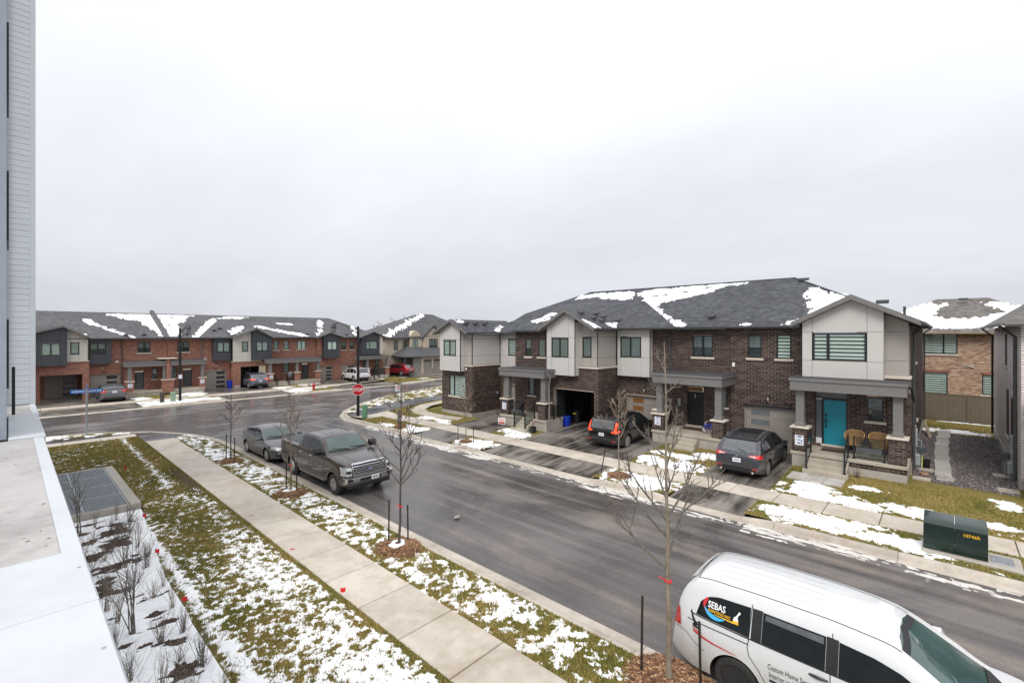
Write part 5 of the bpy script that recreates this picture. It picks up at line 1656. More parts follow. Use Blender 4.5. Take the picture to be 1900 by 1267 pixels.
 h.put(MB().rbox(A(24.62), A(24.5), XF - 0.03, XF - 0.011, 3.5, 3.66, 0.005), 'wall_vent', 'white_paint')
dark_row()
# ------------------------------------------------------------------ the red brick row (facade looks towards -Y; a = X, b = Y)
RE_B, RE_Z, RR_B, RR_Z = 56.45, 5.66, 63.5, 8.25
RP = (RR_Z - RE_Z) / (RR_B - RE_B)
rplane = lambda a, b: RE_Z + (b - RE_B) * RP + 0.01
def red_unit(x0, label):
 h = House('townhouse', (x0, 57.0, 0.0), 0.0, (x0, 57.0))
 tag(h.root, label, 'house', 'red brick townhouses beyond the cross street')
 return h
def red_roof(h, a0, a1, ridge=(0, 0), left_hip=False, right_hip=False):
 pts = [(a0, RE_B, RE_Z), (a1, RE_B, RE_Z), (a1 - ridge[1], RR_B, RR_Z), (a0 + ridge[0], RR_B, RR_Z)]
 r = h.roof('main_roof', pts, 'shingle_far')
 h.roof('rear_slope', [(a0 + ridge[0], RR_B, RR_Z), (a1 - ridge[1], RR_B, RR_Z), (a1, 70.5, RE_Z), (a0, 70.5, RE_Z)], 'shingle_far', parent=r)
 if ridge[1]:
  h.roof('hip', [(a1 - ridge[1], RR_B, RR_Z), (a1, RE_B, RE_Z), (a1, 70.5, RE_Z)], 'shingle_far', parent=r)
 h.gutter(a0, a1, RE_B, RE_Z - 0.03, 'charcoal_trim', r)
 h.put(MB().box(a0, a1, RE_B, 57.0, RE_Z - 0.14, RE_Z - 0.11), 'soffit', 'charcoal_trim', r)
 return r
def red_wall(h, a0, a1, b, z1, ops, z0=0.1):
 return h.wall('wall', 'red_brick', a0, a1, z0, z1, b, 0.22, ops)
def dark_bay(h, a0, a1, z0, z1, b, win, material='dark_panel', blind='zebra', cols=(0.5,), top=None, extra=None, depth=0.6):
 """panelled box with a window; win = (a0,a1,z0,z1)"""
 w0, w1, wz0, wz1 = win
 ac = [a0, w0, w1, a1]
 bay = h.panels('bay', ac, [z0, wz0, wz1, z1], b, 0.08, material, skip={(1, 1)}, top=top, joint=0.02, backmat='black_frame')
 h.put(MB().box(a0 + 0.01, a0 + 0.08, b + 0.085, b + depth, z0, z1), 'cheek', material, bay)
 h.put(MB().box(a1 - 0.08, a1 - 0.01, b + 0.085, b + depth, z0, z1), 'cheek', material, bay)
 h.put(MB().box(a0 + 0.09, a1 - 0.09, b + 0.085, b + depth, z0 + 0.002, z0 + 0.03), 'soffit', material, bay)
 h.window(w0 + 0.01, w1 - 0.01, wz0 + 0.01, wz1 - 0.01, b, cols=cols, blind=blind, sill=False, frame=0.06)
 return bay
def red_porch(h, a0, a1, b0, b1, zc0, zc1, cols_, zslab=0.62, pier_top=1.55, bricks=True, notice=None):
 h.put(MB().rbox(a0 + 0.05, a1 - 0.05, b0 + 0.02, b1 - 0.002, zslab - 0.14, zslab, 0.015), 'porch_slab', 'concrete_step')
 h.put(MB().box(a0 + 0.1, a1 - 0.1, b0 + 0.06, b1 - 0.004, 0.0, zslab - 0.142), 'foundation', 'concrete_found')
 for x in cols_:
  h.pier(x - 0.27, x + 0.27, b0 + 0.03, b0 + 0.55, zslab + 0.002, pier_top, 'red_brick', 0.07)
  h.column(x - 0.14, x + 0.14, b0 + 0.16, b0 + 0.44, pier_top + 0.072, zc0)
 h.porch_roof(a0, a1, b0, b1 - 0.004, zc0, zc1)
 if notice is not None:
  h.notice(notice, b0 + 0.03, pier_top - 0.32, 0.34, 0.4)
def red_row():
 # ---- unit 0 (left, partly hidden by the white wing)
 h = red_unit(1.5, 'red brick townhouse with charcoal and cream gable, beside the white wing at left')
 tf = top_fn(3.21, 6.78, -0.4, 5.6, 5.05, 5.72, 0.15)
 op = [(1.82, 4.52, 0.1, 2.45)]
 red_wall(h, -2.0, 4.95, 56.4, 3.55, op)
 h.put(MB().box(4.7, 4.949, 56.62, 60, 0.1, 3.5), 'side_wall', 'red_brick')
 bay = h.panels('bay', [1.0, 1.88, 3.08, 3.49], [3.26, 4.2, 5.22, 5.5], 56.0, 0.08, 'dark_panel', skip={(1, 1)}, top=tf, joint=0.02, backmat='black_frame')
 h.put(MB().box(1.05, 3.48, 56.09, 56.39, 3.262, 3.3), 'soffit', 'dark_panel', bay)
 h.put(MB().box(3.41, 3.48, 56.085, 56.4, 3.3, 5.6), 'cheek', 'dark_panel', bay)
 h.window(1.89, 3.07, 4.21, 5.21, 56.0, cols=(0.5,), sill=False)
 h.panels('cream_wall', [3.5, 3.72, 4.30, 4.83], [3.63, 4.2, 5.28, 5.5], 56.34, 0.08, 'cream_panel', skip={(1, 1)}, top=tf)
 h.window(3.73, 4.29, 4.21, 5.27, 56.34, sill=False)
 h.put(MB().rbox(3.45, 4.98, 56.3, 56.6, 3.56, 3.63, 0.01), 'string_course', 'limestone')
 h.put(MB().box(3.5, 4.83, 56.43, 57.5, 3.6, 5.55), 'core', 'room_dark')
 g = h.gable_roof('gable_roof', 3.21, 6.78, -0.4, 5.05, 5.6, 5.72, 55.75, 60.5, 'shingle_far', fh=0.13)
 h.put(MB().box(1.6, 4.7, 59.9, 60.0, 0.1, 2.6), 'inner_wall', 'red_brick')
 h.put(MB().box(1.5, 4.7, 56.63, 59.9, 2.5, 2.6), 'ceiling', 'grey_trim')
 h.garage(2.2, 4.4, 0.17, 2.35, 59.7, 'right', wfrac=(0.05, 0.44))
 r = red_roof(h, -6, 4.95)
 roof_snow(h, 'snow', [(2.0, 58.2), (2.4, 58.5), (4.7, 57.1), (5.0, 56.6), (4.3, 56.9)], lambda a, b: rplane(a, b) + 0.03, 301, 0.5, 1.0, 1.5, 0.12)
 h.downspout([(1.45, 56.0, 3.3), (1.4, 55.9, 2.6), (1.4, 55.9, 0.4)], 'grey_trim')
 h.porch_roof(-1.5, 1.5, 55.2, 56.39, 2.95, 3.35)
 h.pier(0.9, 1.45, 55.25, 55.8, 0.2, 1.5, 'red_brick', 0.07)
 h.column(1.0, 1.3, 55.35, 55.65, 1.572, 2.95)
 # ---- unit 1
 h = red_unit(7.5, 'red brick townhouse numbered 443 with charcoal bay, grey saloon parked before its garage')
 op = [(5.06, 7.14, 0.1, 2.3), (8.49, 9.46, 4.2, 5.24), (8.26, 8.96, 0.62, 2.45), (9.57, 10.01, 1.62, 2.66)]
 red_wall(h, 4.955, 10.8, 57.0, 5.6, op)
 h.garage(5.06, 7.14, 0.17, 2.3, 57.12, 'right', wfrac=(0.05, 0.44))
 h.text('443', 6.0, 56.99, 2.42, 0.24, 'ink_black', center=True)
 h.lantern(5.95, 56.99, 2.9)
 dark_bay(h, 4.97, 6.51, 3.25, 5.52, 56.6, (5.0, 6.12, 4.2, 5.2), blind='half', depth=0.4)
 h.window(8.49, 9.46, 4.2, 5.24, 57.0, cols=(0.5,), blind='half')
 h.door(8.3, 8.92, 0.66, 2.28, 57.0, 'grey_door')
 h.window(9.57, 10.01, 1.62, 2.66, 57.0, blind='half')
 red_porch(h, 7.32, 10.42, 55.4, 57.0, 2.95, 3.42, (7.7,), notice=7.7)
 h.column(10.2, 10.42, 55.55, 55.8, 1.57, 2.95)
 h.put(MB().box(10.45, 10.75, 55.4, 56.99, 1.56, 3.6), 'party_wall', 'red_brick')
 h.put(MB().box(10.14, 11.04, 55.35, 55.95, 0.3, 1.55), 'pier', 'red_brick')
 h.put(MB().rbox(10.05, 11.12, 55.28, 56.02, 1.552, 1.62, 0.01), 'cap', 'limestone')
 h.put(MB().rbox(9.9, 11.3, 55.2, 56.9, 3.61, 3.68, 0.01), 'cap', 'limestone')
 h.put(MB().box(10.47, 10.68, 56.93, 56.999, 3.7, 5.6), 'pilaster', 'red_brick')
 h.downspout([(7.3, 56.9, 5.5), (7.3, 56.93, 3.5), (7.25, 56.93, 0.3)], 'charcoal_trim', 0.05)
 h.put(MB().rbox(6.85, 7.05, 56.97, 56.999, 3.35, 3.5, 0.005), 'wall_vent', 'white_paint')
 r = red_roof(h, 4.95, 10.6)
 pw = h.put(MB().prism([(10.5, 56.0, 5.72), (10.5, 63.6, 8.62), (10.5, 63.6, 8.2), (10.5, 56.0, 5.5)], (0.35, 0, 0)), 'parapet', 'charcoal_trim', r)
 roof_snow(h, 'snow', [(4.95, 61.4), (5.1, 61.4), (7.9, 57.0), (8.3, 56.5), (7.7, 57.0), (4.95, 60.7)], rplane, 302, 0.4, 1.2, 1.5, 0.12, bias=0.1)
 roof_snow(h, 'snow', [(8.6, 63.2), (10.5, 63.2), (10.5, 56.7), (10.2, 57.0), (9.9, 58.9), (9.3, 60.9), (8.2, 61.8), (6.8, 62.8)], rplane, 303, 0.7, 1.0, 1.0, 0.12, bias=0.06)
 for a, b in ((9.0, 57.2), (7.6, 57.0)):
  h.vent(a, b, rplane(a, b), r, 0.3)
 # ---- unit 2
 h = red_unit(13.8, 'red brick townhouse numbered 447 with blue bin by its beige garage door')
 op = [(11.65, 12.66, 4.2, 5.24), (11.24, 11.6, 1.62, 2.66), (12.14, 12.87, 0.62, 2.5), (14.11, 16.08, 0.1, 2.2)]
 red_wall(h, 10.82, 16.4, 57.0, 5.6, op)
 h.window(11.65, 12.66, 4.2, 5.24, 57.0, cols=(0.5,), blind='half')
 h.window(11.24, 11.6, 1.62, 2.66, 57.0, blind='grey')
 h.door(12.18, 12.83, 0.66, 2.28, 57.0, 'grey_door')
 h.garage(14.11, 16.08, 0.17, 2.15, 57.12, 'right', wfrac=(0.05, 0.48))
 h.text('447', 15.05, 56.99, 2.26, 0.22, 'ink_black', center=True)
 h.lantern(15.1, 56.99, 2.7)
 red_porch(h, 10.8, 13.74, 55.4, 57.0, 2.95, 3.42, (13.5,), notice=13.45)
 h.column(10.74, 10.95, 55.55, 55.8, 1.63, 2.95)
 dark_bay(h, 14.7, 16.4, 3.16, 5.5, 56.6, (15.07, 16.27, 4.1, 5.15), depth=0.4)
 h.downspout([(13.72, 56.9, 5.5), (13.72, 56.93, 3.45)], 'grey_trim', 0.05)
 h.put(MB().rbox(13.9, 14.2, 56.97, 56.999, 3.3, 3.45, 0.005), 'wall_vent', 'white_paint')
 r = red_roof(h, 10.6, 16.4)
 roof_snow(h, 'snow', [(10.9, 63.2), (14.5, 63.2), (13.6, 62.4), (13.0, 61.0), (12.2, 60.2), (12.3, 58.0), (11.6, 56.9), (10.9, 56.7)], rplane, 304, 0.9, 0.9, 1.0, 0.12)
 roof_snow(h, 'snow', [(12.9, 56.6), (13.4, 56.6), (16.4, 61.6), (16.4, 62.4), (15.2, 61.0)], rplane, 305, 0.5, 1.1, 1.2, 0.12, bias=0.08)
 h.roof('raised_slope', [(13.35, RE_B - 0.1, RE_Z + 0.02), (16.4, RE_B - 0.1, RE_Z + 0.02), (16.4, 61.5, RE_Z + 5.05 * RP + 0.1)], 'shingle_far', parent=r)
 for a, b in ((15.2, 58.2), (15.9, 58.8), (12.5, 57.2)):
  h.vent(a, b, rplane(a, b) + 0.08, r, 0.3)
 # ---- unit 3
 h = red_unit(21.0, 'red brick townhouse with cream and charcoal gable over a carport, hatchback parked inside')
 tf = top_fn(18.64, 6.70, 16.3, 5.66, 20.55, 5.66, 0.15)
 op = [(17.23, 19.85, 0.1, 2.45)]
 red_wall(h, 16.62, 20.4, 56.3, 3.0, op)
 h.put(MB().box(16.45, 16.62, 56.32, 60, 0.1, 3.0), 'side_wall', 'red_brick')
 h.put(MB().box(16.45, 20.4, 56.52, 59.9, 2.5, 2.6), 'ceiling', 'grey_trim')
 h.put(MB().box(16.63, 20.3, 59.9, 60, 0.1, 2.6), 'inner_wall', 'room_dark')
 h.garage(17.3, 19.3, 0.17, 2.3, 59.6, 'right', wfrac=(0.05, 0.44))
 h.put(MB().box(16.6, 17.2, 56.26, 56.299, 0.0, 0.45), 'foundation', 'concrete_found')
 h.put(MB().rbox(16.4, 18.3, 56.22, 56.5, 3.0, 3.06, 0.01), 'string_course', 'limestone')
 h.panels('cream_wall', [16.45, 17.36, 17.95, 18.27], [3.07, 4.1, 5.2, 5.45], 56.24, 0.08, 'cream_panel', skip={(1, 1)}, top=tf)
 h.window(17.37, 17.94, 4.11, 5.19, 56.24, sill=False)
 bay = h.panels('bay', [18.28, 18.69, 19.9, 20.37], [3.12, 4.1, 5.2, 5.45], 55.95, 0.08, 'dark_panel', skip={(1, 1)}, top=tf, joint=0.02, backmat='black_frame')
 h.put(MB().box(18.29, 18.36, 56.04, 56.3, 3.13, 6.2), 'cheek', 'dark_panel', bay)
 h.put(MB().box(18.29, 20.36, 56.04, 56.29, 3.125, 3.15), 'soffit', 'dark_panel', bay)
 h.window(18.7, 19.89, 4.11, 5.19, 55.95, cols=(0.5,), sill=False)
 h.put(MB().box(16.5, 20.36, 56.36, 57.4, 3.06, 5.5), 'core', 'room_dark')
 h.gable_roof('gable_roof', 18.64, 6.70, 16.3, 20.55, 5.66, 5.66, 55.65, 60.3, 'shingle_far', fh=0.13)
 op = [(20.85, 21.45, 4.18, 5.22), (22.0, 22.6, 4.18, 5.22), (23.58, 24.58, 4.2, 5.22), (21.96, 22.6, 1.5, 2.7), (24.13, 24.9, 0.6, 2.48)]
 red_wall(h, 20.41, 26.3, 57.0, 5.6, op)
 for o_ in op[:2]:
  h.window(*o_, 57.0, blind='zebra')
 h.window(*op[2], 57.0, cols=(0.5,), blind='pale')
 h.window(*op[3], 57.0, blind='zebra')
 h.door(24.17, 24.86, 0.64, 2.26, 57.0, 'grey_door')
 red_porch(h, 19.56, 25.6, 55.0, 57.0, 2.74, 3.22, (19.9, 22.83, 25.3), notice=19.92)
 h.stair_rail(20.35, 54.3, 55.1, 0.2, 0.622, 0.8)
 h.stair_rail(21.6, 54.3, 55.1, 0.2, 0.622, 0.8)
 h.steps(20.45, 21.5, 55.02, 0.62, 0.17, 2)
 h.glass_rail((21.8, 55.3), (22.5, 55.3), 0.622, 1.45)
 r = red_roof(h, 16.4, 26.0)
 roof_snow(h, 'snow', [(16.4, 56.5), (17.0, 57.0), (18.4, 58.8), (18.2, 59.2), (16.6, 57.6)], lambda a, b: rplane(a, b) + 0.28, 306, 0.4, 1.2, 1.5, 0.12, bias=0.1)
 roof_snow(h, 'snow', [(19.6, 60.2), (20.4, 59.9), (24.4, 57.2), (24.9, 56.7), (23.8, 57.0), (21.5, 58.4)], rplane, 307, 0.6, 1.0, 1.2, 0.12, bias=0.06)
 roof_snow(h, 'snow', [(16.6, 62.3), (19.0, 62.4), (20.2, 63.1), (18.0, 63.2)], rplane, 308, 0.8, 1.0, 1.2, 0.12)
 roof_snow(h, 'snow', [(22.6, 61.2), (24.4, 60.9), (24.6, 60.5), (22.9, 60.7)], rplane, 309, 0.6, 1.0, 1.2, 0.12, bias=0.05)
 h.vent(24.9, 57.3, rplane(24.9, 57.3), r, 0.3)
 # ---- unit 4
 h = red_unit(27.5, 'red brick townhouse with a small charcoal gable above a garage, left of the white SUV')
 op = [(26.3, 28.06, 0.1, 2.0)]
 tf = top_fn(27.3, 6.30, 25.5, 5.62, 29.3, 5.62, 0.12)
 red_wall(h, 26.305, 29.0, 57.0, 5.6, op)
 h.garage(26.32, 28.06, 0.15, 2.0, 57.12, 'right', wfrac=(0.05, 0.48))
 h.put(MB().prism([(25.9, 56.7, 3.3), (26.5, 56.7, 3.3), (26.5, 56.7, tf(26.5)), (25.9, 56.7, tf(25.9))], (0, 0.29, 0)), 'gable_wall', 'red_brick')
 bay = h.panels('bay', [26.52, 26.97, 28.19, 28.62], [3.02, 4.05, 5.1, 5.4], 56.3, 0.08, 'dark_panel', skip={(1, 1)}, top=tf, joint=0.02, backmat='black_frame')
 h.put(MB().box(26.53, 26.6, 56.39, 56.99, 3.03, 5.9), 'cheek', 'dark_panel', bay)
 h.window(26.98, 28.18, 4.06, 5.09, 56.3, cols=(0.5,), blind='pale', sill=False)
 h.gable_roof('gable_roof', 27.3, 6.30, 25.5, 29.3, 5.62, 5.62, 56.05, 59.4, 'shingle_far', fh=0.12)
 h.lantern(26.9, 56.99, 2.6)
 h.downspout([(26.15, 56.9, 5.5), (26.15, 56.93, 3.3)], 'grey_trim', 0.05)
 r = red_roof(h, 26.0, 29.0)
 roof_snow(h, 'snow', [(26.0, 57.0), (26.3, 56.8), (29.0, 61.9), (28.9, 62.6), (27.6, 60.6), (27.5, 59.4)], rplane, 310, 0.6, 1.0, 1.2, 0.12, bias=0.05)
 roof_snow(h, 'snow', [(28.3, 57.3), (29.0, 56.9), (28.9, 56.6), (28.2, 57.0)], lambda a, b: rplane(a, b) + 0.06, 311, 0.3, 1.3, 1.5, 0.12, bias=0.1)
 # ---- unit 5 (right end)
 h = red_unit(31.0, 'right end red brick townhouse with charcoal gable over a railed porch')
 op = [(29.18, 29.78, 4.0, 5.1), (30.3, 30.89, 4.0, 5.1), (29.14, 31.09, 0.1, 2.05)]
 red_wall(h, 29.0, 34.9, 57.0, 5.6, op)
 for o_ in op[:2]:
  h.window(*o_, 57.0, blind='half')
 h.garage(29.14, 31.09, 0.15, 2.0, 57.12, 'right', wfrac=(0.05, 0.45))
 h.lantern(29.7, 56.99, 2.6)
 tf = top_fn(33.1, 6.42, 31.0, 5.6, 35.1, 5.6, 0.12)
 red_wall(h, 31.5, 34.6, 56.5, 3.4, [(31.9, 32.5, 0.6, 2.5), (33.72, 34.28, 1.3, 2.6)])
 h.door(31.95, 32.45, 0.62, 2.4, 56.5, 'grey_door')
 h.window(33.72, 34.28, 1.3, 2.6, 56.5, blind='half')
 bay = h.panels('bay', [31.46, 32.08, 33.73, 34.13], [3.3, 4.0, 5.05, 5.35], 56.0, 0.08, 'dark_panel', skip={(1, 1)}, top=tf, joint=0.02, backmat='black_frame')
 h.put(MB().box(31.47, 31.54, 56.085, 57, 3.3, 5.6), 'cheek', 'dark_panel', bay)
 h.put(MB().prism([(34.14, 56.05, 3.3), (34.65, 56.05, 3.3), (34.65, 56.05, tf(34.65)), (34.14, 56.05, tf(34.14))], (0, 0.4, 0)), 'cream_wall', 'cream_panel')
 h.window(32.09, 33.72, 4.01, 5.04, 56.0, cols=(0.33,), sill=False)
 h.gable_roof('gable_roof', 33.1, 6.42, 31.0, 35.1, 5.6, 5.6, 55.7, 61, 'shingle_far', fh=0.12)
 h.put(MB().box(34.6, 34.9, 56.5, 70, 0.1, 5.6), 'side_wall', 'red_brick')
 red_porch(h, 30.7, 34.75, 54.6, 56.5, 2.75, 3.18, (31.62, 34.5), zslab=0.6)
 h.glass_rail((32.9, 54.85), (34.2, 54.85), 0.602, 1.45)
 h.stair_rail(32.1, 53.9, 54.7, 0.2, 0.602, 0.8)
 h.stair_rail(32.8, 53.9, 54.7, 0.2, 0.602, 0.8)
 h.steps(32.15, 32.75, 54.62, 0.6, 0.17, 2)
 r = red_roof(h, 29.0, 34.9, ridge=(0, 4.3))
 roof_snow(h, 'snow', [(31.1, 57.0), (31.3, 56.9), (32.6, 60.4), (32.4, 60.6)], lambda a, b: rplane(a, b) + 0.02, 312, 0.2, 1.4, 1.5, 0.1, bias=0.12)
 h.vent(30.0, 57.2, rplane(30.0, 57.2), r, 0.3)
red_row()
# ------------------------------------------------------------------ beige two-storey house at the bend
def beige_house():
 h = House('detached_house', (41.5, 59.5, 0.1), 0.0, (41.5, 59.5))
 tag(h.root, 'beige stucco house with steep dark hip roof and twin garage doors', 'house')
 op = [(38.9, 39.6, 3.6, 5.1), (40.5, 41.2, 3.6, 5.1)]
 h.wall('wall', 'stucco_beige', 37.4, 44.0, 0.1, 5.6, 60.0, 0.25, op)
 for o_ in op:
  h.window(*o_, 60.0, blind='grey', sill=False)
 h.put(MB().box(37.4, 37.6, 60.25, 70, 0.1, 5.6), 'side_wall', 'stucco_beige')
 op = [(41.75, 42.7, 3.5, 5.3)]
 w = h.wall('dormer_wall', 'stucco_beige', 41.3, 43.6, 2.6, 5.7, 59.3, 0.25, op)
 h.window(41.75, 42.7, 3.5, 5.3, 59.3, cols=(0.5,), blind='zebra', sill=True)
 arch = MB()
 n = 14
 pts = [(41.25 + 2.0 * k / n, 59.2, 5.7 + 0.85 * math.sin(math.pi * k / n)) for k in range(n + 1)]
 arch.prism(pts, (0, 1.5, 0.0))
 h.put(arch, 'dormer', 'stucco_beige')
 op = [(44.6, 46.3, 3.3, 5.3)]
 h.wall('gable_wall', 'stucco_beige', 43.6, 48.0, 0.1, 5.7, 59.0, 0.25, op + [(46.4, 47.6, 0.6, 2.8)])
 h.window(44.6, 46.3, 3.3, 5.3, 59.0, cols=(0.33, 0.67), blind='half', sill=True)
 tr = MB()
 for sx in (-1, 1):
  tr.prism([(45.45 + sx * 2.3, 58.8, 5.4), (45.45, 58.8, 7.4), (45.45, 58.8, 7.15), (45.45 + sx * 2.3, 58.8, 5.15)], (0, 0.2, 0))
 h.put(tr, 'barge_board', 'charcoal_trim')
 h.put(MB().prism([(43.4, 59.0, 5.6), (47.5, 59.0, 5.6), (45.45, 59.0, 7.25)], (0, 0.25, 0)), 'gable', 'stucco_beige')
 h.window(46.4, 47.6, 0.6, 2.8, 59.0, cols=(0.5,), blind='grey', sill=False)
 r = h.roof('main_roof', [(36.9, 59.4, 5.5), (57.0, 58.7, 5.5), (48.4, 63.2, 9.3), (46.9, 63.2, 9.3)], 'shingle_far')
 h.roof('hip', [(36.9, 59.4, 5.5), (46.9, 63.2, 9.3), (46.9, 66, 9.3), (36.9, 71, 5.5)], 'shingle_far', parent=r)
 h.roof('hip', [(57.0, 58.7, 5.5), (48.4, 63.2, 9.3), (48.4, 66, 9.3), (57.0, 71, 5.5)], 'shingle_far', parent=r)
 h.roof('gable_slope', [(43.2, 58.8, 5.45), (45.45, 58.8, 7.4), (45.45, 62.5, 7.6), (43.2, 61, 5.8)], 'shingle_far', parent=r)
 h.roof('gable_slope', [(47.7, 58.8, 5.45), (45.45, 58.8, 7.4), (45.45, 62.5, 7.6), (47.7, 61, 5.8)], 'shingle_far', parent=r)
 h.gutter(36.9, 43.2, 59.4, 5.48, parent=r)
 roof_snow(h, 'snow', [(36.95, 59.6), (37.3, 59.5), (46.6, 63.0), (46.4, 63.2)], lambda a, b: 5.5 + (b - 59.4) / 3.8 * 3.8 + 0.05, 320, 0.3, 1.3, 1.5, 0.1, bias=0.15)
 r2 = h.roof('porch_roof', [(38.4, 56.6, 2.75), (47.6, 56.3, 2.75), (47.6, 59.2, 4.0), (42.0, 59.6, 4.2), (41.2, 59.6, 4.3)], 'shingle_far')
 h.roof('slope', [(38.4, 56.6, 2.75), (41.2, 59.6, 4.3), (38.4, 60.0, 2.9)], 'shingle_far', parent=r2)
 h.wall('garage_wall', 'stucco_beige', 41.7, 47.4, 0.1, 2.7, 57.0, 0.25, [(42.1, 43.6, 0.1, 2.3), (43.9, 45.4, 0.1, 2.3)])
 for a0, a1 in ((42.1, 43.6), (43.9, 45.4)):
  g = h.garage(a0, a1, 0.1, 2.3, 57.1, None)
  mb = MB()
  for k in range(4):
   w_ = (a1 - a0 - 0.3) / 4
   mb.box(a0 + 0.15 + k * w_ + 0.03, a0 + 0.15 + (k + 1) * w_ - 0.03, 57.1, 57.119, 1.92, 2.12)
  h.put(mb, 'lite', 'garage_glass', g)
 h.put(MB().box(40.3, 41.69, 57.05, 59.9, 0.1, 2.6), 'stone_pier', 'far_stone')
 h.put(MB().box(45.5, 47.4, 56.9, 56.999, 0.1, 0.9), 'stone_base', 'far_stone')
 h.put(MB().box(43.62, 43.88, 56.93, 56.999, 0.1, 0.9), 'stone_base', 'far_stone')
 h.column(38.7, 38.95, 56.9, 57.15, 0.6, 2.7, 'charcoal_trim')
 h.put(MB().box(38.5, 40.3, 56.8, 59.9, 0.1, 0.6), 'porch_slab', 'far_stone')
 h.put(MB().box(38.3, 38.36, 57.2, 59.6, 1.4, 1.6), 'railing', 'black_metal')
beige_house()
# ------------------------------------------------------------------ tan brick house behind, fence, right neighbour
def tan_house():
 h = House('detached_house', (45.0, -0.8, 0.3), R(-90), (0.8, 45.0))
 tag(h.root, 'tan brick house with snowy hip roof behind the brown fence', 'house')
 A = lambda y: -y
 op = [(A(1.6), A(-0.62), 4.6, 6.0), (A(1.4), A(-0.12), 1.7, 3.28), (A(-1.83), A(-3.4), 1.9, 3.25)]
 h.wall('wall', 'tan_brick', A(4.5), A(-6.0), 0.2, 6.15, 45.0, 0.25, op)
 h.window(*op[0], 45.0, cols=(0.68,), blind='zebra')
 h.window(*op[1], 45.0, cols=(0.16,), blind='zebra', sill=False)
 h.window(*op[2], 45.0, cols=(0.45,), blind='zebra')
 for o_ in op:
  mb = MB()
  x = o_[0] - 0.1
  while x < o_[1] + 0.1:
   mb.box(x, x + 0.075, 44.988, 45.0, o_[3] + 0.005, o_[3] + 0.2)
   x += 0.085
  h.put(mb, 'soldier_course', 'red_brick')
 r = h.roof('main_roof', [(A(5.0), 44.4, 6.15), (A(-7.0), 44.4, 6.15), (A(-1.25), 50.0, 8.55), (A(-0.75), 50.0, 8.55)], 'shingle_brown')
 h.roof('hip', [(A(5.0), 44.4, 6.15), (A(-0.75), 50.0, 8.55), (A(-0.75), 53.0, 8.5), (A(5.0), 56, 6.15)], 'shingle_brown', parent=r)
 h.roof('hip', [(A(-7.0), 44.4, 6.15), (A(-1.25), 50.0, 8.55), (A(-1.25), 53.0, 8.5), (A(-7.0), 56, 6.15)], 'shingle_brown', parent=r)
 h.roof('rear_slope', [(A(4.6), 50, 6.9), (A(0.6), 53.6, 8.95), (A(-2.5), 53.6, 8.95), (A(-6.4), 50, 6.9)], 'shingle_brown', parent=r)
 h.gutter(A(5.0), A(-6.5), 44.4, 6.12, 'timber', r)
 h.vent(A(-1.0), 49.5, 8.6, r, 0.55)
 pl = lambda a, b: 6.15 + (b - 44.4) / 5.6 * 2.4 + 0.02
 roof_snow(h, 'snow', [(A(4.2), 45.0), (A(-5.8), 45.0), (A(-2.0), 49.6), (A(-3.2), 47.9), (A(-2.2), 46.9), (A(-0.6), 46.6), (A(0.7), 47.0), (A(0.55), 48.6), (A(-0.2), 49.8), (A(0.0), 49.6)], pl, 330, 0.8, 1.0, 1.4, 0.1, bias=0.05)
 rb = lambda a, b: 6.9 + (b - 50) / 3.6 * 2.05 + 0.02
 roof_snow(h, 'snow', [(A(4.3), 50.3), (A(2.2), 50.2), (A(0.6), 52.6), (A(0.9), 53.2)], rb, 331, 0.4, 1.0, 1.4, 0.1, bias=0.1)
 roof_snow(h, 'snow', [(A(-6.1), 50.3), (A(-4.0), 50.2), (A(-2.3), 52.4), (A(-2.7), 53.2)], rb, 332, 0.4, 1.0, 1.4, 0.1, bias=0.1)
 tr = MB().tube([(A(-1.2) - 0.25, 44.95, 3.7), (A(-1.2), 44.9, 3.8), (A(-1.2) + 0.25, 44.95, 3.7)], 0.03, 5)
 h.put(tr, 'wall_light', 'galvanised')
tan_house()
def fence():
 root = empty('wooden_fence', (41.8, -0.7, 0.3))
 tag(root, 'brown board fence closing the back of the gravel side yard', 'fence')
 o = (41.8, -0.7, 0.3)
 posts = [3.4, 1.1, -1.08, -3.3, -5.4]
 for y in posts:
  MB().box(41.74, 41.86, y - 0.06, y + 0.06, 0.2, 2.16).build('post', 'fence_wood', root, o)
 for y0, y1 in zip(posts[:-1], posts[1:]):
  n = int((y0 - y1 - 0.12) / 0.14)
  for k in range(n):
   w = (y0 - y1 - 0.12) / n
   a = y1 + 0.06 + k * w
   MB().box(41.785, 41.81, a + 0.003, a + w - 0.003, 0.28, 2.02).build('board', 'fence_wood', root, o)
  for z in (2.02, 0.34):
   MB().box(41.765, 41.83, y1 + 0.06, y0 - 0.06, z, z + 0.08).build('rail', 'fence_wood', root, o)
fence()
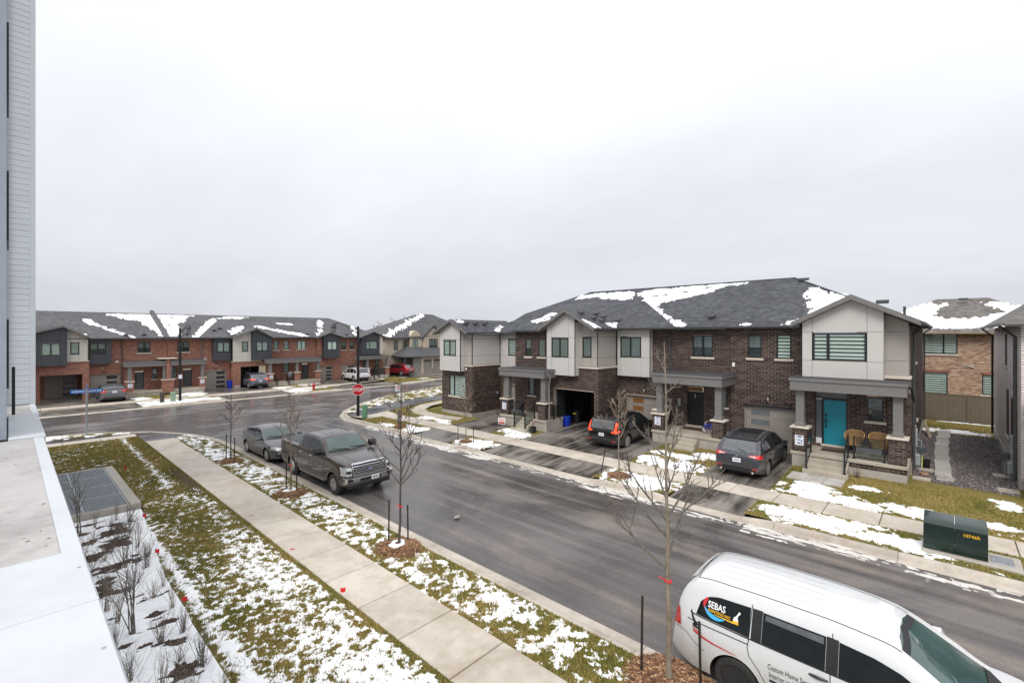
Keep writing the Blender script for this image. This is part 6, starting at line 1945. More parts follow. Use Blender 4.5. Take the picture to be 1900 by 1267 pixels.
def right_neighbour():
 h = House('townhouse', (24.5, -4.5, 0.0), R(-90), (4.5, 24.5))
 tag(h.root, 'pale brick house at the right edge with a charcoal upper corner', 'house')
 A = lambda y: -y
 a0 = A(-2.0)
 h.put(MB().box(a0, a0 + 0.25, 25.2, 37.4, 0.75, 6.35), 'side_wall', 'pale_brick')
 h.put(MB().box(a0 - 0.02, a0 + 0.25, 25.2, 37.4, 0.1, 0.748), 'foundation', 'stucco_light')
 for y0, y1, z0, z1 in [(30.0, 30.9, 4.6, 6.0), (29.2, 30.2, 1.6, 3.6), (27.6, 28.3, 1.6, 3.4)]:
  w = h.put(MB().box(a0 - 0.008, a0 + 0.02, y0, y1, z0, z1), 'window', 'bed_soil')
  h.put(MB().rbox(a0 - 0.06, a0 + 0.05, y0 - 0.08, y1 + 0.08, z0 - 0.12, z0 - 0.003, 0.01), 'sill', 'limestone', w)
 h.put(MB().box(a0, a0 + 0.26, 24.75, 25.199, 0.75, 6.3), 'corner_wall', 'pale_brick')
 h.put(MB().box(a0 + 0.261, A(-9), 24.7, 25.1, 3.9, 6.3), 'upper_wall', 'dark_panel')
 h.put(MB().box(a0 + 0.3, a0 + 0.36, 24.66, 24.699, 4.9, 5.9), 'window', 'black_frame')
 h.put(MB().rbox(a0 + 0.15, a0 + 0.4, 24.55, 24.74, 3.78, 3.9, 0.01), 'string_course', 'limestone')
 h.porch_roof(a0 + 0.12, A(-9), 23.3, 24.6, 3.0, 3.6)
 h.put(MB().box(a0 + 0.16, A(-9), 23.55, 24.6, 0.55, 3.0), 'porch_wall', 'pale_brick')
 h.put(MB().box(a0 + 0.14, A(-9), 23.5, 24.6, 0.0, 0.548), 'foundation', 'concrete_found')
 r = h.roof('main_roof', [(A(-1.55), 24.3, 6.42), (A(-12), 24.3, 6.42), (A(-12), 31, 9.2), (A(-5.0), 31, 9.2)], 'shingle_brown')
 h.roof('hip', [(A(-1.55), 24.3, 6.42), (A(-5.0), 31, 9.2), (A(-1.55), 37.8, 6.42)], 'shingle_brown', parent=r)
 h.put(MB().box(A(-1.55) - 0.11, A(-1.55), 24.3, 37.8, 6.30, 6.40), 'gutter', 'grey_trim', r)
 h.gutter(A(-1.55), A(-12), 24.3, 6.40, 'grey_trim', r)
 pl = lambda a, b: 6.42 + (b - 24.3) / 6.7 * 2.78 + 0.02
 roof_snow(h, 'snow', [(A(-2.4), 25.2), (A(-6), 24.6), (A(-7), 27), (A(-4.2), 28.5)], pl, 340, 0.5, 1.0, 1.4, 0.08, bias=0.08)
 h.downspout([(A(-1.5), 25.5, 6.3), (A(-1.6), 25.6, 6.2), (A(-1.92), 25.75, 5.9), (A(-1.92), 25.75, 0.5)], 'charcoal_trim', 0.055)
 h.downspout([(A(-1.5), 37.2, 6.3), (A(-1.92), 37.3, 5.9), (A(-1.92), 37.3, 0.5)], 'black_metal', 0.05)
 h.downspout([(a0 + 0.16, 23.5, 3.1), (a0 + 0.08, 23.75, 2.9), (a0 + 0.08, 23.75, 0.4)], 'charcoal_trim', 0.05)
right_neighbour()
# ------------------------------------------------------------------ the white building the picture is taken from
def near_building():
 root = empty('apartment_building', (0.0, 12.0, 0.0))
 tag(root, 'white low apartment building with balcony ledges at the left edge', 'building')
 o = (0.0, 12.0, 0.0)
 B = lambda mb, n, m, **k: mb.build(n, m, root, o, **k)
 lx, ly = rng.uniform(-0.3, 0.3, 14), rng.uniform(6.2, 12.6, 14)
 chips('leaf_litter', lx, ly - 12.0, np.full(14, 3.987), 0.011, 'bed_chip', root, 0.15, 1.8)['kind'] = 'stuff'
 B(MB().box(-14, 0.42, -12, 30, 0.0, 3.78), 'lower_wall', 'white_siding')
 cap = B(MB().rbox(-14, 0.44, -12, -2.0, 3.80, 3.995, 0.015), 'coping', 'coping_white')
 c1 = B(MB().rbox(-3.0, 0.47, -1.99, 5.88, 3.80, 4.02, 0.012), 'coping', 'coping_white')
 for y in (-0.6, 0.9, 2.4, 3.9, 5.4):
  for x in (0.41, -0.5):
   MB().lathe([(0.012, 0.0), (0.012, 0.004), (0.006, 0.007)], x, y, 4.0195, 8).build('screw', 'galvanised', c1, o)
 for y in (1.65, 4.65):
  MB().box(-3.0, 0.463, y, y + 0.05, 4.0195, 4.023).build('seam', 'coping_white', c1, o)
 sl = B(MB().box(-3.0, 0.33, 5.885, 12.92, 3.80, 3.985), 'balcony_slab', 'concrete_slab')
 for y0, y1 in ((5.885, 8.2), (8.206, 10.6), (10.606, 12.92)):
  MB().rbox(0.332, 0.475, y0, y1, 3.78, 4.0, 0.008).build('edge_trim', 'coping_white', sl, o)
 B(MB().rbox(0.0, 0.505, 12.925, 16.6, 3.78, 4.03, 0.012), 'coping', 'coping_white')
 B(MB().box(0.06, 0.12, 16.72, 16.84, 4.03, 5.2), 'downspout', 'black_metal')
 sl2 = B(MB().box(-3.0, 0.4, 16.605, 19.19, 3.80, 3.985), 'balcony_slab', 'concrete_slab')
 MB().rbox(0.402, 0.53, 16.605, 19.19, 3.78, 4.0, 0.008).build('edge_trim', 'coping_white', sl2, o)
 w = B(MB().box(-1.5, -0.02, 13.1, 16.66, 4.0, 19.0), 'upper_wall', 'blue_grey_wall')
 for z in (4.9, 7.9, 10.9, 13.9):
  MB().box(-0.019, 0.012, 13.9, 15.6, z, z + 1.4).build('window', 'black_frame', w, o)
 wing = B(MB().box(-9, 0.42, 19.3, 30, 0.0, 19.0), 'wing', 'white_siding')
 z = 4.0
 while z < 18.9:
  mb = MB()
  mb.add([(-1.6, 19.296, z), (0.43, 19.296, z), (0.43, 19.281, z + 0.006), (-1.6, 19.281, z + 0.006), (-1.6, 19.286, z + 0.163), (0.43, 19.286, z + 0.163), (0.43, 19.298, z + 0.165), (-1.6, 19.298, z + 0.165)],
      [(0, 1, 2, 3), (3, 2, 5, 4), (4, 5, 6, 7), (0, 3, 4, 7), (1, 6, 5, 2), (0, 7, 6, 1)])
  mb.build('siding_board', 'white_siding', wing, o)
  z += 0.165
 MB().box(0.431, 0.54, 19.24, 19.5, 3.98, 19.0).build('corner_trim', 'white_siding', wing, o)
 MB().box(-0.10, -0.02, 19.22, 19.27, 4.0, 19.0).build('corner_trim', 'galvanised', wing, o)
 MB().box(0.43, 0.50, 19.501, 30, 3.0, 19.0).build('side_cladding', 'white_siding', wing, o)
near_building()
# ================================================================== VEHICLES
def interp_smooth(pts):
 """monotone-ish cubic through (x, z) points"""
 xs = np.array([p[0] for p in pts], float)
 ys = np.array([p[1] for p in pts], float)
 h = np.diff(xs)
 d = np.diff(ys) / h
 m = np.zeros(len(xs))
 m[1:-1] = np.where(d[:-1] * d[1:] > 0, 2 * d[:-1] * d[1:] / (d[:-1] + d[1:] + 1e-12), 0)
 m[0], m[-1] = d[0], d[-1]
 def f(x):
  i = int(np.clip(np.searchsorted(xs, x) - 1, 0, len(h) - 1))
  t = (x - xs[i]) / h[i]
  t = min(max(t, 0), 1)
  return ((2 * t ** 3 - 3 * t ** 2 + 1) * ys[i] + (t ** 3 - 2 * t ** 2 + t) * h[i] * m[i]
    + (-2 * t ** 3 + 3 * t ** 2) * ys[i + 1] + (t ** 3 - t ** 2) * h[i] * m[i + 1])
 return f
class Car:
 def __init__(s, name, label, cat, loc, rz, L, W, top, belt, sill, xf, xr, Rt, paint, tumble=0.76, pitch=0.0, group=None, arch=0.055, endr=(0.55, 0.6), endw=(0.26, 0.24), shoulder=0.955, tyre_w=0.22):
  s.root = empty(name, loc, rz)
  s.root.rotation_euler = (0, -pitch, rz)
  tag(s.root, label, cat, group)
  s.L, s.W, s.xf, s.xr, s.Rt = L, W, xf, xr, Rt
  s.paint = paint
  ft = interp_smooth(top)
  fb = interp_smooth(belt)
  Hr = max(p[1] for p in top)
  x0, x1 = top[0][0], top[-1][0]
  Ra = Rt + arch
  s.Ra = Ra
  st = set(np.round(np.concatenate([np.linspace(x0, x1, 90), np.linspace(x0, x0 + 0.35, 18), np.linspace(x1 - 0.35, x1, 18)]), 4))
  for xw in (xf, xr):
   st |= set(np.round(xw + Ra * np.cos(np.linspace(0, math.pi, 21)), 4))
   st |= {round(xw + Ra + 0.002, 4), round(xw - Ra - 0.002, 4)}
  st = sorted(v for v in st if x0 <= v <= x1)
  lowp = [(0, 0.945), (0.18, 0.985), (0.45, 1.0), (0.72, 0.99), (0.9, 0.975), (1.0, shoulder)]
  lx = [p[0] for p in lowp]
  lw = [p[1] for p in lowp]
  rings = []
  for x in st:
   k = 1.0
   dr, df = x - x0, x1 - x
   if dr < endr[0]:
    k *= 1 - endw[0] * (1 - dr / endr[0]) ** 2.6
   if df < endr[1]:
    k *= 1 - endw[1] * (1 - df / endr[1]) ** 2.4
   w = W / 2 * k
   zt = ft(x)
   zb = min(fb(x), zt - 0.03)
   zs = sill + 0.10 * (1 - min(1, dr / 0.4)) + 0.06 * (1 - min(1, df / 0.4))
   zs = min(zs, zb - 0.05)
   zl = zs
   for xw in (xf, xr):
    if abs(x - xw) <= Ra + 1e-6:
     zl = max(zl, Rt + math.sqrt(max(0, Ra ** 2 - (x - xw) ** 2)))
   zl = min(zl, zb - 0.04)
   ring = []
   for t in np.linspace(0, 1, 9):
    z = zl + (zb - zl) * t
    tt = (z - zs) / max(zb - zs, 1e-3)
    ring.append((w * float(np.interp(tt, lx, lw)), z))
   up = zt - zb
   c = min(0.055, up * 0.7)
   zc = zt - c
   for t in (0.18, 0.36, 0.54, 0.72, 0.86, 0.95, 1.0):
    z = zb + (zc - zb) * t
    q = max(0, (z - fb(x)) / (Hr - 0.05 - fb(x)))
    yy = w * (shoulder - (shoulder - tumble) * q ** 1.15)
    if up < 0.25:
     yy = min(yy, w * (shoulder - 0.05 * t))
    if t > 0.9:
     yy *= 1 - 0.018 * (t - 0.86) / 0.14
    ring.append((yy, z))
   we = ring[-1][0]
   for t in (0.955, 0.87, 0.74, 0.5, 0.25, 0.0):
    ring.append((we * t, zc + c * (1 - t ** 2.3)))
   rings.append((x, ring))
  n = len(rings[0][1])
  full = 2 * n - 1
  V = []
  for x, r in rings:
   V += [(x, y, z) for y, z in r]
   V += [(x, -y, z) for y, z in reversed(r[:-1])]
  F = []
  for i in range(len(rings) - 1):
   for j in range(full - 1):
    F.append((i * full + j, (i + 1) * full + j, (i + 1) * full + j + 1, i * full + j + 1))
  F.append(tuple(range(full)))
  F.append(tuple(range((len(rings) - 1) * full + full - 1, (len(rings) - 1) * full - 1, -1)))
  s.bvh = BVHTree.FromPolygons([Vector(v) for v in V], F)
  mb = MB()
  mb.add(V, F)
  s.body = mb.build('body', paint, s.root, recalc=True, smooth=38)
  ub = MB()
  ub.box(x0 + 0.3, x1 - 0.3, -W * 0.30, W * 0.30, sill - 0.05, min(0.75, fb(0) - 0.2))
  ub.box(xr + Ra + 0.02, xf - Ra - 0.02, -W * 0.455, W * 0.455, sill + 0.02, sill + 0.2)
  ub.build('underbody', 'car_black', s.root)
  s.wells()
  s.tyre_w = tyre_w
 def wells(s):
  for xw in (s.xf, s.xr):
   for sy in (-1, 1):
    v, f = [], []
    n = 14
    for k in range(n + 1):
     a = math.pi * k / n
     for y in (s.W / 2 * 0.965, s.W * 0.29):
      v.append((xw + (s.Ra + 0.004) * math.cos(a), sy * y, s.Rt + (s.Ra + 0.004) * math.sin(a)))
    for k in range(n):
     f.append((2 * k, 2 * k + 1, 2 * k + 3, 2 * k + 2))
    MB().add(v, f).build('wheel_well', 'car_black', s.root, recalc=False)
 def cast(s, side, u, v, off):
  if side in 'RL':
   sg = -1 if side == 'R' else 1
   o, d = Vector((u, sg * 4, v)), Vector((0, -sg, 0))
  elif side in 'FB':
   sg = 1 if side == 'F' else -1
   o, d = Vector((sg * 6, u, v)), Vector((-sg, 0, 0))
  else:
   o, d = Vector((u, v, 6)), Vector((0, 0, -1))
  h, nrm, i, dist = s.bvh.ray_cast(o, d)
  if h is None:
   h, nrm, i, dist = s.bvh.find_nearest(o + d * 3)
  if nrm.dot(d) > 0:
   nrm = -nrm
  return h + nrm * off
 def patch(s, name, side, lower, upper, material, off=0.006, nu=14, nv=6, parent=None, mirror=False):
  """a piece of trim, lamp or pane that follows the body surface, bounded by two polylines in side / front / top view"""
  sides = [side] + ({'R': ['L'], 'L': ['R']}.get(side, []) if mirror else [])
  res = []
  for sd in sides:
   def samp(pl, t):
    pl = [Vector(p) for p in pl]
    ls = [0]
    for a, b in zip(pl[:-1], pl[1:]):
     ls.append(ls[-1] + (b - a).length)
    q = t * ls[-1]
    for k in range(len(pl) - 1):
     if q <= ls[k + 1] + 1e-9:
      e = (q - ls[k]) / max(ls[k + 1] - ls[k], 1e-9)
      return pl[k].lerp(pl[k + 1], e)
    return pl[-1]
   V = []
   for i in range(nu + 1):
    a, b = samp(lower, i / nu), samp(upper, i / nu)
    for j in range(nv + 1):
     p = a.lerp(b, j / nv)
     V.append(tuple(s.cast(sd, p.x, p.y, off)))
   F = []
   for i in range(nu):
    for j in range(nv):
     k = i * (nv + 1) + j
     F.append((k, k + nv + 1, k + nv + 2, k + 1))
   mb = MB()
   mb.add(V, F)
   res.append(mb.build(name, material, parent or s.root, recalc=True, smooth=60))
  return res[0] if len(res) == 1 else res
 def line(s, name, side, pts, width, material='car_seam', off=0.004, mirror=False, parent=None):
  sides = [side] + (['L'] if mirror and side == 'R' else [])
  for sd in sides:
   P = []
   for a, b in zip(pts[:-1], pts[1:]):
    a, b = Vector(a), Vector(b)
    m = max(1, int((b - a).length / 0.06))
    P += [a.lerp(b, k / m) for k in range(m)]
   P.append(Vector(pts[-1]))
   V, F = [], []
   for i, p in enumerate(P):
    t = (P[min(i + 1, len(P) - 1)] - P[max(i - 1, 0)]).normalized()
    nn = Vector((-t.y, t.x)) * width / 2
    for q in (p - nn, p + nn):
     V.append(tuple(s.cast(sd, q.x, q.y, off)))
   for i in range(len(P) - 1):
    F.append((2 * i, 2 * i + 2, 2 * i + 3, 2 * i + 1))
   MB().add(V, F).build(name, material, parent or s.root, recalc=True)
 def decal(s, name, side, verts, faces, material, off=0.008, parent=None):
  V = [tuple(s.cast(side, x, z, off)) for x, z in verts]
  return MB().add(V, faces).build(name, material, parent or s.root, recalc=True)
 def text(s, txt, side, x, z, size, material, slope=0.0, off=0.008, width=1.0, bold=False, name='lettering', parent=None):
  v, f, w = text_mesh(txt, size, bold=bold, width=width)
  v = [(x + a, z + b + a * slope) for a, b in v]
  return s.decal(name, side, v, f, material, off, parent)
 def wheels(s, style='multi', rim='rim_silver', n=10, rr=0.68):
  Rt, w = s.Rt, s.tyre_w
  base = None
  for xw in (s.xf, s.xr):
   for sy in (-1, 1):
    if base is None:
     r0 = Rt * rr
     t = MB()
     t.lathe([(r0 * 0.98, -w * 0.42), (r0 + 0.015, -w * 0.5), (Rt - 0.03, -w * 0.5), (Rt - 0.006, -w * 0.40), (Rt, -w * 0.25), (Rt, w * 0.25), (Rt - 0.006, w * 0.40), (Rt - 0.03, w * 0.5), (r0 + 0.015, w * 0.5), (r0 * 0.98, w * 0.42)], 0, 0, 0, 32, axis='y')
     wh = t.build('wheel', 'tyre', s.root, recalc=True, smooth=35)
     rm = MB()
     rm.lathe([(r0, -w * 0.47), (r0 * 0.93, -w * 0.47), (r0 * 0.9, -w * 0.3), (r0 * 0.88, w * 0.1)], 0, 0, 0, 28, axis='y')
     r_ = rm.build('rim', rim, wh, recalc=True, smooth=35)
     MB().lathe([(r0 * 0.9, -0.01), (r0 * 0.9, 0.01)], 0, 0, 0, 20, axis='y').build('brake', 'car_black', wh)
     if style == 'steel':
      d = MB()
      d.lathe([(r0 * 0.9, -w * 0.2), (r0 * 0.7, -w * 0.33), (r0 * 0.5, -w * 0.30), (r0 * 0.38, -w * 0.4), (r0 * 0.2, -w * 0.42), (0.001, -w * 0.42)], 0, 0, 0, 24, axis='y')
      d.build('disc', rim, wh, smooth=40)
      b = MB()
      for k in range(5):
       a = 2 * math.pi * k / 5
       b.lathe([(0.012, -w * 0.45), (0.012, -w * 0.38)], r0 * 0.29 * math.sin(a), 0, r0 * 0.29 * math.cos(a), 6, axis='y')
      bo = b.build('bolts', 'galvanised', wh)
      bo['kind'] = 'stuff'
      hl = MB()
      for k in range(12):
       a = 2 * math.pi * (k + 0.5) / 12
       hl.lathe([(r0 * 0.055, -w * 0.335), (r0 * 0.055, -w * 0.25)], r0 * 0.73 * math.sin(a), 0, r0 * 0.73 * math.cos(a), 8, axis='y')
      ho = hl.build('vent_holes', 'car_seam', wh)
      ho['kind'] = 'stuff'
     else:
      for k in range(n):
       a = 2 * math.pi * k / n
       da = 0.16 if n > 6 else 0.26
       sp = MB()
       pts = []
       for rad, ww, y in ((0.16 * r0, da * 1.3, -w * 0.36), (0.92 * r0, da * 0.7, -w * 0.43)):
        for sg in (-1, 1):
         wv = ww * (0.5 if rad < r0 * 0.5 else 0.35) * r0 / rad * 0.5
         pts.append((rad * math.sin(a + sg * wv), y, rad * math.cos(a + sg * wv)))
       sp.prism([pts[0], pts[1], pts[3], pts[2]], (0, 0.03, 0))
       sp.build('spoke', rim, wh)
      MB().lathe([(r0 * 0.22, -w * 0.34), (r0 * 0.2, -w * 0.42), (r0 * 0.08, -w * 0.44)], 0, 0, 0, 12, axis='y').build('hub', rim, wh, smooth=40)
     base = wh
     first = True
    ob = base if first else copy_tree(base, s.root)
    first = False
    yy = sy * (s.W / 2 - w / 2 - 0.035)
    ob.location = (xw, yy, Rt)
    ob.rotation_euler = (0, 0.3 * xw, 0 if sy < 0 else math.pi)
 def mirrors(s, x, z, material=None, size=(0.12, 0.24, 0.17)):
  for sy in (-1, 1):
   y0 = abs(s.cast('L', x, z, 0).y)
   mb = MB()
   a, b, c = size
   y = sy * (y0 + 0.06)
   ye = sy * (y0 + 0.06 + b)
   mb.prism([(x - a * 0.5, y, z + 0.0), (x + a * 0.35, y, z + 0.01), (x + a * 0.5, y, z + c * 0.5), (x + a * 0.2, y, z + c), (x - a * 0.5, y, z + c * 0.95)], (0, ye - y, 0))
   m = mb.build('mirror', material or s.paint, s.root)
   MB().prism([(x - 0.02, sy * (y0 - 0.03), z - 0.01), (x + 0.05, sy * (y0 - 0.03), z - 0.01), (x + 0.05, sy * (y0 - 0.03), z + 0.05), (x - 0.02, sy * (y0 - 0.03), z + 0.05)], (0, sy * 0.1, 0.02)).build('stalk', 'car_black', m)
   MB().box(x - a * 0.5 - 0.004, x - a * 0.5 - 0.001, min(y, ye) + 0.015, max(y, ye) - 0.015, z + 0.02, z + c * 0.9).build('mirror_glass', 'car_glass', m)
 def handle(s, x, z, material, w=0.22, mirror=True):
  for sd in ('R', 'L') if mirror else ('R',):
   p0, p1 = s.cast(sd, x - w / 2, z, 0.012), s.cast(sd, x + w / 2, z, 0.012)
   m = s.cast(sd, x, z + 0.005, 0.035)
   MB().tube([p0, p0.lerp(m, 0.5), m, p1.lerp(m, 0.5), p1], [0.012, 0.02, 0.022, 0.02, 0.012], 6).build('door_handle', material, s.root, smooth=50)
 def wipers(s, pairs):
  for p0, p1 in pairs:
   a = s.cast('F', p0[0], p0[1], 0.02)
   b = s.cast('F', p1[0], p1[1], 0.02)
   m = s.cast('F', (p0[0] + p1[0]) / 2, (p0[1] + p1[1]) / 2, 0.03)
   MB().tube([a, m, b], [0.014, 0.012, 0.008], 5).build('wiper', 'car_black', s.root)
 def plate(s, side, y, z, w=0.31, h=0.155, off=0.015):
  p = s.patch('licence_plate', side, [(y - w / 2, z - h / 2), (y + w / 2, z - h / 2)], [(y - w / 2, z + h / 2), (y + w / 2, z + h / 2)], 'plate', off, 2, 2)
  s.patch('print', side, [(y - w * 0.35, z - h * 0.18), (y + w * 0.35, z - h * 0.18)], [(y - w * 0.35, z + h * 0.2), (y + w * 0.35, z + h * 0.2)], 'meter_grey', off + 0.002, 2, 1, p)
def minivan():
 top = [(-2.575, 0.60), (-2.56, 0.70), (-2.535, 0.80), (-2.50, 1.02), (-2.45, 1.26), (-2.37, 1.49), (-2.27, 1.635), (-2.10, 1.715), (-1.75, 1.752), (-1.0, 1.77), (-0.3, 1.765), (0.15, 1.735), (0.48, 1.685),
     (0.73, 1.575), (1.08, 1.37), (1.45, 1.155), (1.60, 1.085), (1.9, 1.035), (2.2, 0.955), (2.40, 0.86), (2.52, 0.72), (2.575, 0.60)]
 belt = [(-2.575, 0.59), (-2.5, 0.95), (-2.42, 1.10), (-2.0, 1.105), (0.5, 1.065), (1.55, 1.03), (2.2, 0.90), (2.575, 0.58)]
 c = Car('minivan', 'white minivan of a painting firm parked at the near kerb, lettering on its side', 'van', (9.02, 1.06, 0.008), R(-90), 5.15, 1.98, top, belt, 0.24, 1.625, -1.455, 0.345, 'paint_white', tumble=0.745, endr=(0.75, 0.8), endw=(0.20, 0.24), shoulder=0.965)
 c.wheels('steel', 'rim_black', rr=0.66)
 G = 'car_glass'
 c.patch('window', 'R', [(-2.10, 1.168), (-1.25, 1.13)], [(-2.04, 1.38), (-1.94, 1.48), (-1.76, 1.53), (-1.25, 1.55)], G, 0.006, mirror=True)
 c.patch('pillar_trim', 'R', [(-1.225, 1.115), (-1.075, 1.113)], [(-1.225, 1.555), (-1.075, 1.558)], 'car_black', 0.005, 4, 8, mirror=True)
 c.patch('window', 'R', [(-1.07, 1.125), (-0.225, 1.10)], [(-1.07, 1.545), (-0.225, 1.535)], G, 0.006, mirror=True)
 c.patch('pillar_trim', 'R', [(-0.22, 1.085), (-0.07, 1.083)], [(-0.22, 1.545), (-0.07, 1.54)], 'car_black', 0.005, 4, 8, mirror=True)
 c.patch('window', 'R', [(-0.065, 1.10), (1.28, 1.075)], [(-0.065, 1.525), (0.35, 1.485), (0.62, 1.42), (0.9, 1.29), (1.25, 1.10)], G, 0.006, mirror=True)
 c.patch('rain_guard', 'R', [(-1.03, 1.45), (-0.25, 1.43)], [(-1.03, 1.525), (-0.25, 1.515)], 'car_glass_rear', 0.02, 10, 2, mirror=True)
 c.patch('window_trim', 'R', [(-2.2, 1.150), (-1.4, 1.112), (1.3, 1.052)], [(-2.2, 1.166), (-1.4, 1.13), (1.3, 1.07)], 'car_black', 0.007, 40, 1, mirror=True)
 ws = c.patch('windshield', 'F', [(-0.70, 1.13), (-0.35, 1.10), (0, 1.085), (0.35, 1.10), (0.70, 1.13)], [(-0.565, 1.605), (-0.3, 1.645), (0, 1.655), (0.3, 1.645), (0.565, 1.605)], 'car_glass_front', 0.006, 24, 16)
 c.patch('cowl', 'F', [(-0.72, 1.075), (-0.35, 1.05), (0, 1.04), (0.35, 1.05), (0.72, 1.075)], [(-0.70, 1.128), (-0.35, 1.098), (0, 1.083), (0.35, 1.098), (0.70, 1.128)], 'car_black', 0.007, 24, 3)
 c.patch('sunvisor_band', 'F', [(-0.575, 1.56), (0, 1.612), (0.575, 1.56)], [(-0.565, 1.603), (0, 1.654), (0.565, 1.603)], 'car_black', 0.008, 20, 2)
 c.wipers([((0.62, 1.11), (-0.05, 1.14)), ((0.02, 1.095), (-0.62, 1.15))])
 for y in (-0.655, 0.655):
  c.line('roof_seam', 'T', [(-2.16, y * 0.965), (-1.6, y), (0.2, y * 0.985), (0.62, y * 0.94)], 0.018, 'car_seam', 0.004)
 for y in (-0.42, -0.21, 0.0, 0.21, 0.42):
  c.line('roof_rib', 'T', [(-1.85, y), (-0.35, y)], 0.012, 'paint_white', 0.009)
 c.line('roof_seam', 'T', [(-2.16, -0.63), (-2.19, -0.3), (-2.2, 0), (-2.19, 0.3), (-2.16, 0.63)], 0.014, 'car_seam', 0.004)
 c.patch('rear_window', 'B', [(-0.62, 1.12), (0, 1.10), (0.62, 1.12)], [(-0.55, 1.52), (0, 1.55), (0.55, 1.52)], G, 0.006)
 sp = c.patch('spoiler', 'T', [(-2.36, -0.56), (-2.36, 0.56)], [(-2.20, -0.6), (-2.20, 0.6)], 'paint_white', 0.025, 14, 4)
 tl = c.patch('tail_lamp', 'R', [(-2.535, 0.84), (-2.375, 0.85)], [(-2.475, 1.15), (-2.405, 1.14)], 'tail_red', 0.012, 8, 8, mirror=True)
 c.patch('tail_lamp', 'B', [(-0.83, 0.83), (-0.70, 0.83)], [(-0.81, 1.16), (-0.70, 1.16)], 'tail_red', 0.01, 4, 6)
 c.patch('tail_lamp', 'B', [(0.70, 0.83), (0.83, 0.83)], [(0.70, 1.16), (0.81, 1.16)], 'tail_red', 0.01, 4, 6)
 c.line('body_seam', 'R', [(-2.54, 0.80), (-2.28, 0.80), (-2.12, 0.70), (-1.95, 0.62)], 0.010, 'car_seam', mirror=True)
 c.plate('B', 0.0, 0.92)
 c.line('body_seam', 'R', [(-1.235, 1.60), (-1.25, 1.12), (-1.27, 0.98), (-1.24, 0.86), (-1.10, 0.70), (-1.0, 0.55), (-0.97, 0.32), (-0.15, 0.30), (-0.16, 1.08), (-0.15, 1.60)], 0.012, 'car_seam', mirror=True)
 c.line('body_seam', 'R', [(-0.14, 0.30), (0.95, 0.30), (1.12, 0.55), (1.22, 0.8), (1.26, 1.06)], 0.012, 'car_seam', mirror=True)
 c.line('door_track', 'R', [(-2.25, 1.045), (-1.27, 1.03)], 0.016, 'car_seam', mirror=True)
 c.line('rub_strip', 'R', [(-0.94, 0.64), (-0.18, 0.622)], 0.035, 'car_black', 0.014, mirror=True)
 c.line('rub_strip', 'R', [(-0.12, 0.62), (1.0, 0.59)], 0.035, 'car_black', 0.014, mirror=True)
 c.handle(-0.30, 0.985, 'car_black', 0.24)
 c.handle(0.08, 0.92, 'car_black', 0.26)
 c.mirrors(0.98, 1.05, 'paint_white', (0.16, 0.22, 0.20))
 c.patch('headlight', 'F', [(-0.93, 0.70), (-0.5, 0.66)], [(-0.9, 0.88), (-0.5, 0.80)], 'head_clear', 0.01, 8, 4)
 c.patch('headlight', 'F', [(0.5, 0.66), (0.93, 0.70)], [(0.5, 0.80), (0.9, 0.88)], 'head_clear', 0.01, 8, 4)
 c.patch('grille', 'F', [(-0.45, 0.64), (0.45, 0.64)], [(-0.45, 0.80), (0.45, 0.80)], 'car_black', 0.01, 8, 4)
 c.line('body_seam', 'B', [(-0.85, 0.79), (0, 0.78), (0.85, 0.79)], 0.012, 'car_seam')
 # ---- lettering on the near side
 c.text('Custom Home Services:', 'R', -0.97, 0.80, 0.115, 'ink_black', -0.005, 0.009, 0.60)
 c.text('Interior and Exterior Painting', 'R', -0.95, 0.685, 0.115, 'ink_black', -0.005, 0.009, 0.60)
 c.text('sebaspainting.ca', 'R', -0.78, 0.50, 0.10, 'ink_black', -0.005, 0.009, 0.95, True)
 n = 14
 c.decal('emblem', 'R', [(-0.87, 0.54)] + [(-0.87 + 0.05 * math.cos(2 * math.pi * k / n), 0.54 + 0.05 * math.sin(2 * math.pi * k / n)) for k in range(n)], [(0, 1 + k, 1 + (k + 1) % n) for k in range(n)], 'ink_cyan', 0.009)
 c.text('SEBAS', 'R', -1.915, 1.345, 0.135, 'ink_white', -0.02, 0.012, 0.80, True)
 c.text('PAINTING INC', 'R', -1.905, 1.285, 0.058, 'ink_yellow', -0.02, 0.012, 0.95, True)
 def swoosh(name, pts, wid, material, off=0.011):
  V, F = [], []
  m = len(pts)
  for i, (x, z) in enumerate(pts):
   t = Vector((pts[min(i + 1, m - 1)][0] - pts[max(i - 1, 0)][0], pts[min(i + 1, m - 1)][1] - pts[max(i - 1, 0)][1])).normalized()
   w = wid[i] / 2
   V += [(x - t.y * w, z + t.x * w), (x + t.y * w, z - t.x * w)]
  for i in range(m - 1):
   F.append((2 * i, 2 * i + 1, 2 * i + 3, 2 * i + 2))
  c.decal(name, 'R', V, F, material, off)
 arc = lambda cx, cz, rx, rz, a0, a1, n: [(cx + rx * math.cos(R(a0 + (a1 - a0) * k / n)), cz + rz * math.sin(R(a0 + (a1 - a0) * k / n))) for k in range(n + 1)]
 swoosh('emblem', arc(-1.830, 1.36, 0.145, 0.14, 130, 235, 10), [0.004 + 0.05 * math.sin(math.pi * min(1, (k + 1) / 8)) for k in range(11)], 'ink_red')
 swoosh('emblem', arc(-1.750, 1.40, 0.23, 0.185, 200, 300, 12), [0.006 + 0.055 * math.sin(math.pi * (k + 0.5) / 13) for k in range(13)], 'ink_cyan')
 swoosh('emblem', [(-1.810, 1.265), (-1.650, 1.258), (-1.495, 1.25)], [0.006, 0.016, 0.02], 'ink_yellow')
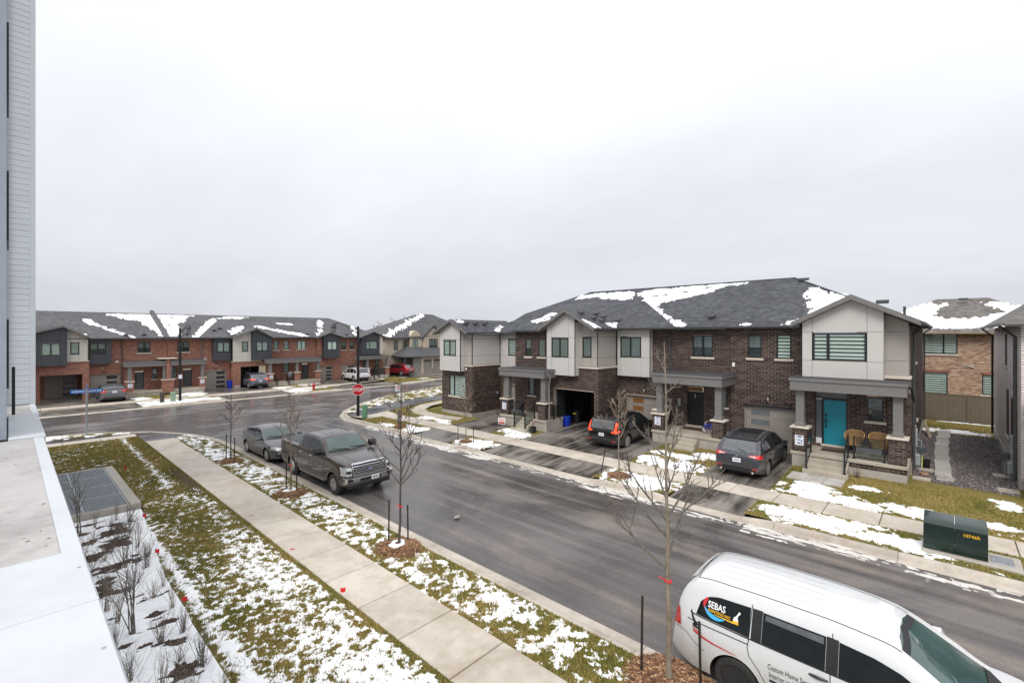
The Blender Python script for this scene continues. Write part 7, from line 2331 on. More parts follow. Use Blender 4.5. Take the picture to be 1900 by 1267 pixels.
 c.decal('emblem', 'R', [(-1.515, 1.245), (-1.415, 1.243), (-1.425, 1.315), (-1.495, 1.32)], [(0, 1, 2, 3)], 'ink_yellow', 0.012)
 c.decal('emblem', 'R', [(-1.503, 1.29), (-1.428, 1.285), (-1.430, 1.335), (-1.490, 1.34)], [(0, 1, 2, 3)], 'ink_white', 0.014)
 swoosh('emblem', [(-1.462, 1.325), (-1.440, 1.37), (-1.405, 1.425)], [0.045, 0.022, 0.032], 'ink_white', 0.014)
 swoosh('emblem', [(-2.185, 1.20), (-2.150, 1.11), (-2.110, 1.03), (-2.085, 0.985)], [0.02, 0.035, 0.05, 0.13], 'ink_black', 0.011)
 c.decal('emblem', 'R', [(-2.155, 1.0), (-2.015, 0.975), (-2.000, 0.935), (-2.140, 0.955)], [(0, 1, 2, 3)], 'ink_black', 0.012)
 for k in range(5):
  x = -2.15 + 0.032 * k
  c.decal('emblem', 'R', [(x, 0.945 - 0.005 * k), (x + 0.017, 0.943 - 0.005 * k), (x + 0.037, 0.885 - 0.012 * k), (x + 0.015, 0.888 - 0.012 * k)], [(0, 1, 2, 3)], 'ink_red', 0.012)
 swoosh('emblem', [(-2.130, 0.885), (-1.990, 0.845), (-1.80, 0.81), (-1.5, 0.785), (-1.42, 0.78)], [0.02, 0.034, 0.026, 0.012, 0.004], 'ink_red', 0.011)
 return c
def pickup():
 top = [(-2.95, 0.78), (-2.94, 1.0), (-2.93, 1.28), (-2.90, 1.40), (-2.80, 1.425), (-1.13, 1.43), (-1.06, 1.47), (-1.02, 1.62), (-0.96, 1.82), (-0.82, 1.925), (-0.4, 1.965), (0.2, 1.965), (0.55, 1.93), (0.72, 1.87),
     (1.0, 1.70), (1.38, 1.445), (1.5, 1.40), (2.0, 1.365), (2.55, 1.30), (2.80, 1.235), (2.90, 1.14), (2.93, 0.95), (2.95, 0.72)]
 belt = [(-2.95, 0.76), (-2.92, 1.25), (-2.8, 1.345), (0.0, 1.345), (1.4, 1.34), (2.4, 1.22), (2.85, 1.10), (2.95, 0.70)]
 c = Car('pickup_truck', 'dark bronze crew cab pickup truck with chrome grille parked at the near kerb', 'truck', (9.22, 18.75, 0.008), R(-90), 5.9, 2.02, top, belt, 0.42, 2.0, -1.68, 0.395, 'paint_bronze', tumble=0.74, endr=(0.35, 0.75), endw=(0.05, 0.14), shoulder=0.965, arch=0.075, tyre_w=0.27)
 c.wheels('multi', 'rim_silver', 6, 0.60)
 c.patch('bed_cover', 'T', [(-2.86, -0.82), (-2.86, 0.82)], [(-1.14, -0.82), (-1.14, 0.82)], 'meter_dark', 0.012, 10, 10)
 for x in (-2.3, -1.72):
  c.line('bed_cover_seam', 'T', [(x, -0.82), (x, 0.82)], 0.02, 'car_seam', 0.016)
 c.line('bed_seam', 'R', [(-1.09, 0.5), (-1.09, 1.42)], 0.02, 'car_seam', mirror=True)
 c.patch('window', 'R', [(-0.86, 1.40), (-0.03, 1.40)], [(-0.80, 1.79), (-0.03, 1.83)], 'car_glass', 0.006, mirror=True)
 c.patch('window', 'R', [(0.06, 1.40), (1.22, 1.38)], [(0.06, 1.83), (0.5, 1.79), (0.72, 1.71), (1.18, 1.42)], 'car_glass', 0.006, mirror=True)
 c.patch('windshield', 'F', [(-0.80, 1.475), (0, 1.44), (0.80, 1.475)], [(-0.66, 1.835), (0, 1.88), (0.66, 1.835)], 'car_glass_front', 0.006, 20, 12)
 c.patch('cowl', 'F', [(-0.8, 1.42), (0, 1.405), (0.8, 1.42)], [(-0.8, 1.472), (0, 1.438), (0.8, 1.472)], 'car_black', 0.007, 20, 3)
 c.wipers([((0.70, 1.46), (0.05, 1.50)), ((0.0, 1.45), (-0.66, 1.50))])
 for y in (-0.42, -0.2, 0.02, 0.24, 0.46):
  c.line('roof_rib', 'T', [(-0.85, y), (0.45, y)], 0.02, 'car_seam', 0.004)
 c.line('hood_crease', 'T', [(1.5, -0.55), (2.75, -0.45)], 0.012, 'car_seam', 0.003)
 c.line('hood_crease', 'T', [(1.5, 0.55), (2.75, 0.45)], 0.012, 'car_seam', 0.003)
 c.line('hood_seam', 'T', [(1.45, -0.88), (2.6, -0.84)], 0.012, 'car_seam', 0.003)
 c.line('hood_seam', 'T', [(1.45, 0.88), (2.6, 0.84)], 0.012, 'car_seam', 0.003)
 c.line('body_seam', 'R', [(-0.90, 1.38), (-0.93, 1.0), (-0.75, 0.75), (-0.72, 0.52), (0.0, 0.50), (0.0, 1.85)], 0.014, 'car_seam', mirror=True)
 c.line('body_seam', 'R', [(0.02, 0.50), (1.15, 0.50), (1.28, 0.9), (1.30, 1.36)], 0.014, 'car_seam', mirror=True)
 c.handle(-0.78, 1.17, 'chrome', 0.2)
 c.handle(0.16, 1.17, 'chrome', 0.2)
 c.mirrors(1.12, 1.36, 'car_black', (0.2, 0.27, 0.26))
 for sy in (-1, 1):
  MB().rbox(-0.95, 1.35, sy * 0.90 - 0.07, sy * 0.90 + 0.09, 0.36, 0.43, 0.02).build('running_board', 'car_black', c.root)
  MB().box(-0.95, 1.35, sy * 0.98 - 0.012, sy * 0.98 + 0.014, 0.385, 0.425).build('step_trim', 'chrome', c.root)
 c.patch('grille', 'F', [(-0.62, 0.83), (0.62, 0.83)], [(-0.66, 1.19), (0.66, 1.19)], 'car_black', 0.012, 12, 6)
 for z in (0.87, 0.935, 1.0, 1.065, 1.13):
  c.line('grille_bar', 'F', [(-0.62, z), (0, z + 0.005), (0.62, z)], 0.024, 'chrome', 0.03)
 c.line('grille_frame', 'F', [(-0.65, 0.82), (-0.68, 1.05), (-0.66, 1.2), (0, 1.215), (0.66, 1.2), (0.68, 1.05), (0.65, 0.82), (0, 0.815), (-0.65, 0.82)], 0.036, 'chrome', 0.035)
 n = 18
 for r1, r2, m_, of in ((0.15, 0.062, 'chrome', 0.05), (0.135, 0.05, 'ink_blue', 0.056)):
  vv = [(0, 1.0)] + [(r1 * math.cos(2 * math.pi * k / n), 1.0 + r2 * math.sin(2 * math.pi * k / n)) for k in range(n)]
  MB().add([tuple(c.cast('F', 0, 1.0, of) + Vector((0, y, z - 1.0))) for y, z in vv], [(0, 1 + k, 1 + (k + 1) % n) for k in range(n)]).build('emblem', m_, c.root)
 v, f, w = text_mesh('Ford', 0.075, shear=0.3)
 px = c.cast('F', 0, 1.0, 0.06).x
 MB().add([(px, a - w / 2, 0.978 + b) for a, b in v], f).build('emblem', 'ink_white', c.root)
 for sy in (-1, 1):
  a, b = sorted((sy * 0.72, sy * 0.97))
  c.patch('headlight', 'F', [(a, 0.84), (b, 0.84)], [(a, 1.14), (b, 1.12)], 'head_clear', 0.012, 6, 6)
  c.patch('lamp_frame', 'F', [(min(sy * .74, sy * .9), 0.92), (max(sy * .74, sy * .9), 0.92)], [(min(sy * .74, sy * .9), 1.02), (max(sy * .74, sy * .9), 1.02)], 'car_black', 0.016, 4, 3)
  c.patch('fog_lamp', 'F', [(min(sy * .70, sy * .86), 0.63), (max(sy * .70, sy * .86), 0.63)], [(min(sy * .70, sy * .86), 0.72), (max(sy * .70, sy * .86), 0.72)], 'car_black', 0.05, 4, 3)
 hd = c.patch('headlight', 'R', [(2.58, 0.86), (2.86, 0.84)], [(2.62, 1.10), (2.84, 1.12)], 'head_clear', 0.010, 6, 6, mirror=True)
 bp = []
 for y in np.linspace(-0.985, 0.985, 15):
  bp.append((2.97 - 0.10 * abs(y) ** 3.5, y))
 V, F = [], []
 for x, y in bp:
  V += [(x - 0.12, y, 0.56), (x + 0.02, y, 0.57), (x + 0.05, y, 0.66), (x + 0.035, y, 0.76), (x - 0.10, y, 0.80)]
 for i in range(14):
  for j in range(4):
   F.append((i * 5 + j, (i + 1) * 5 + j, (i + 1) * 5 + j + 1, i * 5 + j + 1))
 F += [(0, 1, 2, 3, 4), tuple(14 * 5 + k for k in (4, 3, 2, 1, 0))]
 MB().add(V, F).build('bumper', 'chrome', c.root, smooth=40)
 MB().box(2.90, 3.025, -0.42, 0.42, 0.60, 0.70).build('bumper_insert', 'car_black', c.root)
 MB().box(2.80, 2.93, -0.85, 0.85, 0.36, 0.555).build('air_dam', 'car_black', c.root)
 p = MB().box(3.026, 3.036, 0.02, 0.34, 0.585, 0.745).build('licence_plate', 'plate', c.root)
 MB().box(3.037, 3.039, 0.06, 0.30, 0.63, 0.70).build('print', 'meter_grey', p)
 c.patch('tail_lamp', 'R', [(-2.93, 0.95), (-2.82, 0.95)], [(-2.92, 1.33), (-2.82, 1.33)], 'tail_red', 0.012, 4, 6, mirror=True)
 return c
def small_hatch():
 top = [(-2.245, 0.58), (-2.23, 0.75), (-2.19, 0.92), (-2.08, 0.99), (-1.86, 1.09), (-1.5, 1.265), (-1.1, 1.40), (-0.45, 1.465), (0.1, 1.435), (0.32, 1.385), (0.7, 1.20), (1.05, 1.00), (1.2, 0.955), (1.6, 0.885), (1.95, 0.785), (2.12, 0.70), (2.2, 0.60), (2.245, 0.50)]
 belt = [(-2.245, 0.56), (-2.15, 0.93), (-1.6, 1.0), (0.0, 0.93), (1.05, 0.90), (1.7, 0.78), (2.245, 0.48)]
 c = Car('hatchback', 'grey compact hatchback parked behind the pickup at the near kerb', 'car', (9.08, 24.75, 0.008), R(-90), 4.49, 1.76, top, belt, 0.21, 1.37, -1.27, 0.315, 'paint_grey', tumble=0.72, endr=(0.7, 0.9), endw=(0.26, 0.34))
 c.wheels('multi', 'rim_silver', 7, 0.66)
 c.patch('window', 'R', [(-1.46, 1.045), (-1.18, 1.02)], [(-1.4, 1.09), (-1.3, 1.16), (-1.18, 1.225)], 'car_glass', 0.006, mirror=True)
 c.patch('window', 'R', [(-1.12, 1.015), (-0.22, 0.98)], [(-1.12, 1.25), (-0.22, 1.35)], 'car_glass', 0.006, mirror=True)
 c.patch('window', 'R', [(-0.14, 0.975), (0.88, 0.95)], [(-0.14, 1.355), (0.15, 1.33), (0.36, 1.26), (0.82, 0.99)], 'car_glass', 0.006, mirror=True)
 c.patch('windshield', 'F', [(-0.66, 1.035), (0, 1.005), (0.66, 1.035)], [(-0.55, 1.335), (0, 1.375), (0.55, 1.335)], 'car_glass_front', 0.006, 20, 12)
 c.patch('rear_window', 'B', [(-0.55, 1.08), (0, 1.06), (0.55, 1.08)], [(-0.5, 1.34), (0, 1.37), (0.5, 1.34)], 'car_glass', 0.006)
 c.wipers([((0.55, 1.03), (-0.02, 1.05)), ((0.0, 1.01), (-0.55, 1.06))])
 c.line('cowl', 'F', [(-0.68, 0.99), (0, 0.965), (0.68, 0.99)], 0.04, 'car_black', 0.006)
 c.line('body_seam', 'R', [(-1.15, 1.33), (-1.22, 0.95), (-0.98, 0.62), (-0.9, 0.30), (-0.18, 0.29), (-0.18, 1.37)], 0.011, 'car_seam', mirror=True)
 c.line('body_seam', 'R', [(-0.17, 0.29), (0.85, 0.29), (0.93, 0.6), (0.95, 0.92)], 0.011, 'car_seam', mirror=True)
 c.handle(-0.95, 0.84, 'paint_grey', 0.18)
 c.handle(0.0, 0.83, 'paint_grey', 0.18)
 c.mirrors(0.70, 0.93, 'paint_grey', (0.13, 0.2, 0.13))
 for sy in (-1, 1):
  a, b = sorted((sy * 0.42, sy * 0.78))
  c.patch('headlight', 'F', [(a, 0.60), (b, 0.62)] if sy > 0 else [(a, 0.62), (b, 0.60)], [(a, 0.70), (b, 0.76)] if sy > 0 else [(a, 0.76), (b, 0.70)], 'head_clear', 0.01, 8, 5)
  a, b = sorted((sy * 0.50, sy * 0.70))
  c.patch('fog_lamp', 'F', [(a, 0.34), (b, 0.34)], [(a, 0.42), (b, 0.42)], 'car_black', 0.008, 4, 3)
 c.patch('grille', 'F', [(-0.36, 0.34), (0.36, 0.34)], [(-0.42, 0.50), (0.42, 0.50)], 'car_black', 0.008, 8, 4)
 c.patch('grille', 'F', [(-0.30, 0.585), (0.30, 0.585)], [(-0.34, 0.655), (0.34, 0.655)], 'car_black', 0.008, 8, 3)
 c.patch('headlight', 'R', [(1.75, 0.64), (2.02, 0.60)], [(1.75, 0.73), (1.98, 0.70)], 'head_clear', 0.008, 6, 4, mirror=True)
 MB().tube([(-1.0, 0, 1.44), (-1.1, 0, 1.58)], 0.006, 5).build('antenna', 'car_black', c.root)
 for y in (-0.5, 0.5):
  c.line('roof_seam', 'T', [(-1.3, y * 1.04), (-0.4, y * 1.08), (0.25, y)], 0.014, 'car_seam', 0.004)
 return c
def suv(name, label, loc, rz, paint, pitch=0.0, style='tall', lamps='L', lit=False, cat='SUV', L=4.7, detail=True):
 hl = L / 2
 if style == 'tall':
  top = [(-hl, 0.62), (-hl + 0.01, 0.85), (-hl + 0.05, 1.02), (-hl + 0.14, 1.22), (-hl + 0.26, 1.47), (-hl + 0.38, 1.59), (-hl + 0.62, 1.645), (-1.0, 1.685), (-0.3, 1.69), (0.2, 1.655), (0.42, 1.60), (0.8, 1.39), (1.2, 1.14), (1.35, 1.085), (1.75, 1.02), (2.05, 0.935), (2.24, 0.80), (hl, 0.60)]
 elif style == 'fast':
  top = [(-hl, 0.62), (-hl + 0.015, 0.84), (-hl + 0.06, 1.0), (-hl + 0.2, 1.13), (-hl + 0.42, 1.36), (-hl + 0.58, 1.50), (-hl + 0.82, 1.575), (-1.0, 1.635), (-0.3, 1.655), (0.2, 1.625), (0.42, 1.57), (0.8, 1.36), (1.2, 1.11), (1.35, 1.06), (1.75, 0.995), (2.05, 0.915), (2.26, 0.78), (hl, 0.58)]
 else:  # sedan
  top = [(-hl, 0.58), (-hl + 0.02, 0.80), (-hl + 0.06, 0.98), (-hl + 0.14, 1.045), (-1.75, 1.085), (-1.45, 1.22), (-1.15, 1.345), (-0.8, 1.425), (-0.2, 1.46), (0.15, 1.43), (0.4, 1.37), (0.8, 1.17), (1.12, 1.0), (1.3, 0.95), (1.75, 0.88), (2.1, 0.77), (2.28, 0.62), (hl, 0.5)]
 Hh = max(p[1] for p in top)
 bz = 0.98 if style != 'sedan' else 0.90
 belt = [(-hl, 0.60), (-hl + 0.1, bz + 0.02), (-1.5, bz + 0.05), (0, bz + 0.01), (1.2, bz - 0.02), (1.8, bz - 0.14), (hl, 0.56)]
 Rt = 0.36 if style != 'sedan' else 0.32
 c = Car(name, label, cat, loc, rz, L, 1.87 if style != 'sedan' else 1.82, top, belt, 0.27 if style != 'sedan' else 0.21, 1.42, -1.28, Rt, paint, tumble=0.74, pitch=pitch, endr=(0.6, 0.8), endw=(0.15, 0.26))
 c.wheels('multi', 'rim_silver', 10 if style == 'fast' else 5, 0.70)
 zt = Hh - 0.10
 tr = top[-1]
 xr0 = {'tall': -1.95, 'fast': -1.72, 'sedan': -1.35}[style]
 c.patch('window', 'R', [(xr0 + 0.02, bz + 0.10), (-1.22, bz + 0.06)], [(xr0 + 0.08, bz + 0.22), (xr0 + 0.3, zt - 0.16), (-1.22, zt - 0.06)], 'car_glass', 0.006, mirror=True) if style != 'sedan' else None
 c.patch('window', 'R', [(-1.16, bz + 0.06), (-0.22, bz + 0.045)], [(-1.12 if style != 'sedan' else -0.98, zt - 0.05 if style != 'sedan' else zt - 0.1), (-0.22, zt - 0.005)], 'car_glass', 0.006, mirror=True)
 c.patch('window', 'R', [(-0.14, bz + 0.045), (0.98, bz + 0.02)], [(-0.14, zt - 0.005), (0.2, zt - 0.05), (0.45, zt - 0.15), (0.92, bz + 0.06)], 'car_glass', 0.006, mirror=True)
 fz = {'tall': (1.17, 1.57), 'fast': (1.14, 1.54), 'sedan': (1.03, 1.35)}[style]
 c.patch('windshield', 'F', [(-0.7, fz[0] + 0.03), (0, fz[0]), (0.7, fz[0] + 0.03)], [(-0.58, fz[1] - 0.03), (0, fz[1]), (0.58, fz[1] - 0.03)], 'car_glass_front', 0.006, 16, 8)
 if style == 'tall':
  rw = ((0.66, 1.07), (0.60, 1.50))
 elif style == 'fast':
  rw = ((0.66, 1.10), (0.58, 1.49))
 else:
  rw = ((0.62, 1.12), (0.52, 1.39))
 c.patch('rear_window', 'B', [(-rw[0][0], rw[0][1] + 0.02), (0, rw[0][1]), (rw[0][0], rw[0][1] + 0.02)], [(-rw[1][0], rw[1][1] - 0.02), (0, rw[1][1]), (rw[1][0], rw[1][1] - 0.02)], 'car_glass_rear', 0.006, 14, 8)
 if style != 'sedan':
  c.patch('spoiler', 'B', [(-0.62, rw[1][1] + 0.005), (0, rw[1][1] + 0.02), (0.62, rw[1][1] + 0.005)], [(-0.58, rw[1][1] + 0.06), (0, rw[1][1] + 0.08), (0.58, rw[1][1] + 0.06)], 'car_black', 0.03, 12, 2)
  a, b = c.cast('B', -0.28, rw[0][1] + 0.03, 0.02), c.cast('B', 0.02, rw[0][1] + 0.08, 0.025)
  MB().tube([a, b], [0.016, 0.01], 5).build('wiper', 'car_black', c.root)
  for y in (-0.56, 0.56):
   pts = [c.cast('T', x, y, 0.03) for x in (-1.6, -1.0, -0.3, 0.15)]
   MB().tube(pts, 0.016, 5).build('roof_rail', 'car_black' if paint != 'paint_gunmetal' else 'rim_silver', c.root)
  c.patch('cladding', 'R', [(-1.28 + c.Ra + 0.02, 0.275), (1.42 - c.Ra - 0.02, 0.275)], [(-1.28 + c.Ra + 0.02, 0.36), (1.42 - c.Ra - 0.02, 0.36)], 'car_black', 0.008, 14, 2, mirror=True)
  c.patch('rear_apron', 'B', [(-0.80, 0.37), (0.80, 0.37)], [(-0.84, 0.55), (0.84, 0.55)], 'car_black', 0.008, 14, 4)
  if style == 'fast':
   c.patch('sunroof', 'T', [(-0.9, -0.42), (-0.9, 0.42)], [(0.05, -0.44), (0.05, 0.44)], 'car_glass', 0.006, 10, 10)
 else:
  c.patch('rear_apron', 'B', [(-0.7, 0.32), (0.7, 0.32)], [(-0.74, 0.42), (0.74, 0.42)], 'car_black', 0.008, 10, 3)
 MB().prism([tuple(c.cast('T', -1.55 if style != 'sedan' else -1.0, 0, 0.0) + Vector((dx, 0, dz))) for dx, dz in ((-0.09, 0), (0.09, 0), (-0.05, 0.06))], (0, 0.02, 0)).build('antenna', 'car_black', c.root)
 m_ = 'tail_lit' if lit else 'tail_red'
 for sy in (-1, 1):
  P = lambda y0, y1, z0, z1, z2, z3, mm, of=0.012: c.patch('tail_lamp', 'B', sorted([(sy * y0, z0), (sy * y1, z1)]), sorted([(sy * y0, z2), (sy * y1, z3)]), mm, of, 6, 6)
  if lamps == 'L':      # tall blade beside the rear window with a foot
   P(0.70, 0.80, 1.0, 1.0, 1.42, 1.40, m_)
   P(0.55, 0.86, 0.93, 0.90, 1.0, 1.02, m_)
  elif lamps == 'wide':  # slim lamps reaching inwards
   P(0.42, 0.88, 0.99, 0.90, 1.02, 1.06, 'tail_red')
   P(0.46, 0.70, 0.985, 0.965, 1.005, 1.01, 'tail_clear', 0.018)
  elif lamps == 'round':
   P(0.50, 0.88, 0.84, 0.80, 0.94, 1.0, m_)
  else:
   P(0.45, 0.86, 0.98, 0.90, 1.03, 1.08, m_)
  c.patch('reflector', 'B', sorted([(sy * 0.58, 0.50), (sy * 0.78, 0.50)]), sorted([(sy * 0.58, 0.545), (sy * 0.78, 0.545)]), 'tail_red', 0.014, 3, 2)
  if detail and style == 'fast':
   e = c.cast('B', sy * 0.60, 0.44, 0)
   MB().lathe([(0.05, -0.05), (0.055, -0.03), (0.055, 0.1)], e.x + 0.03, sy * 0.60, 0.38, 12, axis='x').build('exhaust', 'chrome', c.root, smooth=40)
 sl = 'R'
 c.patch('tail_lamp', 'R', [(-hl + 0.10, 0.93), (-hl + 0.36, 0.96)], [(-hl + 0.14, 1.05), (-hl + 0.34, 1.03)], m_, 0.010, 6, 4, mirror=True)
 c.plate('B', 0.0, 0.80 if style != 'sedan' else 0.86)
 c.line('body_seam', 'B', [(-0.82, 0.66), (-0.5, 0.63), (0, 0.62), (0.5, 0.63), (0.82, 0.66)], 0.014, 'car_seam')
 c.line('body_seam', 'R', [(-1.14, zt), (-1.2, bz), (-0.95, 0.65), (-0.88, 0.36), (-0.18, 0.35), (-0.18, zt)], 0.011, 'car_seam', mirror=True)
 c.line('body_seam', 'R', [(-0.17, 0.35), (0.88, 0.35), (0.97, 0.7), (1.0, bz)], 0.011, 'car_seam', mirror=True)
 c.handle(-0.98, bz - 0.10, paint, 0.2)
 c.handle(0.02, bz - 0.11, paint, 0.2)
 c.mirrors(0.80, bz + 0.0, paint, (0.14, 0.2, 0.15))
 for sy in (-1, 1):
  c.patch('headlight', 'F', sorted([(sy * 0.45, 0.70), (sy * 0.85, 0.74)]), sorted([(sy * 0.45, 0.78), (sy * 0.85, 0.86)]), 'head_clear', 0.01, 6, 4)
 c.patch('grille', 'F', [(-0.4, 0.52), (0.4, 0.52)], [(-0.42, 0.74), (0.42, 0.74)], 'car_black', 0.01, 6, 4)
 return c
minivan()
pickup()
small_hatch()
a = suv('parked_car', 'dark grey SUV with slim red tail lamps on the driveway before the turquoise-door house', (22.42, 6.2, 0.20), 0.0, 'paint_gunmetal', R(1.9), 'fast', 'wide')
n = 10
bp = a.cast('B', 0, 0.97, 0.016)
MB().add([tuple(bp)] + [tuple(bp + Vector((-0.002, 0.05 * math.cos(2 * math.pi * k / n), 0.045 * math.sin(2 * math.pi * k / n)))) for k in range(n)], [(0, 1 + k, 1 + (k + 1) % n) for k in range(n)]).build('emblem', 'chrome', a.root)
suv('parked_car', 'black SUV with glowing tail lamps on the wide driveway', (22.8, 12.82, 0.215), R(1.0), 'paint_black', R(1.9), 'tall', 'L', True)
suv('parked_car', 'silver grey saloon before the beige garage of the red brick row', (6.25, 54.85, 0.168), R(90), 'paint_silvergrey', 0, 'sedan', 'round', cat='car', detail=False)
suv('parked_car', 'blue grey hatchback with lit tail lamps half inside a red brick carport', (18.45, 56.2, 0.168), R(90), 'paint_bluegrey', 0, 'fast', 'bar', True, cat='car', L=4.5, detail=False)
suv('parked_car', 'white SUV behind the lamp post before the red brick row', (29.9, 54.75, 0.168), R(88), 'paint_white', 0, 'tall', 'bar', False, detail=False)
suv('parked_car', 'red SUV on the driveway of the beige house', (37.9, 57.6, 0.178), R(112), 'paint_red', 0, 'fast', 'bar', False, detail=False)
# ================================================================== TREES AND SHRUBS
def bend(p, d, L, n, up, jit, rnd):
 """a growing shoot: points from p along d, turning upwards"""
 pts = [Vector(p)]
 d = Vector(d).normalized()
 for i in range(n):
  d = (d + Vector((rnd.gauss(0, jit), rnd.gauss(0, jit), up + rnd.gauss(0, jit * 0.5)))).normalized()
  pts.append(pts[-1] + d * (L / n))
 return pts, d
def bare_tree(label, base, H, cs, spread, nb, r0, seed, bark='bark_grey', lean=(0, 0), group=None, tie=None, sub=4, twig=3, name='young_tree', fine=0.0035, big=None, cat='tree'):
 rnd = random.Random(seed)
 root = empty(name, base)
 tag(root, label, cat, group)
 tr = MB()
 pts = []
 x, y = 0.0, 0.0
 N = 12
 for i in range(N + 1):
  t = i / N
  pts.append(Vector((x + lean[0] * t * t, y + lean[1] * t * t, H * t)))
  x += rnd.gauss(0, 0.012 * H / 5)
  y += rnd.gauss(0, 0.012 * H / 5)
 rad = [r0 * (1.25 if i == 0 else 1.0) * (1 - 0.93 * (i / N) ** 0.85) + fine for i in range(N + 1)]
 tr.tube(pts, rad, 8)
 tk = tr.build('trunk', bark, root, smooth=50)
 cr = MB()
 def at(z):
  i = min(int(z / H * N), N - 1)
  f = z / H * N - i
  return pts[i].lerp(pts[i + 1], f), rad[i] + (rad[i + 1] - rad[i]) * f
 az = rnd.uniform(0, 6.28)
 items = []
 for b in range(nb):
  t = (b + rnd.uniform(0, 0.8)) / nb
  items.append((cs + (H * 0.94 - cs) * t ** 0.9, az + b * 2.4 + rnd.uniform(-0.5, 0.5), spread * (1 - 0.72 * t) * rnd.uniform(0.75, 1.2), rnd.uniform(0.75, 1.1)))
 if big:
  items += big
 for z, a, L, inc in items:
  p, r = at(z)
  d = Vector((math.cos(a) * math.sin(inc), math.sin(a) * math.sin(inc), math.cos(inc)))
  bp, dd = bend(p, d, L, 7, 0.10, 0.09, rnd)
  rb = max(min(r * 0.62, 0.006 + L * 0.0135), fine)
  cr.tube(bp, [rb * (1 - 0.85 * k / 7) + fine * 0.6 for k in range(8)], 5)
  for k in range(sub):
   q = rnd.uniform(0.25, 0.95) * 7
   i = min(int(q), 6)
   pp = bp[i].lerp(bp[i + 1], q - i)
   base_d = (bp[i + 1] - bp[i]).normalized()
   side = base_d.cross(Vector((rnd.gauss(0, 1), rnd.gauss(0, 1), rnd.gauss(0, 1)))).normalized()
   l2 = L * rnd.uniform(0.22, 0.5) * (1.15 - q / 9)
   sp, d2 = bend(pp, base_d * 0.75 + side * 0.75 + Vector((0, 0, 0.2)), l2, 4, 0.1, 0.12, rnd)
   r2 = max(rb * 0.42, fine * 1.1)
   cr.tube(sp, [r2 * (1 - 0.7 * m / 4) + fine * 0.35 for m in range(5)], 4, False)
   for m in range(twig):
    q2 = rnd.uniform(0.3, 1.0) * 4
    j = min(int(q2), 3)
    p3 = sp[j].lerp(sp[j + 1], q2 - j)
    b3 = (sp[j + 1] - sp[j]).normalized()
    s3 = b3.cross(Vector((rnd.gauss(0, 1), rnd.gauss(0, 1), rnd.gauss(0, 1)))).normalized()
    tw, _ = bend(p3, b3 * 0.8 + s3 * 0.6 + Vector((0, 0, 0.15)), l2 * rnd.uniform(0.25, 0.55), 3, 0.08, 0.15, rnd)
    cr.tube(tw, [fine, fine * 0.8, fine * 0.6, fine * 0.4], 3, False)
 cr.build('crown', 'bark_grey' if bark == 'bark_tan' and H > 5 else bark, root, recalc=False, smooth=60)
 if tie:
  p, r = at(tie)
  mb = MB()
  n = 16
  ring = [(p.x + (r + 0.012) * math.cos(6.283 * k / n), p.y + (r + 0.012) * math.sin(6.283 * k / n), tie + 0.012 * math.sin(k)) for k in range(n + 1)]
  mb.tube(ring, 0.014, 5)
  mb.tube([(p.x, p.y - r, tie), (p.x - 0.03, p.y + 0.16, tie + 0.03)], 0.008, 4)
  mb.build('ribbon', 'flag_red', root)
 return root
def mulch_ring(label, x, y, z, r, seed, snow_disc=True):
 rg = np.random.default_rng(seed)
 root = empty('mulch_ring', (x, y, z))
 tag(root, label, 'mulch', 'mulch rings around the young trees')
 n = 26
 v = [(0, 0, 0.13)]
 for f, h in ((0.45, 0.12), (0.8, 0.06), (1.0, -0.01)):
  for k in range(n):
   a = 2 * math.pi * k / n
   q = f * r * (1 + 0.08 * math.sin(3 * a + seed) + 0.05 * math.sin(7 * a))
   v.append((q * math.cos(a), q * 1.15 * math.sin(a), h))
 fc = [(0, 1 + k, 1 + (k + 1) % n) for k in range(n)]
 for s_ in range(2):
  for k in range(n):
   a, b = 1 + s_ * n + k, 1 + s_ * n + (k + 1) % n
   fc.append((a, a + n, b + n, b))
 MB().add(v, fc).build('mound', 'mulch', root, smooth=60)
 m = int(4200 * r * r)
 q = np.sqrt(rg.random(m)) * r * 1.08
 a = rg.uniform(0, 2 * math.pi, m)
 zz = np.interp(q / r, [0, 0.45, 0.8, 1.0, 1.1], [0.13, 0.12, 0.06, 0.0, 0.0])
 c = chips('wood_chips', q * np.cos(a), q * 1.15 * np.sin(a), zz + 0.004, 0.022, 'mulch_chip', root, 0.35, 2.4)
 c['kind'] = 'stuff'
 if snow_disc:
  sx, sy = -0.02, 0.05
  V, F = [], []
  k1 = 18
  for f, h in ((1.0, 0.128), (0.75, 0.155), (0.3, 0.15)):
   for k in range(k1):
    t = 2 * math.pi * k / k1
    e = 0.24 * r / 0.6 * f * (1 + 0.15 * math.sin(2 * t + seed) + 0.1 * math.sin(5 * t))
    V.append((sx + e * math.cos(t), sy + e * math.sin(t), h))
  for s_ in range(2):
   for k in range(k1):
    F.append((s_ * k1 + k, s_ * k1 + (k + 1) % k1, (s_ + 1) * k1 + (k + 1) % k1, (s_ + 1) * k1 + k))
  MB().add(V, F).build('snow', 'snow', root, smooth=60)
 return root
def stake(label, x, y, z, h, tilt=(0, 0), material='stake'):
 mb = MB()
 mb.prism([(x - 0.018, y - 0.018, z), (x + 0.018, y - 0.018, z), (x + 0.018, y + 0.004, z), (x + 0.018, y + 0.018, z), (x - 0.004, y + 0.018, z), (x - 0.018, y + 0.004, z)], (tilt[0], tilt[1], h))
 o = mb.build('tree_stake', material, None, (x, y, z))
 tag(o, label, 'stake', 'stakes beside the young trees')
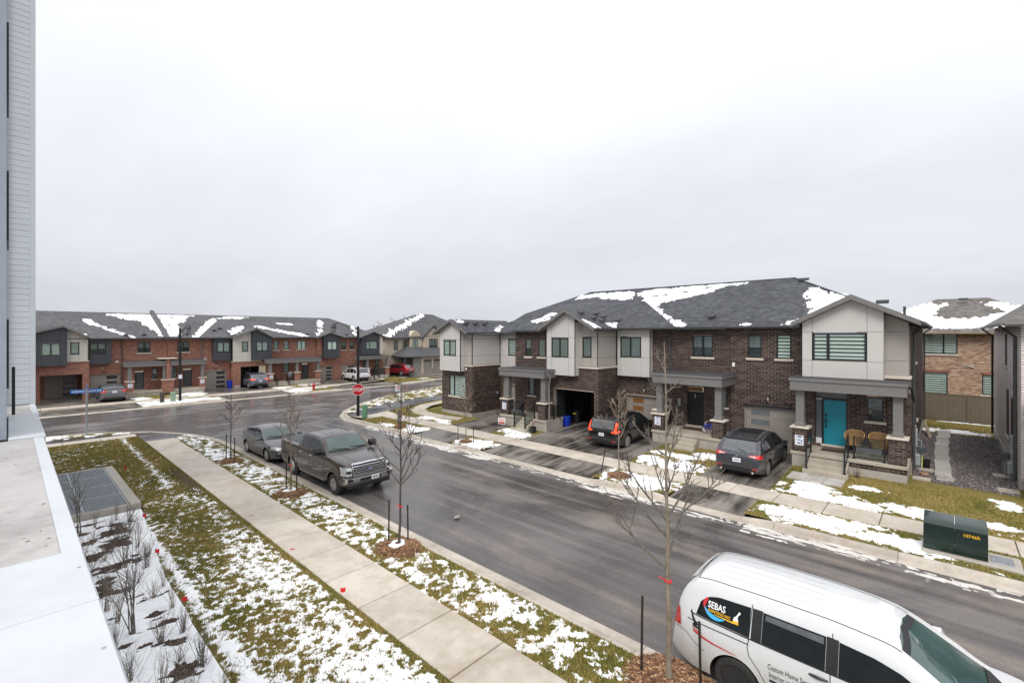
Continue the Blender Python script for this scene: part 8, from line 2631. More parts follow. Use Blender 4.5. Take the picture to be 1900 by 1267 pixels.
TREES = [
 ('nearest bare young tree, rising in front of the black-door house beside the minivan', (7.55, 3.4, 0.12), 5.75, 1.95, 1.3, 12, 0.05, 11, 'bark_tan', 0.36, 'the nearest young tree beside the minivan', 0.66, 1.75),
 ('bare young tree on the near verge between the pickup and the minivan', (7.30, 11.0, 0.12), 4.4, 1.7, 1.35, 13, 0.036, 22, 'bark_dark', 0.32, 'the young tree between pickup and minivan', 0.60, 1.15),
 ('bare young tree standing beside the pickup truck on the near verge', (7.10, 17.7, 0.12), 3.7, 1.55, 1.25, 14, 0.036, 33, 'bark_tan', 0.32, 'the young tree beside the pickup', 0.55, 1.05),
 ('small bare young tree nearest the corner, beside the grey hatchback', (7.0, 24.2, 0.12), 3.1, 1.6, 0.85, 10, 0.030, 44, 'bark_dark', 0.3, 'the small young tree beside the hatchback', 0.5, 0.0),
 ('bare young tree across the street in front of the corner dark house', (16.95, 19.15, 0.14), 3.2, 1.35, 1.0, 12, 0.024, 55, 'bark_tan', 0.3, 'the young tree before the corner dark house', 0.35, 0.0),
 ('bare young tree across the street in front of the black SUV', (17.2, 9.9, 0.14), 3.65, 1.5, 1.05, 14, 0.028, 66, 'bark_tan', 0.3, 'the young tree before the black SUV', 0.45, 0.0),
 ('thin bare young tree next to the small grey sign post at the corner', (16.95, 25.35, 0.14), 3.2, 1.9, 0.75, 8, 0.02, 77, 'bark_tan', 0.3, 'the thin young tree at the sign post', 0.4, 0.0),
]
STK = [[(-0.14, 0.44, 1.25), (0.21, -0.44, 1.0)], [(-0.05, 0.44, 1.1), (0.33, 0.06, 0.95)], [(-0.1, 0.2, 0.95), (0.12, -0.2, 1.05)], [(-0.15, 0.16, 1.15), (0.1, -0.2, 1.0)],
    [(-0.1, 0.55, 0.75), (0.1, -0.5, 0.75)], [(-0.2, 0.75, 0.95), (-0.2, -0.65, 0.95)], [(0.2, 0.5, 0.85), (0.35, -0.4, 0.85)]]
for i, (lab, b, H, cs, sp, nb, r0, seed, bark, _, who, mr, tie) in enumerate(TREES):
 big = None
 if i == 0:
  big = [(1.95, R(125), 1.75, 0.9), (2.75, R(110), 1.3, 0.75), (2.8, R(-40), 1.25, 0.7)]
 elif i == 1:
  big = [(1.75, R(120), 1.25, 0.8), (1.72, R(-60), 1.25, 0.85), (2.0, R(-45), 1.3, 0.6)]
 near = i < 4
 bare_tree(lab, b, H, cs, sp, nb, r0, seed, bark, group='young bare street trees', tie=tie or None, big=big, sub=7, twig=4, fine=0.0048 if near else 0.007, lean=(-0.1, 0.06) if i == 0 else (0, 0))
 mulch_ring('mulch ring around ' + who, b[0], b[1], b[2] + 0.005, mr, 100 + i, i in (1, 2))
 for k, (dx, dy, h) in enumerate(STK[i]):
  stake(('left' if k == 0 else 'right') + '-hand dark stake standing by ' + who, b[0] + dx, b[1] + dy, b[2] + 0.02, h + 0.12, (0.0, 0.02 * (k * 2 - 1)) if i != 5 else (0.0, (-0.22, 0.2)[k]))
rg = random.Random(5)
for i, (x, y, h) in enumerate([(53.5, 90, 8.2), (56.5, 93, 9.2), (58.5, 88, 8.6), (60.5, 94, 10.0), (62.5, 90, 9.0), (64.5, 95, 10.6), (67, 92, 9.6), (69.5, 96, 10.2), (55, 84, 7.4), (59.5, 82, 6.2), (61.5, 84, 6.6)]):
 bare_tree('tall bare tree far behind the gap beside the beige house', (x, y, 0), h, 1.2, 2.6, 12, 0.11, 500 + i, 'bark_red', group='distant bare trees in the gap', sub=6, twig=4, name='bare_tree', fine=0.022)
def shrub(seed, n, H, spread, r, bark, twigs=2, name='shrub'):
 rnd = random.Random(seed)
 mb = MB()
 for k in range(n):
  a = rnd.uniform(0, 6.28)
  inc = abs(rnd.gauss(0, spread))
  L = H * rnd.uniform(0.6, 1.0)
  o = Vector((rnd.gauss(0, 0.03), rnd.gauss(0, 0.03), 0))
  bp, _ = bend(o, (math.cos(a) * math.sin(inc), math.sin(a) * math.sin(inc), math.cos(inc)), L, 5, 0.03, 0.07, rnd)
  mb.tube(bp, [r * (1 - 0.75 * i / 5) for i in range(6)], 4, False)
  for t in range(twigs):
   q = rnd.uniform(0.35, 0.95) * 5
   j = min(int(q), 4)
   p = bp[j].lerp(bp[j + 1], q - j)
   b = (bp[j + 1] - bp[j]).normalized()
   s = b.cross(Vector((rnd.gauss(0, 1), rnd.gauss(0, 1), rnd.gauss(0, 1)))).normalized()
   tw, _ = bend(p, b + s * 0.6, L * rnd.uniform(0.15, 0.35), 3, 0.06, 0.1, rnd)
   mb.tube(tw, [r * 0.45, r * 0.4, r * 0.32, r * 0.2], 3, False)
 return mb
s1 = shrub(1, 6, 2.0, 0.12, 0.014, 'bark_dark', 6).build('shrub', 'bark_grey', None, smooth=60)
s1.location = (1.42, 18.6, 0.1)
tag(s1, 'tall bare shrub with few upright stems in front of the steel grating', 'shrub')
s2 = shrub(2, 9, 2.15, 0.11, 0.014, 'bark_dark', 4).build('shrub', 'bark_grey', None, smooth=60)
s2.location = (1.66, 11.7, 0.1)
tag(s2, 'tall bare many-stemmed shrub in the middle of the snowy bed', 'shrub')
s3 = shrub(3, 9, 1.4, 0.16, 0.009, 'bark_dark', 5).build('shrub', 'bark_grey', None, smooth=60)
s3.location = (2.0, 15.2, 0.1)
tag(s3, 'medium bare shrub behind the tallest shrub of the snowy bed', 'shrub')
protos = [shrub(10 + k, (24, 20, 28, 16)[k], (0.62, 0.5, 0.75, 0.85)[k], (0.33, 0.42, 0.28, 0.2)[k], 0.0045, 'bark_dark', 3).build('low_shrub', ('bark_grey', 'bark_tan', 'bark_grey', 'bark_tan')[k], None, smooth=60) for k in range(4)]
SPOTS = [(1.46, 14.1), (2.45, 17.6), (2.35, 14.7), (2.4, 12.1), (1.97, 11.0), (2.1, 10.1), (1.4, 10.1), (2.45, 13.3), (2.06, 17.1), (1.69, 15.9), (2.35, 9.7), (1.4, 13.0), (1.9, 16.4), (1.6, 17.4), (2.1, 18.2), (1.8, 19.0), (2.6, 18.8), (1.35, 16.4),
   (1.35, 11.4), (1.7, 9.4), (2.0, 8.9), (2.45, 8.8), (1.4, 9.0), (1.75, 8.3), (2.2, 8.2), (2.2, 12.9), (1.9, 13.6), (2.4, 16.3), (1.3, 15.1), (2.1, 14.0), (2.35, 11.0), (1.5, 12.3), (2.5, 15.4), (1.3, 17.9), (1.45, 8.1), (2.35, 19.2), (1.2, 14.6), (1.25, 12.4)]
rr = random.Random(9)
for i, (x, y) in enumerate(SPOTS):
 k = i % 4
 o = protos[k] if i < 4 else protos[k].copy()
 if i >= 4:
  C.objects.link(o)
 o.location = (x, y, 0.1)
 o.rotation_euler = (0, 0, rr.uniform(0, 6.28))
 q = rr.uniform(0.75, 1.2)
 o.scale = (q, q, q)
 tag(o, 'low twiggy bare shrub poking through the snow of the planting bed', 'shrub', 'low bare shrubs in the planting bed')
for i, (x, y, z, lab, lie) in enumerate([(2.87, 18.45, 0.12, 'small red marker flag at the bed edge, nearest the steel grating', 0), (2.62, 15.19, 0.12, 'small red marker flag at the bed edge, the middle one', 0),
           (2.54, 12.02, 0.12, 'small red marker flag at the bed edge, closest to the viewer', 0), (3.36, 25.67, 0.12, 'small red marker flag in the lawn behind the steel grating', 0),
           (5.02, 9.85, 0.12, 'small red marker flag upright at the sidewalk edge', 0), (5.28, 13.05, 0.155, 'red marker flag lying flat on the sidewalk', 1), (5.3, 16.4, 0.155, 'small crumpled red tape on the sidewalk', 2)]):
 root = empty('marker_flag', (x, y, z))
 root.scale = (0.75, 0.75, 0.75)
 tag(root, lab, 'flag', 'red marker flags')
 if lie == 0:
  MB().tube([(0, 0, -0.02), (0.0, 0.0, 0.34)], 0.004, 5).build('wire', 'galvanised', root)
  MB().add([(0, 0, 0.22), (0.05, -0.06, 0.20), (0.10, -0.10, 0.23), (0, 0, 0.34), (0.06, -0.05, 0.33), (0.11, -0.10, 0.35), (0.0, -0.003, 0.22), (0.05, -0.063, 0.2), (0.1, -0.103, 0.23), (0, -0.003, 0.34), (0.06, -0.053, 0.33), (0.11, -0.103, 0.35)],
     [(0, 1, 4, 3), (1, 2, 5, 4), (6, 9, 10, 7), (7, 10, 11, 8), (2, 8, 11, 5)]).build('cloth', 'flag_red', root)
 elif lie == 1:
  MB().box(-0.07, 0.07, -0.06, 0.06, 0.002, 0.012).build('cloth', 'flag_red', root)
  MB().box(-0.03, 0.03, -0.03, 0.03, 0.0125, 0.0135).build('print', 'paper', root)
  root.rotation_euler = (0.1, 0.25, 0.6)
 else:
  MB().tube([(0, 0, 0.01), (0.06, 0.03, 0.02), (0.1, 0.0, 0.01)], 0.012, 4).build('cloth', 'flag_red', root)
# ================================================================== STREET FURNITURE AND YARD THINGS
def steel_grating():
 o = (2.0, 23.0, 0.1)
 root = empty('steel_grating', o)
 tag(root, 'large steel grating over a light well with a concrete rim', 'grating')
 x1, y0, y1, z = 3.05, 19.85, 26.25, 0.36
 MB().rbox(x1 - 0.30, x1, y0, y1, -0.1, z, 0.02).build('rim', 'concrete_found', root, o)
 MB().rbox(0.4, x1 - 0.302, y0, y0 + 0.13, -0.1, z - 0.004, 0.02).build('rim', 'concrete_found', root, o)
 MB().rbox(0.4, x1 - 0.302, y1 - 0.13, y1, -0.1, z - 0.004, 0.02).build('rim', 'concrete_found', root, o)
 MB().box(0.4, x1 - 0.3, y0 + 0.13, y1 - 0.13, -0.1, 0.02).build('well_floor', 'meter_dark', root, o)
 xs = [0.5, 1.62, 2.74]
 ys = [y0 + 0.14, y0 + 1.67, y0 + 3.2, y0 + 4.73, y1 - 0.14]
 for a, b in zip(xs[:-1], xs[1:]):
  for c, d in zip(ys[:-1], ys[1:]):
   f = MB()
   f.box(a + 0.005, b - 0.005, c + 0.005, c + 0.03, z - 0.06, z)
   f.box(a + 0.005, b - 0.005, d - 0.03, d - 0.005, z - 0.06, z)
   f.box(a + 0.005, a + 0.03, c + 0.03, d - 0.03, z - 0.06, z)
   f.box(b - 0.03, b - 0.005, c + 0.03, d - 0.03, z - 0.06, z)
   p = f.build('grate_panel', 'galvanised', root, o)
   m = MB()
   y = c + 0.065
   while y < d - 0.05:
    m.box(a + 0.03, b - 0.03, y, y + 0.009, z - 0.05, z - 0.002)
    y += 0.040
   x = a + 0.11
   while x < b - 0.05:
    m.box(x, x + 0.009, c + 0.03, d - 0.03, z - 0.014, z - 0.004)
    x += 0.075
   q = m.build('bars', 'galvanised', p, o)
   q['kind'] = 'stuff'
steel_grating()
def lamp_post(label, x, y, arm_dir, H=6.75, arm=1.75):
 root = empty('street_lamp', (x, y, 0.1))
 tag(root, label, 'street lamp', 'dark street lamps')
 MB().lathe([(0.15, 0.0), (0.15, 0.05), (0.115, 0.07), (0.105, 0.4), (0.10, 3.0), (0.085, H - 0.35), (0.085, H - 0.3), (0.0, H - 0.28)], n=12).build('pole', 'black_metal', root, smooth=40)
 d = Vector((arm_dir[0], arm_dir[1], 0)).normalized()
 pts = [Vector((0, 0, H - 0.75)) + d * 0.05, Vector((0, 0, H - 0.5)) + d * 0.45, Vector((0, 0, H - 0.2)) + d * 0.95, Vector((0, 0, H - 0.05)) + d * 1.35, Vector((0, 0, H - 0.05)) + d * (arm - 0.22), Vector((0, 0, H - 0.2)) + d * (arm - 0.05)]
 MB().tube(pts, 0.032, 7).build('arm', 'black_metal', root, smooth=60)
 MB().tube([Vector((0, 0, H - 1.5)) + d * 0.08, Vector((0, 0, H - 1.05)) + d * 0.3, Vector((0, 0, H - 0.4)) + d * 0.72], 0.012, 5).build('brace', 'black_metal', root)
 h = d * arm
 MB().lathe([(0.02, 0.02), (0.035, -0.03), (0.12, -0.10), (0.17, -0.24), (0.23, -0.30), (0.23, -0.34), (0.15, -0.345)], h.x, h.y, H - 0.05, 10).build('head', 'black_metal', root, smooth=30)
 c = MB()
 for k in range(4):
  a = math.pi / 4 + k * math.pi / 2
  c.tube([(h.x + 0.14 * math.cos(a), h.y + 0.14 * math.sin(a), H - 0.4), (h.x + 0.12 * math.cos(a), h.y + 0.12 * math.sin(a), H - 0.72)], 0.014, 4)
 c.lathe([(0.12, -0.71), (0.13, -0.69), (0.13, -0.67), (0.12, -0.66)], h.x, h.y, H, 8)
 q = c.build('cage', 'black_metal', root)
 q['kind'] = 'stuff'
 MB().lathe([(0.09, -0.68), (0.115, -0.40)], h.x, h.y, H, 8).build('lens', 'galvanised', root)
 return root
l1 = lamp_post('dark street lamp with curved arm at the stop sign corner', 17.05, 30.85, (-0.68, 0.73))
l2 = lamp_post('dark street lamp before the twin porches of the red brick row', 10.3, 49.4, (0.25, -1.0), 6.75, 1.4)
n = MB().box(-0.13, 0.13, -0.125, -0.115, 2.0, 2.35).build('notice', 'paper', l2)
st = empty('stop_sign', (17.05, 30.85, 2.05))
tag(st, 'red octagonal stop sign on the lamp post at the corner', 'sign')
st.rotation_euler = (0, 0, R(-31))   # plate looks back along the street towards the viewer
def octagon(r, y0, y1):
 pts = [(r * math.cos(R(22.5 + 45 * k)), y0, r * math.sin(R(22.5 + 45 * k))) for k in range(8)]
 return MB().prism(pts, (0, y1 - y0, 0))
octagon(0.44, -0.142, -0.135).build('plate', 'sign_white', st)
octagon(0.41, -0.147, -0.1421).build('face', 'sign_red', st)
v, f, w = text_mesh('STOP', 0.34, bold=True, width=0.82)
MB().add([(x - w / 2, -0.149, y - 0.12) for x, y in v], f).build('lettering', 'sign_white', st)
MB().box(-0.03, 0.03, -0.134, -0.05, -0.3, 0.3).build('bracket', 'galvanised', st)
sn = empty('street_name_sign', (3.1, 36.45, 0.1))
tag(sn, 'blue street name sign on a grey post at the near corner', 'sign')
sn.rotation_euler = (0, 0, R(-8))
MB().lathe([(0.045, 0), (0.045, 2.75), (0.0, 2.77)], n=10).build('post', 'galvanised', sn, smooth=40)
MB().box(-0.70, 0.70, -0.012, 0.012, 2.50, 2.72).build('plate', 'sign_blue', sn)
MB().box(-0.06, 0.06, -0.03, 0.03, 2.46, 2.52).build('bracket', 'galvanised', sn)
MB().box(-0.012, 0.012, -0.35, 0.35, 2.76, 2.96).build('cross_plate', 'sign_blue', sn)
v, f, w = text_mesh('GORDON KRANTZ AVE', 0.165, bold=True)
sc = 1.28 / w
MB().add([(x * sc - 0.64, -0.0135, y + 2.55) for x, y in v], f).build('lettering', 'sign_white', sn)
sg = empty('traffic_sign', (17.02, 25.75, 0.13))
tag(sg, 'small white regulation sign on a thin grey post by the corner sidewalk', 'sign')
sg.rotation_euler = (0, 0, R(-40))
MB().lathe([(0.032, 0), (0.032, 2.5), (0.0, 2.52)], n=8).build('post', 'galvanised', sg, smooth=40)
MB().box(-0.16, 0.16, -0.045, -0.035, 2.2, 2.62).build('plate', 'sign_white', sg)
ring = []
m = 20
vv, ff = [], []
for k in range(m):
 a = 2 * math.pi * k / m
 vv += [(0.125 * math.cos(a), -0.047, 2.46 + 0.125 * math.sin(a)), (0.095 * math.cos(a), -0.047, 2.46 + 0.095 * math.sin(a))]
for k in range(m):
 j = (k + 1) % m
 ff.append((2 * k, 2 * j, 2 * j + 1, 2 * k + 1))
vv += [(-0.08, -0.0475, 2.53), (-0.065, -0.0475, 2.545), (0.08, -0.0475, 2.39), (0.065, -0.0475, 2.375)]
MB().add(vv, ff + [(2 * m, 2 * m + 1, 2 * m + 2, 2 * m + 3)]).build('symbol', 'sign_red', sg)
MB().box(-0.03, 0.03, -0.0465, -0.0455, 2.40, 2.52).build('symbol', 'ink_blue', sg)
MB().box(-0.10, 0.10, -0.0465, -0.0455, 2.24, 2.29).build('symbol', 'ink_blue', sg)
def pedestal(label, x, y, z, w, h, material, round_=False):
 root = empty('utility_pedestal', (x, y, z))
 tag(root, label, 'utility box')
 if round_:
  MB().lathe([(w, 0), (w, h * 0.72), (w * 0.98, h * 0.73)], n=16).build('body', material, root, smooth=40)
  MB().lathe([(w * 1.06, h * 0.731), (w * 1.06, h * 0.86), (w * 1.0, h * 0.95), (w * 0.7, h), (0.0, h * 1.01)], n=16).build('lid', material, root, smooth=40)
 else:
  MB().rbox(-w, w, -w * 0.8, w * 0.8, 0, h * 0.85, 0.01).build('body', material, root)
  MB().rbox(-w * 1.06, w * 1.06, -w * 0.86, w * 0.86, h * 0.851, h, 0.03).build('lid', material, root)
pedestal('round pale green utility pedestal beside the stop sign lamp', 16.95, 29.75, 0.14, 0.19, 0.95, 'pedestal_green', True)
pedestal('dark brown utility box on the far verge before the twin porches', 9.0, 49.35, 0.13, 0.14, 0.85, 'pedestal_brown')
pedestal('sage green utility box beside the far lamp post', 9.75, 49.2, 0.13, 0.17, 0.85, 'pedestal_sage')
def hydrant(x, y):
 root = empty('fire_hydrant', (x, y, 0.13))
 tag(root, 'red fire hydrant on the verge before the red brick row', 'hydrant')
 MB().lathe([(0.16, 0), (0.16, 0.05), (0.11, 0.06), (0.11, 0.5), (0.15, 0.51), (0.15, 0.56), (0.12, 0.58), (0.10, 0.68), (0.04, 0.74), (0.03, 0.8), (0, 0.8)], n=12).build('barrel', 'hydrant_red', root, smooth=40)
 for sx in (-1, 1):
  MB().lathe([(0.06, 0.08 * sx), (0.06, 0.19 * sx), (0.03, 0.22 * sx)], 0, 0, 0.42, 8, axis='x').build('nozzle', 'hydrant_red', root)
 MB().lathe([(0.075, -0.19), (0.075, -0.08)], 0, 0, 0.38, 8, axis='y').build('nozzle', 'hydrant_red', root)
hydrant(21.8, 48.6)
def transformer():
 o = (17.2, -0.3, 0.14)
 root = empty('transformer_box', o)
 tag(root, 'dark green electrical transformer box on a concrete pad by the far kerb', 'transformer')
 MB().rbox(16.78, 17.75, -1.42, 0.48, 0.05, 0.21, 0.03).build('pad', 'concrete_found', root, o)
 x0, x1, y0, y1 = 16.92, 17.62, -0.80, 0.44
 MB().box(x0 + 0.02, x1, y0, y1, 0.212, 0.80).build('cabinet', 'transformer_green', root, o)
 for a, b in ((y0 + 0.004, -0.185), (-0.175, y1 - 0.004)):
  MB().rbox(x0, x0 + 0.019, a, b, 0.24, 0.86, 0.004).build('door', 'transformer_green', root, o)
  mb = MB()
  prof = [(x0 - 0.025, 0.84), (x0 - 0.03, 0.91), (x0 + 0.03, 0.965), (x0 + 0.22, 1.02), (x1 + 0.02, 1.05), (x1 + 0.02, 0.81), (x0 + 0.04, 0.81)]
  mb.prism([(x, a, z) for x, z in prof], (0, b - a, 0))
  mb.build('hood', 'transformer_green', root, o, smooth=28)
 v, f, w = text_mesh('10746R', 0.115, bold=True, width=0.92)
 MB().add([(x0 - 0.006, -0.33 - x, y + 0.735) for x, y in v], [tuple(reversed(q)) for q in f]).build('lettering', 'ink_yellow', root, o, recalc=False)
 for y in (-0.27, -0.72):
  MB().lathe([(0.016, 0), (0.016, -0.012)], x0, y, 0.78, 6, axis='x').build('bolt', 'meter_dark', root, o)
 MB().rbox(17.0, 17.55, -1.28, -0.86, 0.212, 0.222, 0.004).build('cover_plate', 'galvanised', root, o)
 MB().lathe([(0.02, 0), (0.02, -0.03)], x0, -0.18, 0.48, 6, axis='x').build('lock', 'meter_dark', root, o)
transformer()
def rock(label, x, y, z, r, seed, material='rock', flat=0.7):
 bm = bmesh.new()
 bmesh.ops.create_icosphere(bm, subdivisions=2, radius=r)
 rn = random.Random(seed)
 for v in bm.verts:
  k = 1 + rn.uniform(-0.22, 0.22)
  v.co = Vector((v.co.x * k * 1.25, v.co.y * k, max(v.co.z * k * flat, -r * 0.4)))
 me = bpy.data.meshes.new('rock')
 bm.to_mesh(me)
 bm.free()
 me.materials.append(MATS[material])
 o = bpy.data.objects.new('rock', me)
 C.objects.link(o)
 o.location = (x, y, z)
 tag(o, label, 'rock')
rock('lump of pale rubble lying in the middle of the street', 9.95, 11.65, 0.05, 0.085, 3)
rock('flat brown stone beside the meters of the turquoise-door house', 25.15, 0.62, 0.36, 0.16, 6, 'stone_brown', 0.4)
# ---- porch and yard things of the dark row
def rattan_chair(label, x, y, z, rz):
 root = empty('patio_chair', (x, y, z), rz)
 tag(root, label, 'chair', 'rattan porch chairs')
 for sx, sy in ((-1, -1), (-1, 1), (1, -1), (1, 1)):
  MB().tube([(sx * 0.17, sy * 0.17, 0.40), (sx * 0.25, sy * 0.25, 0.0)], 0.011, 6).build('leg', 'black_metal', root)
 MB().lathe([(0.0, 0.40), (0.25, 0.40), (0.27, 0.42), (0.26, 0.44), (0.0, 0.43)], n=18).build('seat', 'rattan_seat', root)
 rim, V, F = [], [], []
 n = 16
 for k in range(n + 1):
  a = R(-118 + 236 * k / n)
  zt = 0.50 + 0.48 * max(0.0, math.cos(a / 1.6)) ** 0.7
  rim.append((0.34 * math.cos(a), 0.34 * math.sin(a), zt))
  for t in (0.0, 0.5, 1.0):
   V.append(((0.26 + 0.08 * t) * math.cos(a), (0.26 + 0.08 * t) * math.sin(a), 0.43 + (zt - 0.43) * t))
 for k in range(n):
  for j in range(2):
   F.append((k * 3 + j, (k + 1) * 3 + j, (k + 1) * 3 + j + 1, k * 3 + j + 1))
 MB().add(V, F).build('backrest', 'rattan_seat', root, smooth=60)
 MB().tube(rim, 0.022, 7).build('rim', 'rattan', root, smooth=60)
 MB().tube([rim[0], (0.2, -0.22, 0.43), (0.27, 0, 0.43), (0.2, 0.22, 0.43), rim[-1]], 0.018, 6).build('front_rim', 'rattan', root, smooth=60)
rattan_chair('rattan porch chair nearer the turquoise door', 24.15, 2.80, 0.962, R(-5))
rattan_chair('rattan porch chair beside the right porch pillar', 24.1, 1.98, 0.962, R(12))
m = MB().rbox(24.0, 24.6, 3.1, 4.0, 0.961, 0.978, 0.004).build('doormat', 'mat_brown', None, (24.3, 3.55, 0.961))
tag(m, 'dark brown doormat before the turquoise door', 'doormat')
def kids_bike(x, y, z, rz):
 root = empty('childs_bicycle', (x, y, z), rz)
 tag(root, 'small blue and white childs bicycle on the porch of the black-door house', 'bicycle')
 for dx in (-0.26, 0.26):
  ring = [(dx + 0.15 * math.cos(6.283 * k / 18), 0, 0.165 + 0.15 * math.sin(6.283 * k / 18)) for k in range(19)]
  w = MB().tube(ring, 0.02, 6).build('wheel', 'tyre', root, smooth=60)
  s = MB()
  for k in range(6):
   a = k * math.pi / 6
   s.tube([(dx + 0.13 * math.cos(a), 0, 0.165 + 0.13 * math.sin(a)), (dx - 0.13 * math.cos(a), 0, 0.165 - 0.13 * math.sin(a))], 0.006, 4)
  q = s.build('spokes', 'sign_white', w)
  q['kind'] = 'stuff'
 fr = MB()
 fr.tube([(-0.26, 0, 0.165), (-0.08, 0, 0.42), (0.2, 0, 0.45), (0.26, 0, 0.165)], 0.018, 6)
 fr.tube([(-0.08, 0, 0.42), (0.0, 0, 0.2), (0.2, 0, 0.42)], 0.016, 6)
 fr.build('frame', 'blue_plastic', root, smooth=50)
 MB().tube([(0.19, 0, 0.42), (0.16, 0, 0.58), (0.15, -0.18, 0.6)], 0.013, 5).build('handlebar', 'sign_white', root)
 MB().rbox(-0.2, 0.0, -0.06, 0.06, 0.47, 0.52, 0.02).build('saddle', 'blue_plastic', root)
kids_bike(24.25, 8.85, 0.932, R(75))
def bin_(label, x, y, z, w, h, material, lid=None, name='recycling_bin', cat='bin'):
 root = empty(name, (x, y, z))
 tag(root, label, cat)
 MB().lathe([(w * 0.86, 0), (w * 0.9, 0.02), (w, h * 0.93), (w * 1.06, h * 0.94), (w * 1.06, h), (w * 0.97, h), (w * 0.9, h * 0.2), (0, h * 0.2)], n=18).build('body', material, root, smooth=40)
 if lid:
  lid(root)
def junk(root):
 mb = MB()
 mb.prism([(-0.16, -0.12, 0.4), (0.14, -0.14, 0.4), (0.16, 0.1, 0.4), (-0.12, 0.13, 0.4)], (0.02, 0, 0.16))
 mb.build('contents', 'green_plastic', root)
bin_('round blue recycling bin inside the carport', 23.7, 17.35, 0.27, 0.29, 0.6, 'blue_plastic', junk)
bin_('black bin with yellow label beside the blue bin in the carport', 24.75, 17.3, 0.27, 0.27, 0.85, 'black_plastic', lambda r: MB().box(-0.275, -0.27, -0.12, 0.12, 0.66, 0.72).build('label_strip', 'yellow_tag', r))
bin_('black plant pot at the foot of the railed steps', 20.95, 17.75, 0.22, 0.2, 0.34, 'black_plastic', None, 'plant_pot', 'pot')
bin_('blue bin beside the beige garage of house 447', 16.3, 56.6, 0.17, 0.3, 0.85, 'blue_plastic')
ls = empty('lawn_sign', (21.1, 20.45, 0.22))
tag(ls, 'small red and white lawn sign beside the railed porch', 'sign')
ls.rotation_euler = (0, 0, R(-70))
MB().box(-0.24, 0.24, -0.006, 0.006, 0.14, 0.54).build('board', 'sign_white', ls)
MB().box(-0.20, 0.20, -0.008, -0.0065, 0.17, 0.28).build('print', 'ink_red', ls)
for z in (0.34, 0.40, 0.46):
 MB().box(-0.17, 0.17, -0.008, -0.0065, z, z + 0.025).build('print', 'ink_red', ls)
for x in (-0.18, 0.18):
 MB().tube([(x, 0, -0.05), (x, 0, 0.3)], 0.005, 4).build('wire', 'galvanised', ls)
# ---- meters and bits in the side yard
def meters(label, x, y, side, order):
 """gas and power meters on a side wall; side=+1: wall lies towards +y"""
 root = empty('utility_meters', (x, y, 0.33))
 tag(root, label, 'meter')
 s = -side
 MB().rbox(-0.28, 0.05, min(0, s * 0.16), max(0, s * 0.16), 1.05, 1.75, 0.02).build('power_box', 'meter_grey', root)
 MB().lathe([(0.10, 0.0), (0.10, 0.08), (0.06, 0.12)], 0.28, s * 0.05, 1.5, 12, axis='y').build('dial', 'galvanised', root)
 MB().rbox(0.25, 0.55, min(s * 0.12, s * 0.4), max(s * 0.12, s * 0.4), 0.72, 0.98, 0.05).build('gas_meter', 'meter_dark', root)
 MB().rbox(-0.3, -0.05, min(s * 0.06, s * 0.24), max(s * 0.06, s * 0.24), 0.28, 0.72, 0.04).build('gas_meter', 'meter_grey', root)
 pp = MB()
 pp.tube([(0.4, s * 0.26, 0.95), (0.4, s * 0.26, 1.2), (0.4, s * 0.02, 1.25)], 0.022, 6)
 pp.tube([(0.4, s * 0.26, 0.72), (0.4, s * 0.26, 0.2), (0.4, s * 0.26, 0.0)], 0.022, 6)
 pp.tube([(-0.12, s * 0.08, 1.05), (-0.12, s * 0.08, 0.0)], 0.03, 6)
 pp.tube([(0.05, s * 0.08, 0.6), (0.28, s * 0.1, 0.62)], 0.02, 6)
 pp.build('pipes', 'meter_grey', root, smooth=50)['kind'] = 'stuff'
 return root
mm = meters('grey gas and power meters on the side wall of the turquoise-door house', 25.75, 1.0, 1, 0)
MB().box(0.395, 0.405, -0.3, -0.27, 0.05, 0.6).build('tag', 'yellow_tag', mm)
meters('grey gas and power meters on the pale brick side wall at the right edge', 26.6, -2.0, -1, 1)
bk = empty('bucket', (26.5, 0.62, 0.33))
tag(bk, 'black bucket on the gravel beside the house meters', 'bucket')
MB().lathe([(0.13, 0), (0.165, 0.34), (0.175, 0.34), (0.175, 0.36), (0.155, 0.36), (0.13, 0.05), (0, 0.05)], n=16).build('pail', 'black_plastic', bk, smooth=40)
MB().tube([(0.165 * math.cos(R(a)), 0.03, 0.35 + 0.1 * math.sin(R(a))) for a in range(0, 181, 20)], 0.006, 4).build('bail', 'galvanised', bk)
for i, (x0, x1, y0, y1, lab) in enumerate([(24.15, 24.45, 0.42, 0.95, 'concrete splash pad in the gravel beside the porch of the turquoise-door house'), (25.85, 26.1, 0.35, 0.93, 'concrete splash pad in the gravel by the black bucket'),
             (26.75, 27.1, -1.9, -1.4, 'concrete splash pad below the right house meters'), (24.3, 24.7, -1.95, -1.4, 'concrete splash pad at the front corner of the right house')]):
 root = empty('splash_pad', ((x0 + x1) / 2, (y0 + y1) / 2, 0.33))
 tag(root, lab, 'splash pad')
 o = root.location[:]
 MB().box(x0, x1, y0, y1, 0.32, 0.355).build('tray', 'concrete_found', root, o)
 MB().rbox(x0, x0 + 0.05, y0, y1, 0.356, 0.40, 0.01).build('lip', 'concrete_kerb', root, o)
 MB().rbox(x1 - 0.05, x1, y0, y1, 0.356, 0.40, 0.01).build('lip', 'concrete_kerb', root, o)
pk = MB().prism([(34.3, 0.55, 0.34), (34.34, 0.68, 0.34), (36.2, 0.97, 0.95), (36.16, 0.84, 0.95)], (0.02, -0.01, 0.05)).build('plank', 'timber', None, (34.3, 0.6, 0.34))
tag(pk, 'light timber plank leaning against the far corner of the side wall', 'plank')
wl = empty('window_well', (34.0, -1.75, 0.33))
tag(wl, 'corrugated steel window well beside the pale brick wall', 'window well')
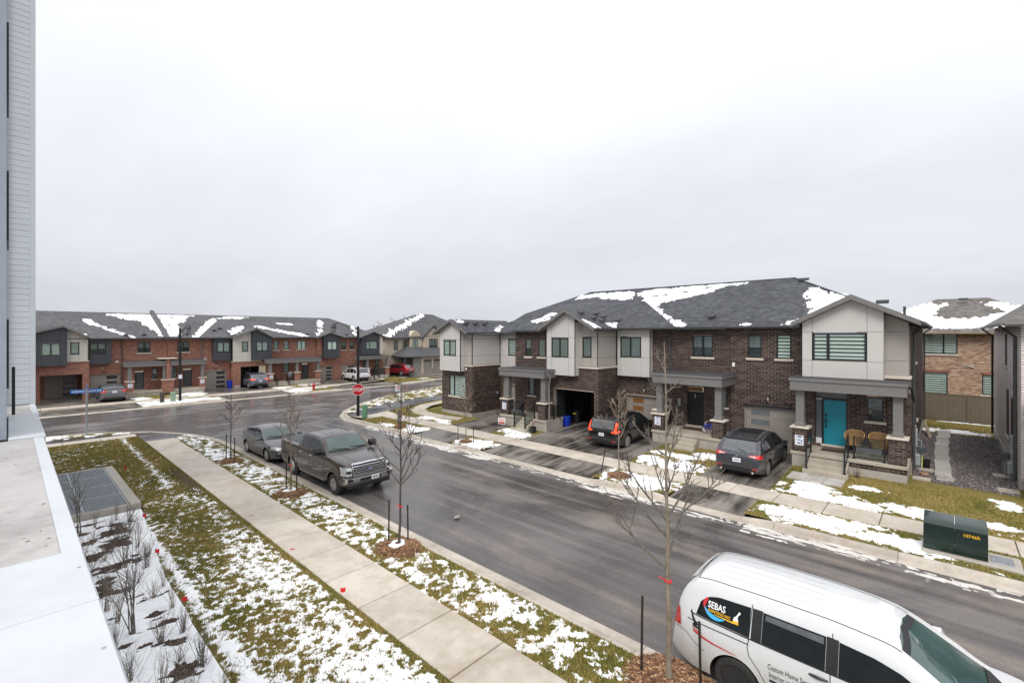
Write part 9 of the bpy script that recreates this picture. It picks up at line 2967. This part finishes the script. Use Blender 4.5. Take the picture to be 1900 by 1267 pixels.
pts = [(0.55 * math.cos(R(a)), -0.25 + 0.55 * math.sin(R(a))) for a in range(0, 181, 15)]
vv, ff = [], []
for x, y in pts:
 vv += [(x, y, 0), (x, y, 0.28), (x * 0.96, (y + 0.25) * 0.96 - 0.25, 0.28), (x * 0.96, (y + 0.25) * 0.96 - 0.25, 0)]
for k in range(len(pts) - 1):
 for j in range(3):
  ff.append((4 * k + j, 4 * k + 4 + j, 4 * k + 5 + j, 4 * k + 1 + j))
MB().add(vv, ff).build('shell', 'galvanised', wl, smooth=40)
MB().box(-0.5, 0.5, -0.24, 0.1, -0.005, 0.02).build('floor', 'meter_dark', wl)
ch = empty('garden_chair', (22.05, 56.0, 0.622), R(-70))
tag(ch, 'pink and white striped folding chair on the wide red brick porch', 'chair')
MB().box(-0.25, 0.25, -0.22, 0.22, 0.36, 0.40).build('seat', 'ink_red', ch)
MB().prism([(-0.25, 0.2, 0.4), (0.25, 0.2, 0.4), (0.25, 0.45, 1.0), (-0.25, 0.45, 1.0)], (0, 0.03, 0)).build('backrest', 'paper', ch)
for sx in (-1, 1):
 MB().tube([(sx * 0.26, -0.25, 0), (sx * 0.26, 0.3, 0.55)], 0.016, 5).build('leg', 'sign_white', ch)
 MB().tube([(sx * 0.26, 0.3, 0), (sx * 0.26, -0.22, 0.5)], 0.016, 5).build('leg', 'sign_white', ch)
bq = empty('covered_barbecue', (33.6, 55.6, 0.602))
tag(bq, 'dark covered barbecue on the end porch of the red brick row', 'barbecue')
MB().prism([(-0.55, -0.25, 0), (0.55, -0.25, 0), (0.6, -0.25, 0.75), (0.35, -0.25, 1.0), (-0.35, -0.25, 1.0), (-0.6, -0.25, 0.75)], (0, 0.5, 0)).build('cover', 'meter_dark', bq)
MB().box(-0.56, 0.56, -0.26, 0.26, 0.02, 0.06).build('hem', 'black_plastic', bq)
rk = random.Random(12)
for k in range(14):
 rock('pale rounded stone of the rockery near the hydrant', 24.0 + rk.uniform(-0.9, 0.6), 53.6 + rk.uniform(-0.5, 0.9), 0.22, rk.uniform(0.12, 0.2), 40 + k, 'rock')
 C.objects[-1]['group'] = 'rockery stones'
sp = shrub(77, 26, 0.42, 0.6, 0.006, 'bark_red', 3).build('low_shrub', 'bark_red', None, smooth=60)
sp.location = (22.95, 2.55, 0.3)
tag(sp, 'small reddish bare bush beside the turquoise-door steps', 'shrub')
sl_ = empty('garden_lamp', (20.15, 8.1, 0.18))
tag(sl_, 'small black garden lamp on a stick in the snowy yard', 'lamp')
MB().tube([(0, 0, 0), (0, 0, 0.3)], 0.008, 5).build('stick', 'black_metal', sl_)
MB().lathe([(0.02, 0.28), (0.04, 0.34), (0.06, 0.36), (0.0, 0.40)], n=8).build('head', 'black_metal', sl_)
